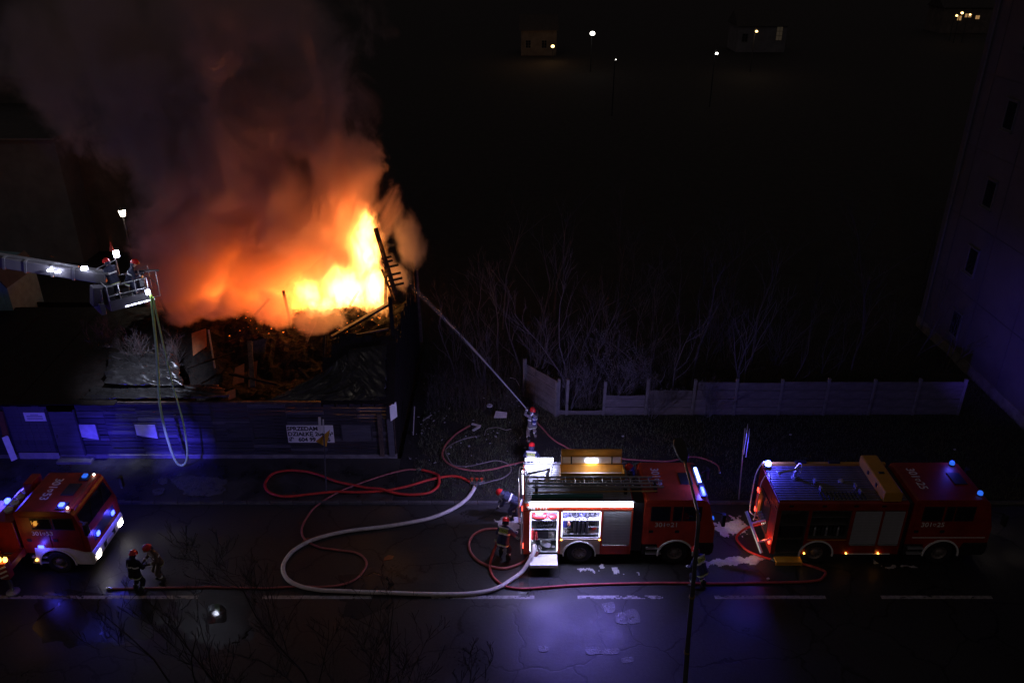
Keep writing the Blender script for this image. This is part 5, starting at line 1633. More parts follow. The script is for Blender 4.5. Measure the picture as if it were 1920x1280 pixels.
ZP = P(1008, 1057)
h3 = crop(480, 840, 3.31, [(1362, 230), (1340, 275), (1300, 322), (1220, 377), (1100, 428), (960, 460), (780, 488), (560, 515), (420, 547), (320, 582), (230, 637), (182, 695), (168, 750), (190, 805), (260, 850), (380, 877), (550, 887), (800, 895), (1050, 904), (1250, 904), (1400, 892), (1500, 865), (1590, 812)])
pump = Vector((X0 + 0.42, YC - HW + 0.05, 0.86))
h3 += [P(980, 1070, 0.22), P(992, 1052, 0.5), Vector((X0 + 0.42, YC - HW - 0.12, 0.80)), pump + Vector((0, 0.25, 0.03))]
hose("thick white hose looping across the road into the lit locker", HWHITE, h3, 0.085)
h4 = crop(480, 840, 3.31, [(1700, 668), (1660, 705), (1580, 738), (1520, 745), (1430, 725), (1370, 690), (1330, 640), (1325, 580), (1360, 530), (1430, 502), (1500, 500), (1570, 520), (1625, 560)])
hose("dark pink hose looped round the feet of the man with the vest", HPINK, [Vector((X0 + 0.62, YC - HW - 0.05, 0.8)), P(1000, 1046, 0.35)] + h4, 0.058)
h5 = crop(480, 840, 3.31, [(1490, 600), (1462, 680), (1452, 745), (1480, 805), (1545, 855), (1640, 870)]) + crop(960, 1050, 3.2, [(100, 168), (350, 150), (600, 140), (860, 135), (1100, 137), (1400, 136), (1700, 130), (1830, 120), (1868, 100), (1878, 68), (1830, 45), (1715, 15)])
hose("red hose running along the road to the second engine's folding step", HRED if False else mat("faded red hose", (0.46, 0.07, 0.06), 0.55, var=0.3, scale=4, bump=0.2, bscale=40), [P(930, 1012, 0.8)] + h5 + [P(1480, 1052, 0.12)], 0.052)
nozzle = PY(988, 767, P(996, 826).y - 0.0)
h6 = [nozzle + Vector((0.25, -0.15, -0.12)), P(1006, 790, 0.75)] + crop(760, 700, 5.817, [(1500, 600), (1580, 690), (1660, 750), (1745, 797)]) + crop(900, 780, 4, [(680, 247), (830, 285), (1000, 313), (1200, 330), (1400, 338), (1500, 322), (1600, 305), (1700, 325), (1780, 368), (1800, 425)])
hose("pink hose trailing over the grass from the man with the jet", HPINK, h6, 0.04, couple=(1,))
h7 = crop(760, 700, 5.817, [(1330, 950), (1270, 966), (1100, 1006), (960, 1041), (800, 1061), (650, 1046), (520, 1010), (430, 945), (405, 870), (440, 780), (500, 710), (580, 640), (720, 558)])
hose("red hose curving from the engine's rear corner to the scattered planks", HPINK, h7, 0.045)
h8 = crop(760, 700, 5.817, [(815, 1206), (950, 1170), (1060, 1140), (1140, 1080), (1152, 1020), (1080, 967), (980, 950), (850, 975), (700, 1010), (600, 1010), (510, 985), (440, 860), (480, 790), (620, 720), (790, 680)])
hose("thin grey flat hose looping over the grass from the manifold", mat("grey flat hose", (0.20, 0.16, 0.16), 0.7, var=0.3), h8, 0.03)
h9 = crop(1340, 800, 3.43, [(275, 622), (190, 680), (135, 715), (165, 760), (215, 795), (300, 825)])
hose("red hose leaning in a triangle at the rear of engine 301 25", HRED, [Vector((X2 - 0.1, YC - 0.4, 1.35)), P(1398, 990, 0.75), P(1381, 1007, 0.1)] + [(1392, 1024), (1406, 1034), (1425, 1042), (1450, 1049)], 0.055)
h10 = [(975, 1000), (960, 990), (945, 985), (925, 990), (905, 1000), (890, 1012), (882, 1024)]
# green hoses hanging from the basket
GY = 31.55
g1 = [(283, 552), (288, 600), (294, 660), (297, 720), (300, 760), (310, 808), (325, 855), (336, 871), (347, 868), (351, 846), (345, 800), (335, 760), (322, 715), (308, 655), (296, 600), (287, 556)]
wp = [PY(x, y, GY - 0.06 * k * (k < 9) / 9) for k, (x, y) in enumerate(g1)]
t = thing("hanging_hose", "long yellow green hose hanging in a loop from the raised basket", "fire hose", wp[0])
pth = smooth_path(wp, 8)
MB().tube([p - wp[0] for p in pth], [0.062 if i < len(pth) * 0.52 else 0.042 for i in range(len(pth))], 8, flat=0.6).build("hose_line", HGREEN, t, smooth=True)

# manifold joining red and white hoses
mp_ = P(893, 908, 0.16)
mf = thing("hose_manifold", "metal three way manifold joining the white and red hoses", "manifold", (mp_.x, mp_.y, 0.02))
MB().tube([(-0.05, -0.28, 0.14), (0, -0.05, 0.15), (0.02, 0.12, 0.16)], [0.085, 0.11, 0.09], 12).build("manifold_body", CHROME, mf)
for dx in (-0.28, 0.04, 0.34):
    MB().tube([(0.0, 0.05, 0.15), (dx, 0.22, 0.15)], 0.06, 10).build("outlet", CHROME, mf)
    MB().cyl((dx * 0.7, 0.15, 0.2), (dx * 0.7, 0.15, 0.34), 0.02, n=8).build("valve", RED, mf)
    MB().lathe([(0.07, 0), (0.07, 0.03)], 10, Matrix.Translation((dx * 0.7, 0.15, 0.34))).build("hand_wheel", RED, mf)

# ------------------------------------------------------------------ water jet
ja = nozzle
jb = Vector((SXR + 0.1, SY + 6.2, 6.5))
mj = bpy.data.materials.new("water spray")
mj.use_nodes = True
t = mj.node_tree
bs = t.nodes["Principled BSDF"]
bs.inputs["Base Color"].default_value = (0.85, 0.87, 0.95, 1)
bs.inputs["Roughness"].default_value = 0.5
bs.inputs["Subsurface Weight"].default_value = 0
tr = t.nodes.new("ShaderNodeBsdfTransparent")
tl = t.nodes.new("ShaderNodeBsdfTranslucent")
tl.inputs[0].default_value = (0.9, 0.9, 1, 1)
mx1 = t.nodes.new("ShaderNodeMixShader")
mx1.inputs[0].default_value = 0.5
t.links.new(bs.outputs[0], mx1.inputs[1]); t.links.new(tl.outputs[0], mx1.inputs[2])
mx = t.nodes.new("ShaderNodeMixShader")
tc = t.nodes.new("ShaderNodeTexCoord").outputs["Object"]
mpn = t.nodes.new("ShaderNodeMapping")
mpn.inputs["Scale"].default_value = (0.5, 6, 6)
t.links.new(tc, mpn.inputs[0])
nf = noise_nodes(t, mpn.outputs[0], 2.2, 4)
lw = t.nodes.new("ShaderNodeLayerWeight")
lw.inputs[0].default_value = 0.4
core = math_n(t, 'SUBTRACT', 1.0, lw.outputs["Facing"])
sp_ = t.nodes.new("ShaderNodeSeparateXYZ")
t.links.new(tc, sp_.inputs[0])
fade = maprange(t, sp_.outputs["X"], 0.0, 8.5, 0.9, 0.05)
fac = math_n(t, 'MULTIPLY', math_n(t, 'MULTIPLY', maprange(t, nf, 0.35, 0.65, 0.45, 1.0), core), fade)
t.links.new(fac, mx.inputs[0])
t.links.new(tr.outputs[0], mx.inputs[1]); t.links.new(mx1.outputs[0], mx.inputs[2])
t.links.new(mx.outputs[0], t.nodes["Material Output"].inputs["Surface"])
dj = jb - ja
Lj = dj.length
pj = [Vector((Lj * i / 40, 0, 0.15 * math.sin(math.pi * i / 40))) for i in range(41)]
o = MB().tube(pj, [0.026 + 0.12 * (i / 40) ** 1.3 for i in range(41)], 14, cap=False).build("water_jet", mj, None, smooth=True, loc=ja)
xj = dj.normalized()
yj = Vector((0, 0, 1)).cross(xj).normalized()
o.rotation_euler = Matrix((xj, yj, xj.cross(yj))).transposed().to_euler()
tag(o, "straight water jet from the hose operator up to the burning gable", "water jet")
# ------------------------------------------------------------------ people
SKIN = mat("skin", (0.45, 0.26, 0.19), 0.55)
NAVY = mat("navy turnout cloth", (0.022, 0.026, 0.06), 0.75, var=0.3, scale=9, bump=0.4, bscale=16)
NAVY2 = mat("blue turnout cloth", (0.035, 0.04, 0.13), 0.75, var=0.3, scale=9, bump=0.4, bscale=16)
SAND = mat("sand turnout cloth", (0.30, 0.25, 0.20), 0.8, var=0.3, scale=9, bump=0.4, bscale=16)
GLOVE = mat("dark glove", (0.03, 0.028, 0.028), 0.7)
BOOT = mat("black boot", (0.018, 0.018, 0.018), 0.45)
REFL = mat("reflective tape", (0.85, 0.86, 0.84), 0.35)
REFY = mat("lime reflective tape", (0.62, 0.75, 0.16), 0.4)
HELM = mat("red helmet", (0.62, 0.02, 0.02), 0.2, spec=0.7)
HELMV = mat("helmet visor", (0.30, 0.20, 0.05), 0.08, spec=0.8)
EYE = mat("eye", (0.03, 0.02, 0.02), 0.2)
LIP = mat("lips", (0.30, 0.12, 0.10), 0.5)

def ik(a, b, l1, l2, bend):
    a, b = Vector(a), Vector(b)
    d = b - a
    L = min(d.length, (l1 + l2) * 0.995)
    x = d.normalized()
    k = (l1 * l1 - l2 * l2 + L * L) / (2 * L)
    h_ = math.sqrt(max(l1 * l1 - k * k, 0))
    n_ = Vector(bend) - x * Vector(bend).dot(x)
    n_ = n_.normalized() if n_.length > 1e-5 else x.orthogonal().normalized()
    return a + x * k + n_ * h_, a + x * L

def capsule(mb, p0, p1, r0, r1, sx=1.0):
    p0, p1 = Vector(p0), Vector(p1)
    d = p1 - p0
    if d.length < 1e-5: d = Vector((0, 0, 1e-4))
    dn = d.normalized()
    pts, rs = [], []
    for a in (-90, -60, -30, 0):
        pts.append(p0 + dn * r0 * math.sin(R(a))); rs.append(max(1e-4, r0 * math.cos(R(a))))
    for a in (0, 30, 60, 90):
        pts.append(p1 + dn * r1 * math.sin(R(a))); rs.append(max(1e-4, r1 * math.cos(R(a))))
    mb.tube(pts, rs, 12)

def person(label, loc, face, lean=0.0, hip=0.93, feet=((-0.13, 0.0), (0.13, 0.0)), hands=((-0.25, 0.25, 1.05), (0.25, 0.25, 1.05)), look=0.0, turn=0.0,
           jacket=NAVY, trous=NAVY, vest=False, airset=False, tape=REFL, hipy=0.0, feetz=(0.0, 0.0), roll=0.0, group="firefighters at the fire"):
    t = thing("person", label, "person", loc, face, group)
    t.scale = (1.05, 1.05, 1.05)
    hipc = Vector((0, hipy, hip))
    Rl = Matrix.Rotation(R(roll), 3, 'Y') @ Matrix.Rotation(R(-lean), 3, 'X')
    up = Rl @ Vector((0, 0, 1))
    fw = Rl @ Vector((0, 1, 0))
    chest = hipc + up * 0.36
    neck = hipc + up * 0.53
    hd = Matrix.Rotation(R(turn), 3, 'Z') @ Matrix.Rotation(R(-look), 3, 'X')
    hup, hfw, hx = hd @ Vector((0, 0, 1)), hd @ Vector((0, 1, 0)), hd @ Vector((1, 0, 0))
    head = neck + up * 0.04 + hup * 0.14 + hfw * 0.03
    caps = []   # p0,p1,r0,r1,region
    def cp(a, b, r0, r1, g_): caps.append((Vector(a), Vector(b), r0, r1, g_))
    for s in (-1, 1):
        X = Rl @ Vector((s, 0, 0))
        cp(hipc + X * 0.085 + up * -0.02, chest + X * 0.10, 0.135, 0.125, 0)
        cp(chest + X * 0.10, neck + X * 0.07 - up * 0.05, 0.125, 0.095, 0)
        cp(hipc + X * 0.09 - up * 0.12, hipc + X * 0.085, 0.145, 0.14, 0)
    cp(chest, neck, 0.11, 0.085, 0)
    cp(neck - up * 0.02, head, 0.06, 0.06, 1)
    cp(head + hup * 0.02, head - hup * 0.05 + hfw * 0.02, 0.098, 0.075, 1)
    cp(head - hup * 0.02 + hfw * 0.085, head + hup * 0.02 + hfw * 0.075, 0.022, 0.012, 1)      # nose
    cp(head - hup * 0.085 + hfw * 0.055, head - hup * 0.08 + hfw * 0.04, 0.03, 0.03, 1)          # chin
    for s in (-1, 1):
        cp(head + hx * s * 0.094, head + hx * s * 0.098 - hup * 0.03, 0.02, 0.016, 1)              # ear
    ends = {}
    for k, s in ((0, -1), (1, 1)):
        X = Rl @ Vector((s, 0, 0))
        sho = neck - up * 0.075 + X * 0.185
        el, wr = ik(sho, Vector(hands[k]), 0.30, 0.27, Vector((s * 0.6, -0.7, -0.5)))
        cp(neck - up * 0.06 + X * 0.08, sho, 0.09, 0.085, 0)
        cp(sho, el, 0.082, 0.066, 0)
        cp(el, wr, 0.064, 0.052, 0)
        hdv = (wr - el).normalized()
        sd = hdv.cross(Vector((0, 0, 1)))
        sd = sd.normalized() if sd.length > 0.05 else Vector((1, 0, 0))
        dn_ = hdv.cross(sd).normalized()
        if dn_.z > 0: dn_ = -dn_
        cp(wr + hdv * 0.02, wr + hdv * 0.09, 0.04, 0.042, 2)
        for f_, (o_, ln) in enumerate(((-0.036, 0.07), (-0.012, 0.082), (0.012, 0.078), (0.036, 0.06))):
            b0 = wr + hdv * 0.10 + sd * o_
            m0 = b0 + hdv * ln * 0.5 + dn_ * 0.012
            e0_ = m0 + hdv * ln * 0.32 + dn_ * 0.035
            cp(b0 - hdv * 0.03, m0, 0.0125, 0.0115, 2)
            cp(m0, e0_, 0.0115, 0.0105, 2)
        th = wr + hdv * 0.045 - sd * s * 0.04
        cp(wr + hdv * 0.03, th + hdv * 0.02, 0.02, 0.016, 2)
        cp(th + hdv * 0.02, th + hdv * 0.06 + dn_ * 0.03, 0.015, 0.0125, 2)
        hj = hipc + X * 0.095 - up * 0.05
        ft = Vector((feet[k][0], feet[k][1], 0.09 + feetz[k]))
        kn, an = ik(hj, ft, 0.44, 0.43, Vector((s * 0.15, 1, 0.1)))
        cp(hj, kn, 0.118, 0.088, 3)
        cp(kn, an + Vector((0, 0, 0.05)), 0.088, 0.078, 3)
        kd = (kn - an)
        fd = Vector((s * 0.25, 1, 0)).normalized()
        if kd.z < 0.25: fd = Vector((0, -0.6, -0.4)).normalized() if feetz[k] == 0 and hip < 0.7 else fd
        cp(an + Vector((0, 0, 0.20)), an, 0.072, 0.062, 4)
        cp(an - fd * 0.05 - Vector((0, 0, 0.035)), an + fd * 0.16 - Vector((0, 0, 0.045)), 0.052, 0.044, 4)
        ends[k] = (sho, el, wr, hj, kn, an)
    mb = MB()
    for a, b, r0, r1, g_ in caps:
        capsule(mb, a, b, r0, r1)
    tmp = bpy.data.objects.new("body", mb.mesh("body", None))
    C.objects.link(tmp)
    md = tmp.modifiers.new("r", 'REMESH')
    md.mode = 'VOXEL'
    md.voxel_size = 0.0125
    s_ = tmp.modifiers.new("s", 'SMOOTH')
    s_.factor = 0.5
    s_.iterations = 3
    me = solid(tmp)
    bpy.data.objects.remove(tmp)
    n = len(me.polygons)
    cen = np.empty(n * 3); me.polygons.foreach_get("center", cen); cen = cen.reshape(-1, 3)
    best = np.full(n, 1e9); reg = np.zeros(n, int); capi = np.zeros(n, int); par = np.zeros(n)
    for i, (a, b, r0, r1, g_) in enumerate(caps):
        a_, d_ = np.array(a), np.array(b - a)
        u = np.clip(((cen - a_) @ d_) / max(1e-9, d_ @ d_), 0, 1)
        dd = np.linalg.norm(cen - a_ - u[:, None] * d_, axis=1) - (r0 + (r1 - r0) * u)
        k = dd < best
        best[k] = dd[k]; reg[k] = g_; capi[k] = i; par[k] = u[k]
    me.materials.clear()
    for m in (jacket, SKIN, GLOVE, trous, BOOT):
        me.materials.append(m)
    me.polygons.foreach_set("material_index", reg.tolist())
    me.polygons.foreach_set("use_smooth", [True] * n)
    body = bpy.data.objects.new("body", me)
    C.objects.link(body)
    body.parent = t
    co = np.empty(len(me.vertices) * 3); me.vertices.foreach_get("co", co); co = co.reshape(-1, 3)
    no = np.empty(len(me.vertices) * 3); me.vertices.foreach_get("normal", no); no = no.reshape(-1, 3)
    polys = [tuple(p.vertices) for p in me.polygons]
    def band(mask, m, off=0.007, name="reflective_band"):
        ids = np.nonzero(mask)[0]
        if len(ids) < 4: return
        mp_ = {}
        vs, fs = [], []
        for i in ids:
            f_ = []
            for v in polys[i]:
                if v not in mp_:
                    mp_[v] = len(vs)
                    vs.append(tuple(co[v] + no[v] * off))
                f_.append(mp_[v])
            fs.append(tuple(f_))
        q = bpy.data.meshes.new(name)
        q.from_pydata(vs, [], fs)
        q.materials.append(m)
        q.polygons.foreach_set("use_smooth", [True] * len(fs))
        o = bpy.data.objects.new(name, q)
        C.objects.link(o)
        o.parent = t
        return o
    U = np.array(up)
    hgt = (cen - np.array(hipc)) @ U
    tor = (reg == 0)
    trunk = tor & np.isin(capi, [i for i, c_ in enumerate(caps) if c_[4] == 0 and i < 7])
    band(trunk & (hgt > -0.215) & (hgt < -0.155), tape)
    band(trunk & (hgt > -0.155) & (hgt < -0.13), REFY)
    band(trunk & (hgt > 0.25) & (hgt < 0.315), tape)
    def limb(a, b, t0, t1, rg, m):
        a_, d_ = np.array(a), np.array(b - a)
        u = ((cen - a_) @ d_) / (d_ @ d_)
        dd = np.linalg.norm(cen - a_ - np.clip(u, 0, 1)[:, None] * d_, axis=1)
        band((reg == rg) & (u > t0) & (u < t1) & (dd < 0.14), m)
    for k in (0, 1):
        sho, el, wr, hj, kn, an = ends[k]
        limb(el, wr, 0.66, 0.86, 0, tape)
        limb(kn, an, 0.42, 0.56, 3, tape)
        limb(kn, an, 0.565, 0.61, 3, REFY)
    # helmet
    hm = thing("helmet", None, None)
    hm.parent = t
    Mh = Matrix((hx, hfw, hup)).transposed().to_4x4()
    Mh.translation = head + hup * 0.035
    hm.matrix_local = Mh
    prof = [(0.150, -0.012), (0.152, 0.0), (0.134, 0.010), (0.131, 0.05), (0.118, 0.09), (0.088, 0.122), (0.045, 0.138), (0.002, 0.142)]
    MB().lathe(prof, 22, Matrix.Diagonal((0.95, 1.15, 1, 1))).build("shell", HELM, hm, smooth=True)
    MB().tube([(0, 0.14 * math.cos(a), 0.015 + 0.135 * math.sin(a)) for a in [math.pi * i / 10 for i in range(11)]], 0.014, 6).build("comb", HELM, hm)
    vz = MB()
    for i in range(8):
        a0_, a1_ = R(35 + 110 * i / 8), R(35 + 110 * (i + 1) / 8)
        vz.add([(0.146 * math.cos(a0_), 0.168 * math.sin(a0_), 0.0), (0.146 * math.cos(a1_), 0.168 * math.sin(a1_), 0.0), (0.136 * math.cos(a1_), 0.160 * math.sin(a1_), 0.06), (0.136 * math.cos(a0_), 0.160 * math.sin(a0_), 0.06),
                (0.140 * math.cos(a0_), 0.160 * math.sin(a0_), 0.0), (0.140 * math.cos(a1_), 0.160 * math.sin(a1_), 0.0), (0.130 * math.cos(a1_), 0.152 * math.sin(a1_), 0.06), (0.130 * math.cos(a0_), 0.152 * math.sin(a0_), 0.06)],
               [(0, 1, 2, 3), (7, 6, 5, 4), (0, 4, 5, 1), (3, 2, 6, 7)])
    vz.build("visor", HELMV, hm)
    nk = MB()
    for i in range(8):
        a0_, a1_ = R(205 + 130 * i / 8), R(205 + 130 * (i + 1) / 8)
        nk.add([(0.125 * math.cos(a0_), 0.135 * math.sin(a0_), -0.01), (0.125 * math.cos(a1_), 0.135 * math.sin(a1_), -0.01), (0.14 * math.cos(a1_), 0.15 * math.sin(a1_), -0.13), (0.14 * math.cos(a0_), 0.15 * math.sin(a0_), -0.13),
                (0.118 * math.cos(a0_), 0.128 * math.sin(a0_), -0.01), (0.118 * math.cos(a1_), 0.128 * math.sin(a1_), -0.01), (0.132 * math.cos(a1_), 0.142 * math.sin(a1_), -0.13), (0.132 * math.cos(a0_), 0.142 * math.sin(a0_), -0.13)],
               [(0, 1, 2, 3), (7, 6, 5, 4), (2, 6, 7, 3)])
    nk.build("neck_guard", NAVY, hm)
    for s in (-1, 1):
        e = MB().ball(tuple(head + hx * s * 0.034 + hfw * 0.095 + hup * 0.005), 0.012, 6).build("eye", EYE, t)
    MB().bar(tuple(head + hx * -0.025 + hfw * 0.098 - hup * 0.055), tuple(head + hx * 0.025 + hfw * 0.098 - hup * 0.055), 0.012, 0.010).build("mouth", LIP, t)
    if vest:
        X = Rl @ Vector((1, 0, 0))
        c_ = chest + up * 0.045 - fw * 0.146
        M = frame(c_, X, up)
        pn_ = MB().box((0, 0, 0), (0.34, 0.15, 0.012)).build("back_panel", REFY, t)
        pn_.matrix_local = M
        lettering("STRAŻ", 0.115, LETK, pn_, Matrix.Translation((0, 0, 0.0075)), 0.001)
        ys = MB().box((0, 0, 0), (0.40, 0.05, 0.012)).build("reflective_band", tape, t)
        ys.matrix_local = M @ Matrix.Translation((0, 0.115, -0.002))
    if airset:
        X = Rl @ Vector((1, 0, 0))
        c_ = chest - fw * 0.20 - up * 0.06
        b_ = thing("air_set", None, None)
        b_.parent = t
        b_.matrix_local = frame(c_, X, up)
        MB().tube([(0, -0.26, 0), (0, -0.22, 0), (0, 0.16, 0), (0, 0.22, 0), (0, 0.25, 0)], [0.03, 0.078, 0.078, 0.05, 0.03], 14).build("air_cylinder", mat("blue cylinder", (0.05, 0.05, 0.20), 0.4), b_)
        for yy in (-0.13, 0.10):
            MB().tube([(0, yy - 0.025, 0), (0, yy + 0.025, 0)], 0.082, 14).build("cylinder_band", REFL, b_)
        MB().box((0, 0, -0.065), (0.24, 0.44, 0.02)).build("back_plate", BLK, b_)
    return t

def gp(px, py, z=0.0):
    p = P(px, py, 0)
    if p.y > ROAD_F + 0.1: z += VZ
    return P(px, py, z)
# 1 the man with the jet: aims left, away and up, seen from behind
q = gp(998, 826)
jt = nozzle
ang = math.atan2(-(jb - q).x, (jb - q).y)
def loc_of(p, q, a): return Matrix.Rotation(-a, 3, 'Z') @ (p - q)
fa = R(20)
nl = loc_of(jt, q, fa)
person("firefighter in sand trousers with air cylinder aiming the water jet", q, fa, lean=-3, hip=0.92, feet=((-0.22, -0.12), (0.22, 0.16)), hands=(tuple(nl + Vector((-0.02, -0.10, -0.03))), tuple(nl + Vector((0.10, -0.32, -0.14)))), look=-8, jacket=mat("grey turnout cloth", (0.16, 0.15, 0.15), 0.8, var=0.3, scale=9), trous=SAND, airset=True)
nz_ = thing("branch_nozzle", "branch pipe nozzle in the hands of the jet operator", "nozzle", jt)
xj2 = xj
MB().tube([-xj2 * 0.42, -xj2 * 0.2, -xj2 * 0.12, xj2 * 0.0], [0.032, 0.035, 0.05, 0.03], 12).build("nozzle_barrel", BLK, nz_)
MB().tube([-xj2 * 0.25, -xj2 * 0.25 - Vector((0, 0, 0.14))], 0.018, 8).build("pistol_grip", BLK, nz_)
# 2 behind the first engine
q = P(996, 900, VZ)
q = Vector((P(996, 842, 1.72).x, P(996, 842, 1.72).y, VZ))
person("firefighter behind the first engine showing only red helmet and lit back", q, R(-8), lean=10, hands=((-0.2, 0.4, 1.1), (0.22, 0.4, 1.1)), look=20, jacket=NAVY, vest=True)
# 3 on the roof by the cab
q = Vector((X0 + 4.375, YC + 0.62, 1.70))
person("firefighter standing between body and cab of the first engine, red helmet showing", q, R(84), lean=12, hip=0.80, hipy=-0.05, feet=((-0.13, -0.02), (0.13, -0.02)), hands=((-0.24, 0.10, 1.22), (0.24, 0.10, 1.22)), look=30, jacket=NAVY)
# 4 bending behind the engine
q = gp(962, 972)
person("firefighter bending forward behind the first engine's rear rail", q, R(78), lean=62, hip=0.88, hipy=-0.12, feet=((-0.16, 0.02), (0.20, -0.05)), hands=((-0.16, 0.55, 0.62), (0.18, 0.55, 0.66)), look=55)
# 5 back to us with the vest
q = gp(945, 1046)
person("firefighter with lime back panel standing by the first engine's rear", q, R(-22), lean=22, hip=0.90, hipy=-0.06, feet=((-0.16, 0.05), (0.20, -0.12)), hands=((-0.30, 0.28, 0.86), (0.34, 0.45, 1.02)), look=35, turn=18, jacket=NAVY2, vest=True)
# 6 behind the street lamp pole
q = gp(1308, 1100)
person("firefighter crouching forward in the road behind the street lamp post", q, R(35), lean=28, hip=0.86, hipy=-0.08, feet=((-0.18, 0.08), (0.16, -0.14)), hands=((-0.24, 0.38, 0.82), (0.26, 0.38, 0.86)), look=40, jacket=NAVY2, vest=True)
# 7, 8 the two men at the left
q = gp(262, 1111)
person("firefighter in black turnout seen from behind before the platform truck", q, R(-12), lean=8, feet=((-0.13, 0.02), (0.14, -0.05)), hands=((-0.2, 0.34, 1.02), (0.2, 0.36, 1.05)), look=22, jacket=mat("black turnout cloth", (0.012, 0.012, 0.016), 0.8), trous=mat("black turnout trousers", (0.012, 0.012, 0.014), 0.8))
q = gp(304, 1086)
person("firefighter in sand turnout turned to the headlights, left arm lit", q, R(140), lean=14, feet=((-0.13, 0.02), (0.14, -0.03)), hands=((-0.18, 0.38, 1.08), (0.2, 0.38, 1.02)), look=25, jacket=mat("brown turnout cloth", (0.13, 0.09, 0.06), 0.8, var=0.3, scale=9), trous=mat("brown turnout trousers", (0.10, 0.075, 0.055), 0.8))
# 9, 10 in the basket
bw = inv.inverted() @ bk.matrix_local
Mb = Matrix.Translation((xf3w, YC3, 0)) @ Matrix.Rotation(R(-1), 4, 'Z') @ Matrix.Translation(bl_c) @ Matrix.Rotation(R(42), 4, 'Z')
q = Mb @ Vector((0.28, -0.10, fz + 0.08))
person("firefighter leaning on the front rail of the raised basket", q, R(-66), lean=25, hip=0.86, hipy=-0.05, feet=((-0.15, 0.0), (0.15, -0.1)), hands=((-0.2, 0.42, 1.06), (0.2, 0.42, 1.06)), look=25, jacket=NAVY)
q = Mb @ Vector((-0.30, 0.15, fz + 0.08))
person("firefighter at the control desk of the raised basket", q, R(60), lean=12, feet=((-0.13, 0.0), (0.13, 0.0)), hands=((-0.18, 0.34, 1.06), (0.18, 0.34, 1.06)), look=20, jacket=NAVY)
# ------------------------------------------------------------------ street furniture
LPY = 17.45
pe = PY(1310, 978, LPY)
base = Vector((PY(1287, 1278, LPY).x, LPY, 0.12))
sl = thing("street_lamp", "tall dark unlit street lamp post in front of the first engine", "street lamp", base)
GALV = mat("painted grey steel", (0.10, 0.10, 0.11), 0.4, 0.3, var=0.2)
top = Vector((pe.x - base.x, 0, pe.z - base.z))
MB().tube([(0, 0, 0), (0, 0, 1.2), (0, 0, 1.25), top * 0.5, top * 0.98, top + Vector((-0.01, 0.12, 0.18))], [0.11, 0.11, 0.085, 0.07, 0.055, 0.05], 14).build("post", GALV, sl, smooth=True)
for s, zz in ((0.42, 0), (0.68, 0), (0.20, 0)):
    p = top * s
    MB().tube([p - Vector((0, 0, 0.03)), p + Vector((0, 0, 0.03))], 0.085, 14).build("post_collar", mat("brass clamp", (0.45, 0.32, 0.12), 0.35, 0.6), sl)
h0 = PY(1283, 862, LPY + 3.0)
h1_ = PY(1272, 828, LPY + 3.6)
hb = h0 - base
MB().tube(smooth_path([top + Vector((-0.01, 0.12, 0.18)), top.lerp(hb, 0.5) + Vector((0, 0, 0.1)), hb], 5), 0.042, 10).build("arm", GALV, sl, smooth=True)
ax = (h1_ - h0).normalized()
hd_ = thing("lamp_head", None, None)
hd_.parent = sl
hd_.location = hb
hd_.rotation_euler = ax.to_track_quat('Y', 'Z').to_euler()
MB().slab([(-0.06, -0.1), (0.06, -0.1), (0.17, 0.15), (0.19, 0.55), (0.12, 0.75), (-0.12, 0.75), (-0.19, 0.55), (-0.17, 0.15)], -0.06, 0.07).build("housing", BLK, hd_, bevel=0.03)
MB().slab([(-0.12, 0.2), (0.12, 0.2), (0.13, 0.55), (0.08, 0.68), (-0.08, 0.68), (-0.13, 0.55)], -0.09, -0.062).build("glass_cover", mat("dull lamp glass", (0.2, 0.2, 0.2), 0.2), hd_)

# give way sign seen from its back edge, before the sale board
b0 = P(612, 925, VZ)
sg = thing("yield_sign", "amber triangular sign on a thin post before the sale board", "road sign", b0)
tp = PY(606, 788, b0.y) - b0
MB().cyl((0, 0, 0), tp, 0.03, n=10).build("post", GALV, sg)
tri = [PY(x, y, b0.y) - b0 for x, y in ((592, 826), (618, 807), (610, 842))]
c = sum(tri, Vector()) / 3
M_ = MB()
n3 = [p + Vector((0, -0.05 + 0.12 * i, 0)) for i, p in enumerate(tri)]
M_.add(n3 + [p + Vector((0.006, 0.025, 0)) for p in n3], [(0, 1, 2), (5, 4, 3), (0, 3, 4, 1), (1, 4, 5, 2), (2, 5, 3, 0)])
M_.build("sign_plate", mat("amber sign face", (0.60, 0.30, 0.03), 0.35), sg)
a_, b_ = PY(599, 782, b0.y - .06) - b0, PY(600, 812, b0.y - .06) - b0
MB().bar(a_, b_, 0.10, 0.03).build("side_plate", WHITE, sg)
a_, b_ = PY(606, 786, b0.y - .06) - b0, PY(606, 812, b0.y - .06) - b0
MB().bar(a_, b_, 0.05, 0.03).build("side_plate", WHITE, sg)

# turned sign between the engines
b0 = P(1385, 936, VZ)
ts = thing("turned_sign", "two white sign plates turned edge on atop a thin post between the engines", "road sign", b0)
tp = PY(1397, 803, b0.y) - b0
MB().cyl((0, 0, 0), tp, 0.03, n=10).build("post", ALU, ts)
for (x0, y0, x1, y1, dy, wd) in ((1396, 802, 1399, 842, -0.06, 0.75), (1402, 815, 1404, 850, 0.10, 0.8)):
    a_, b_ = PY(x0, y0, b0.y) - b0, PY(x1, y1, b0.y) - b0
    m_ = (a_ + b_) / 2
    o = MB().box((0, 0, 0), (wd, 0.02, (a_ - b_).length)).build("sign_plate", WHITE, ts, bevel=0.004)
    o.location = m_ + Vector((0, dy, 0))
    o.rotation_euler = (0, 0, R(73))

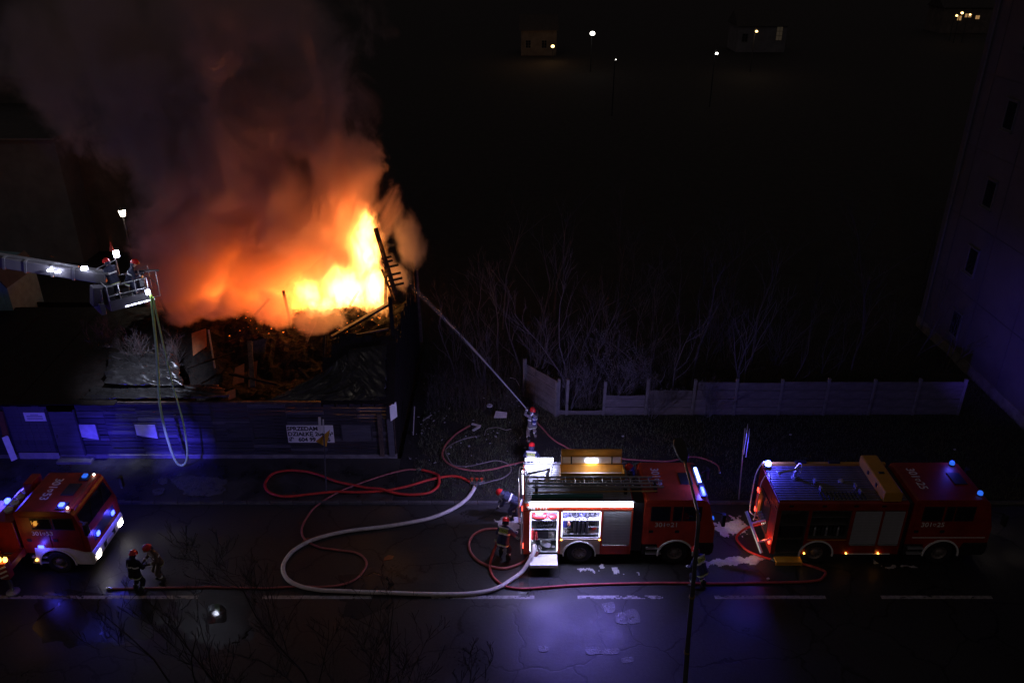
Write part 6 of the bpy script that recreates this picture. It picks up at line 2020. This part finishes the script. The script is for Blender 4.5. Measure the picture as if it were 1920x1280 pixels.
# ------------------------------------------------------------------ bare trees
BARK = mat("grey bark", (0.075, 0.065, 0.068), 0.85, var=0.4, scale=6)
BARKP = mat("pale bark", (0.11, 0.10, 0.115), 0.8, var=0.4, scale=7)
BARKD = mat("dark bark", (0.028, 0.023, 0.02), 0.9, var=0.3, scale=6)
def grow(seed, h, r0, spread=0.5, forks=5, depth=3, m=BARK, stems=1, up=0.25, twig=0.006, leaf=None):
    "returns trunk and crown meshes of a bare tree"
    rg_ = random.Random(seed)
    tr_, cr_ = MB(), MB()
    def branch(p, d, L, r_, lev, mb):
        n = 6 if lev < 2 else 4
        pts, q, dd = [p], p.copy(), d.copy()
        for i in range(n):
            dd = (dd + Vector((rg_.gauss(0, 0.16), rg_.gauss(0, 0.16), rg_.gauss(0, 0.07) + up * 0.25))).normalized()
            q = q + dd * (L / n)
            pts.append(q)
        rs = [max(twig, r_ * (1 - 0.78 * i / n)) for i in range(n + 1)]
        mb.tube(pts, rs, 6 if lev == 0 else 4 if lev == 1 else 3, cap=False)
        if lev >= depth:
            return
        k = forks + (2 if lev == 0 else 0)
        for j in range(k):
            t_ = rg_.uniform(0.22 if lev == 0 else 0.15, 0.98)
            i = min(n - 1, int(t_ * n))
            b_ = pts[i].lerp(pts[i + 1], t_ * n - i)
            ax_ = (pts[i + 1] - pts[i]).normalized()
            a = rg_.uniform(0, 6.28)
            o_ = ax_.orthogonal().normalized()
            o_ = Matrix.Rotation(a, 3, ax_) @ o_
            nd = (ax_ * (1 - spread) + o_ * spread + Vector((0, 0, up))).normalized()
            branch(b_, nd, L * rg_.uniform(0.35, 0.62) * (1.08 - 0.5 * t_), max(twig, rs[i] * 0.55), lev + 1, cr_)
    for s in range(stems):
        a = rg_.uniform(0, 6.28)
        tilt = 0.06 if stems == 1 else rg_.uniform(0.12, 0.42)
        d = Vector((math.cos(a) * tilt, math.sin(a) * tilt, 1)).normalized()
        branch(Vector((math.cos(a) * 0.1 * (stems > 1), math.sin(a) * 0.1 * (stems > 1), -0.05)), d, h * rg_.uniform(0.8, 1.05), r0 * rg_.uniform(0.8, 1.1), 0, tr_)
    return tr_, cr_
def tree(name, label, cat, group, seed, loc, m=BARK, **k):
    a, b = grow(seed, m=m, **k)
    t = thing(name, label, cat, loc, 0, group)
    a.build("trunk", m, t, smooth=True)
    b.build("crown", m, t)
    return t
TL = "thin bare tree in the dark scrub behind the concrete fence"
protos = [
    tree("bare_tree", TL, "tree", "bare trees behind the fence", 11, (0, 0, 0), h=7.5, r0=0.07, spread=0.45, forks=5, depth=2),
    tree("bare_tree", TL, "tree", "bare trees behind the fence", 12, (0, 0, 0), h=6.0, r0=0.055, spread=0.5, forks=5, depth=2, stems=3),
    tree("bare_tree", TL, "tree", "bare trees behind the fence", 13, (0, 0, 0), h=8.5, r0=0.08, spread=0.4, forks=6, depth=2),
    tree("bare_tree", TL, "tree", "bare trees behind the fence", 14, (0, 0, 0), h=5.0, r0=0.045, spread=0.5, forks=6, depth=2, stems=4),
]
spots = []
rt = random.Random(21)
for px in (860, 905, 935, 975, 1000, 1022, 1055, 1075, 1110, 1148, 1185, 1225, 1262, 1290, 1330, 1362, 1400, 1440, 1480, 1530, 1585, 1640, 1700, 1760):
    spots.append((px + rt.uniform(-8, 8), rt.uniform(37.2, 41.5)))
for k in range(16):
    spots.append((rt.uniform(830, 1760), rt.uniform(41, 52)))
used = [0] * 4
ORD = "first second third fourth fifth sixth seventh eighth ninth tenth eleventh twelfth thirteenth fourteenth fifteenth sixteenth seventeenth eighteenth nineteenth twentieth twenty-first twenty-second twenty-third twenty-fourth".split()
fr_, bk_ = sorted(p for p, Y in spots[:24]), sorted(p for p, Y in spots[24:])
for i, (px, Y) in enumerate(spots):
    k = rt.randrange(4)
    x = PY(px, 730, Y).x
    o = protos[k] if not used[k] else copy_tree(protos[k])
    used[k] = 1
    o["label"] = ("bare tree close behind the fence, %s from the left in the front row" % ORD[fr_.index(px)]) if i < 24 else ("dim bare tree of the far row behind the fence, %s from the left" % ORD[bk_.index(px)])
    o.location = (x, Y, VZ)
    o.rotation_euler = (0, 0, rt.uniform(0, 6.28))
    s = rt.uniform(0.6, 1.05)
    o.scale = (s, s, s)
# pale trees that catch the light close behind the fence
for i, (px, seed, h, lab, kw) in enumerate((
        (1372, 31, 8.5, "tallest straight pale trunk rising behind the fence", dict(stems=1, forks=4, depth=2, spread=0.35)),
        (1395, 32, 6.5, "pale forked sapling leaning right behind the fence", dict(stems=2, forks=4, depth=2, spread=0.45)),
        (1262, 33, 6.0, "pale forked sapling behind the middle of the fence", dict(stems=2, forks=5, depth=2, spread=0.4)),
        (1075, 34, 7.0, "pale slim tree behind the gap in the fence", dict(stems=2, forks=5, depth=2, spread=0.42)))):
    p = PY(px, 730, 37.4)
    tree("pale_tree", lab, "tree", None, seed, (p.x, 37.2 + 0.2 * i, VZ), m=BARKP, h=h, r0=0.05, **kw)
# scrub standing in and before the gap
SEED = mat("dry seed heads", (0.2, 0.18, 0.2), 0.8)
def shrub(px, Y, seed, h, lab, seeds=0, grp="shrubs at the gap in the fence", m=BARKP):
    p = PY(px, 740, Y)
    a, b = grow(seed, h, 0.022, spread=0.5, forks=6, depth=2, stems=6, twig=0.005)
    t = thing("shrub", lab, "shrub", (p.x, Y, VZ), 0, grp)
    a.build("stem", m, t)
    b.build("twigs", m, t)
    if seeds:
        rg_ = random.Random(seed)
        q = MB()
        vs = b.v
        for k in range(seeds):
            v = Vector(vs[rg_.randrange(len(vs))])
            s = rg_.uniform(0.02, 0.045)
            u = Vector((rg_.gauss(0, 1), rg_.gauss(0, 1), rg_.gauss(0, 1))).normalized()
            w_ = u.orthogonal().normalized()
            z_ = u.cross(w_)
            q.add([v + u * s, v + w_ * s * .6, v - u * s, v - w_ * s * .6, v + z_ * s * 0.3], [(0, 1, 4), (1, 2, 4), (2, 3, 4), (3, 0, 4)])
        tag(q.build("seed_heads", SEED, t), kind="stuff")
    return t
BRUSH = mat("dry brush", (0.085, 0.07, 0.065), 0.9, var=0.5, scale=3)
rb = np.random.default_rng(8)
n_ = 5200
bx0, by0 = rb.uniform(-4.5, 23.5, n_), FY + 0.25 + np.abs(rb.normal(0, 2.6, n_))
bh = rb.uniform(0.5, 2.3, n_) * (0.6 + 0.5 * np.array([nz(a, b, 0.5, 2) + 0.5 for a, b in zip(bx0, by0)]))
ba, bt = rb.uniform(0, 6.28, n_), np.abs(rb.normal(0, 0.35, n_))
vv, ff = [], []
for i in range(n_):
    p0 = Vector((bx0[i], by0[i], 0.05))
    tp = p0 + Vector((math.cos(ba[i]) * bt[i] * bh[i], math.sin(ba[i]) * bt[i] * bh[i], bh[i]))
    w_ = Vector((-math.sin(ba[i] + 1), math.cos(ba[i] + 1), 0)) * 0.008
    w2_ = Vector((math.cos(ba[i] + 1), math.sin(ba[i] + 1), 0)) * 0.008
    k_ = len(vv)
    vv += [p0 + w_, p0 - w_, p0 + w2_, tp]
    ff += [(k_, k_ + 1, k_ + 3), (k_ + 1, k_ + 2, k_ + 3), (k_ + 2, k_, k_ + 3)]
    for q_ in range(2):
        f_ = rb.uniform(0.4, 0.85)
        m_ = p0.lerp(tp, f_)
        e_ = m_ + Vector((rb.normal(0, 0.22), rb.normal(0, 0.22), rb.uniform(0.1, 0.4)))
        k_ = len(vv)
        vv += [m_ + w_ * 0.6, m_ - w_ * 0.6, m_ + w2_ * 0.6, e_]
        ff += [(k_, k_ + 1, k_ + 3), (k_ + 1, k_ + 2, k_ + 3), (k_ + 2, k_, k_ + 3)]
tag(MB().add(vv, ff).build("brush", BRUSH), "tangled dry brush growing along the back of the fence", None, None, "stuff")
shrub(1150, 36.8, 51, 3.4, "dense shrub with pale seed heads at the low fence bay", 500)
shrub(1105, 37.3, 52, 3.8, "tall shrub with seed heads in the open fence gap", 420)
shrub(1180, 37.6, 53, 3.0, "smaller seeding shrub right of the dense one", 300)
shrub(1068, 36.6, 54, 2.6, "thin shrub beside the leaning fence end", 120)
shrub(1225, 35.9, 55, 2.2, "bent sapling shrub standing before the fence boards", 0)
shrub(1330, 36.0, 56, 2.2, "low shrub crossing the fence before the pale trunk", 0)
shrub(262, SY + 3.2, 57, 2.6, "bare shrub on the roof edge below the basket", 0, "bare shrubs round the shack", BARK)
shrub(215, SY + 4.6, 58, 2.4, "bare shrub left of the hanging green hose", 0, "bare shrubs round the shack", BARK)
shrub(330, SY + 2.6, 59, 2.2, "bare shrub poking from the left of the rubble", 0, "bare shrubs round the shack", BARK)
for n_ in ("57", ):
    pass
for o in list(C.objects):
    if o.name.startswith("shrub") and o.get("group") == "bare shrubs round the shack":
        o.location.z = 2.6
# trees of the near pavement whose tops reach into the frame
NEAR = (
    (575, 1075, 16.6, 61, "dark bare treetop at the bottom left of centre", dict(stems=1, forks=6, depth=3, spread=0.5)),
    (700, 1170, 16.2, 62, "dark spreading treetop right of the bottom left one", dict(stems=3, forks=5, depth=3, spread=0.55)),
    (412, 1100, 16.6, 63, "single dark leaning stem beside the bright puddle", dict(stems=1, forks=5, depth=3, spread=0.4)),
    (840, 1230, 16.3, 64, "low dark treetop at the bottom centre", dict(stems=2, forks=4, depth=3, spread=0.5)),
    (325, 1150, 16.4, 65, "faint dark treetop at the bottom left corner", dict(stems=2, forks=4, depth=3, spread=0.5)),
)
for px, py, Y, seed, lab, kw in NEAR:
    p = PY(px, py, Y)
    tree("near_tree", lab, "tree", "trees on the near pavement", seed, (p.x + 0.15, Y, 0.12), m=BARKD, h=p.z * 1.0, r0=0.05, up=0.35, **kw)

# ------------------------------------------------------------------ foam on the road
FOAM = mat("fire foam", (0.48, 0.46, 0.48), 0.75, var=0.15, scale=14, bump=0.6, bscale=22)
def foam(label, poly, thick, edge=0.45, freq=3.0, cell=0.045, thin=0.0):
    pts = [P(x, y) for x, y in poly]
    x0, x1 = min(p.x for p in pts) - .4, max(p.x for p in pts) + .4
    y0, y1 = min(p.y for p in pts) - .4, max(p.y for p in pts) + .4
    nx, ny = int((x1 - x0) / cell), int((y1 - y0) / cell)
    n = len(pts)
    def sd(x, y):
        ins, best = False, 1e9
        for i in range(n):
            a, b = pts[i], pts[(i + 1) % n]
            if (a.y > y) != (b.y > y) and x < (b.x - a.x) * (y - a.y) / (b.y - a.y) + a.x:
                ins = not ins
            dx, dy = b.x - a.x, b.y - a.y
            t_ = max(0, min(1, ((x - a.x) * dx + (y - a.y) * dy) / (dx * dx + dy * dy + 1e-9)))
            best = min(best, math.hypot(x - a.x - t_ * dx, y - a.y - t_ * dy))
        return best if ins else -best
    hgt = {}
    for j in range(ny + 1):
        for i in range(nx + 1):
            x, y = x0 + i * cell, y0 + j * cell
            s = sd(x, y)
            v = s + edge * (0.55 * nz(x, y, freq * 0.5, 3) + 0.5 * nz(x, y, freq, 7) + 0.35 * nz(x, y, freq * 2.6, 1)) - thin
            if v > 0:
                hgt[i, j] = 0.006 + thick * min(1, (v / 0.25)) ** 0.6 * (0.75 + 0.5 * nz(x, y, 6, 5))
    b = MB()
    idx = {}
    def vid(i, j):
        if (i, j) not in idx:
            idx[i, j] = len(b.v)
            b.v.append((x0 + i * cell + 0.02 * nz(i * 1.3, j * 1.7), y0 + j * cell + 0.02 * nz(i * 1.9, j * 1.1, 1, 4), max(0.005, hgt.get((i, j), 0.005))))
        return idx[i, j]
    for j in range(ny):
        for i in range(nx):
            k = [(i, j) in hgt, (i + 1, j) in hgt, (i + 1, j + 1) in hgt, (i, j + 1) in hgt]
            if sum(k) >= 3:
                b.f.append((vid(i, j), vid(i + 1, j), vid(i + 1, j + 1), vid(i, j + 1)))
    o = b.build("foam", FOAM, smooth=True)
    tag(o, label, None, None, "stuff")
foam("white foam patch on the road behind the first engine", [(930, 972), (950, 966), (978, 970), (978, 994), (962, 998), (938, 990)], 0.05)
foam("foam spread between the two engines", [(1334, 970), (1395, 968), (1402, 985), (1398, 1002), (1360, 1006), (1336, 996)], 0.03, 0.6, 4, thin=0.10)
foam("streak of foam from the second engine towards the lamp post", [(1318, 1054), (1345, 1048), (1390, 1042), (1425, 1040), (1440, 1046), (1420, 1056), (1370, 1060), (1325, 1062)], 0.04, 0.3, 4)
foam("crumbs of foam under the first engine", [(1080, 1066), (1130, 1058), (1140, 1066), (1112, 1072), (1084, 1072)], 0.05, 0.45, 5, thin=0.1)
foam("small white foam clump right of the crumbs", [(1147, 1066), (1158, 1062), (1163, 1070), (1154, 1076)], 0.07, 0.2, 5)
foam("thin line of froth along the road under the first engine", [(1165, 1071), (1240, 1067), (1300, 1074), (1300, 1077), (1240, 1073), (1168, 1076)], 0.02, 0.5, 6, thin=0.18)
foam("foam fringe under the second engine by the cab", [(1640, 1052), (1660, 1060), (1712, 1058), (1718, 1062), (1665, 1066), (1646, 1062)], 0.04, 0.3, 5, thin=0.04)

# ------------------------------------------------------------------ litter on the verge
def put(name, label, cat, mb, m, px, py, rz=0.0, z=None, group=None, rx=0.0):
    p = P(px, py, VZ + 0.06 if z is None else z)
    o = mb.build(name, m, None, loc=p)
    o.rotation_euler = (rx, 0, rz)
    tag(o, label, cat, group)
    return o
PALE = mat("pale plastic board", (0.55, 0.53, 0.56), 0.5, var=0.2, scale=5)
bx_ = MB()
bx_.slab([(-0.34, -0.16), (0.30, -0.2), (0.36, 0.16), (-0.2, 0.3)], 0.1, 0.13)
put("white_sheet", "bent white sheet lying in the grass left of the jet operator", "sheet", bx_, PALE, 938, 781, 0.1, rx=0.25)
put("white_lath", "upper of the two white slats crossing in the grass", "slat", MB().box((0, 0, 0.05), (0.5, 0.12, 0.05)), PALE, 893, 798, -0.45)
put("white_lath", "lower of the two white slats crossing in the grass", "slat", MB().box((0, 0, 0.09), (0.48, 0.13, 0.05)), PALE, 893, 806, 0.85)
put("white_ring", "small white ring lying at the back of the litter", "ring", MB().tube([(0.12 * math.cos(a), 0.12 * math.sin(a), 0.06) for a in [2 * math.pi * i / 12 for i in range(13)]], 0.045, 6), PALE, 918, 762, 0)
put("stick", "pale bent stick on the grass under the white sheet", "stick", MB().tube(smooth_path([(-0.5, -0.35, 0), (-0.4, 0.1, 0.05), (0.1, 0.18, 0.1), (0.5, 0.05, 0.05), (0.8, 0.12, 0.04)], 4), 0.014, 5), OLDW, 928, 808, 0)
put("stick", "curved white stick at the right of the water jet", "stick", MB().tube(smooth_path([(-0.25, 0.3, 0.3), (0.05, 0.15, 0.28), (0.25, -0.25, 0.1)], 4), 0.016, 5), PALE, 965, 722, 0)
put("board_piece", "thin leaning lath by the shack gable", "lath", MB().bar((0, 0, 0), (0.12, 0.2, 1.5), 0.05, 0.03), OLDW, 775, 815, 0)
put("board_piece", "short lath lying right of the gable", "lath", MB().bar((0, 0, 0.05), (0.4, 0.45, 0.12), 0.06, 0.03), OLDW, 793, 790, 0)
rl_ = random.Random(4)
lit = MB()
for k in range(120):
    px, py = rl_.uniform(765, 990), rl_.uniform(700, 880)
    if k % 4 == 0: px, py = rl_.gauss(800, 18), rl_.gauss(795, 14)
    p = P(px, py, VZ + 0.08)
    if p.x < -5.0: continue
    s = rl_.uniform(0.012, 0.06)
    lit.box(tuple(p), (s * rl_.uniform(0.7, 2.4), s * rl_.uniform(0.7, 2), s * 0.5), Matrix.Rotation(rl_.uniform(0, 3), 4, 'Z') @ Matrix.Rotation(rl_.uniform(-.5, .5), 4, 'X'))
tag(lit.build("litter", mat("litter", (0.28, 0.27, 0.28), 0.6, var=0.7, scale=0.6)), "pale scraps and crumbs of rubbish strewn beside the shack", None, None, "stuff")
for px, py, lab in ((1482, 815, "small white scrap on the grass before the long fence"), (1790, 843, "small pale scrap on the grass by the block"), (1168, 818, "small pale scrap on the grass behind the first engine"), (1440, 1085, "small white scrap on the road by the red hose")):
    put("paper_scrap", lab, "scrap", MB().box((0, 0, 0.02), (0.10, 0.08, 0.04)), PALE, px, py, 0.4, z=(VZ + 0.05 if py < 900 else 0.0))
for px, py, lab in ((575, 1013, "dark brown leaf smear on the road by the white hose"), (728, 1046, "wet brown leaf glinting on the road")):
    put("fallen_leaf", lab, "leaf", MB().slab([(-0.22, -0.06), (0.1, -0.14), (0.24, 0.0), (0.08, 0.16), (-0.12, 0.1)], 0.005, 0.016), mat("wet leaf", (0.16, 0.05, 0.02), 0.3), px, py, 0.5, z=0.0)
# wet mud and puddles on the footpath
WATER = mat("puddle water", (0.012, 0.012, 0.013), 0.04, spec=0.6, bump=0.03, bscale=3)
def puddle(label, poly, z):
    ring = smooth_path([P(*q, z) for q in poly] + [P(*poly[0], z)], 6)[:-1]
    c = sum(ring, Vector()) / len(ring)
    ring = [c + (p - c) * (1 + 0.22 * nz(p.x, p.y, 2.4)) for p in ring]
    o = MB().slab(ring, z - 0.03, z + 0.004).build("puddle", WATER)
    tag(o, None, None, None, "structure")
puddle("", [(392, 1134), (416, 1132), (424, 1150), (420, 1166), (388, 1166)], 0.0)

# ------------------------------------------------------------------ gear in the lit lockers of the first engine
GBK = mat("gear black", (0.02, 0.02, 0.024), 0.5)
GRD = mat("gear red", (0.6, 0.03, 0.03), 0.35)
GBL = mat("gear blue", (0.08, 0.08, 0.45), 0.45)
GHO = mat("rolled hose", (0.45, 0.42, 0.42), 0.8, var=0.3)
GYL = mat("gear yellow", (0.65, 0.5, 0.1), 0.5)
Lk = lambda x, y, z: Vector((X0 + x, YC - HW + y, z))
z1a, z1h = 0.56, ZT - 0.405 - 0.56
def gear(name, label, cat, mb, m, x, y, z, bevel=0.0):
    o = mb.build(name, m, None, bevel=bevel, loc=Lk(x, y, z))
    tag(o, label, cat, "gear stowed in the lit lockers")
    return o
def hose_roll(r=0.16, w=0.07):
    b = MB()
    for k in range(3):
        rr = r * (1 - 0.28 * k)
        b.lathe([(rr - 0.018, -w / 2), (rr + 0.012, -w / 2), (rr + 0.012, w / 2), (rr - 0.018, w / 2), (rr - 0.018, -w / 2)], 18, Matrix.Rotation(math.pi / 2, 4, 'X'))
    return b
s28, s52, s74 = z1a + z1h * 0.28 + 0.026, z1a + z1h * 0.52 + 0.026, z1a + z1h * 0.74 + 0.026
for k in range(7):
    gear("breathing_mask", "black breathing mask, number %s from the left on the locker shelf" % ("one", "two", "three", "four", "five", "six", "seven")[k], "mask", MB().tube([(0, 0, 0), (0, 0, 0.12), (0.02, -0.05, 0.22), (0.01, 0, 0.30)], [0.05, 0.06, 0.05, 0.03], 8), GBK, 0.56 + 0.10 * k, 0.22, s52)
gear("hose_basket", "dark hose basket on the lower shelf of the first locker", "basket", MB().bb(-0.25, 0.25, 0, 0.35, 0, 0.36), GBK, 0.72, 0.15, s28, 0.02)
gear("fire_extinguisher", "red extinguisher at the left of the first locker", "extinguisher", MB().tube([(0, 0, 0), (0, 0, 0.40), (0, 0, 0.46), (0, 0, 0.52)], [0.07, 0.07, 0.03, 0.03], 12), GRD, 0.36, 0.14, s28)
gear("fire_extinguisher", "small red extinguisher beside the larger red one", "extinguisher", MB().tube([(0, 0, 0), (0, 0, 0.30), (0, 0, 0.35), (0, 0, 0.40)], [0.055, 0.055, 0.025, 0.025], 12), GRD, 0.50, 0.12, s28 + 0.01)
gear("red_bag", "red folded bag on the top shelf of the first locker", "bag", MB().ball((0, 0.1, 0.1), (0.32, 0.18, 0.13), 8), GRD, 0.62, 0.15, s74)
gear("red_bag", "small red bag at the right of the top shelf", "bag", MB().ball((0, 0.1, 0.08), (0.16, 0.14, 0.10), 8), GRD, 1.12, 0.12, s74)
for k, (x, z, lab) in enumerate(((0.60, s74 + 0.30, "hanging steel strainer at the top of the first locker"), (1.05, s28 + 0.16, "pale hose roll at the right of the first locker"), )):
    gear("hose_roll", lab, "hose roll", hose_roll(0.13), GHO, x, 0.2, z)
pm = MB()
pm.ball((0, 0.2, 0.28), (0.24, 0.2, 0.22), 10).cyl((0.1, 0.0, 0.25), (0.1, 0.3, 0.25), 0.13, n=14).cyl((-0.25, 0.0, 0.2), (-0.25, 0.35, 0.2), 0.07, n=12).cyl((-0.42, -0.05, 0.30), (-0.42, 0.35, 0.30), 0.085, n=12).cyl((0.32, 0.05, 0.14), (0.32, 0.3, 0.14), 0.06, n=10)
o = pm.build("pump", ALU, E1, smooth=False)
o.location = Lk(0.85, 0.12, 0.59) - Vector((X0, YC, 0))
z2a, z2h = 1.26, ZT - 0.405 - 1.26
t10, t60 = z2a + z2h * 0.10 + 0.026, z2a + z2h * 0.60 + 0.026
for k in range(4):
    gear("air_pack", "black air cylinder, %s of the four upright ones in the wide locker" % ("first", "second", "third", "last")[k], "air cylinder", MB().tube([(0, 0, 0), (0, 0, 0.05), (0, 0, 0.55), (0, 0, 0.62), (0, 0, 0.68)], [0.05, 0.075, 0.075, 0.04, 0.03], 12), GBK, 1.98 + 0.155 * k, 0.16, t10)
for k in range(5):
    gear("black_cases", "dark tool case, %s of the row at the right of the wide locker" % ("first", "second", "third", "fourth", "last")[k], "tool case", MB().bb(-0.035, 0.035, 0, 0.25, 0, 0.24), GBK, 2.55 + 0.085 * k, 0.15, t10 + 0.34)
MB().bb(2.46, 2.94, -HW + 0.1, -HW + 0.7, t10 + 0.31, t10 + 0.335).build("half_shelf", ALUSHEET, E1)
gear("blue_case", "blue case at the left of the wide locker", "case", MB().bb(-0.16, 0.16, 0, 0.3, 0, 0.34), GBL, 1.66, 0.12, t10 + 0.30, 0.02)
MB().bb(1.46, 1.84, -HW + 0.1, -HW + 0.7, t10 + 0.27, t10 + 0.295).build("half_shelf", ALUSHEET, E1)
gear("orange_gloves", "flesh coloured gloves against the blue case", "gloves", MB().ball((0, 0, 0.12), (0.06, 0.03, 0.13), 8), mat("glove tan", (0.6, 0.3, 0.18), 0.7), 1.74, 0.09, t10 + 0.36)
for k, (x, lab) in enumerate(((1.62, "grey hose roll lowest at the left of the wide locker"), (1.80, "grey hose roll beside the lowest left one"), (2.72, "red striped hose roll at the lower right of the wide locker"))):
    gear("hose_roll", lab, "hose roll", hose_roll(0.115), GHO if k < 2 else GRD, x, 0.15 + 0.1 * k, t10 + 0.13)
for k in range(6):
    gear("hanging_strap", "dark cable bundle, number %s along the top shelf of the wide locker" % ("one", "two", "three", "four", "five", "six")[k], "cable bundle", MB().tube([(0.09 * math.cos(a), 0.05, 0.16 + 0.13 * math.sin(a)) for a in [2 * math.pi * i / 14 for i in range(15)]], 0.03, 6), GBK if k % 3 else GBL, 1.62 + 0.21 * k, 0.2 + 0.05 * (k % 2), t60)
# dim gear in the second engine
for k in range(9):
    o = MB().tube([(0, 0, 0), (0, 0, 0.30), (0, 0, 0.36), (0.02, 0, 0.42)], [0.055, 0.055, 0.03, 0.025], 8).build("gas_bottle", (GBK, ALU, BLK)[k % 3], None, loc=Vector((X2 + 1.5 + 0.15 * k, YC - HW + 0.2, 1.26 + (ZT2 - 0.405 - 1.26) * 0.0 + 0.03)))
    tag(o, "dark bottle, %s in the row of the second engine's wide locker" % ("first", "second", "third", "fourth", "fifth", "sixth", "seventh", "eighth", "ninth")[k], "bottle", "bottles in the second engine")
o = MB().bb(-0.38, 0.38, 0, 0.4, 0, 0.5).build("generator", GBK, None, bevel=0.03, loc=Vector((X2 + 0.7, YC - HW + 0.15, 0.56 + (ZT2 - 0.405 - 0.56) * 0.3 + 0.03)))
tag(o, "dark generator box in the second engine's rear locker", "generator")
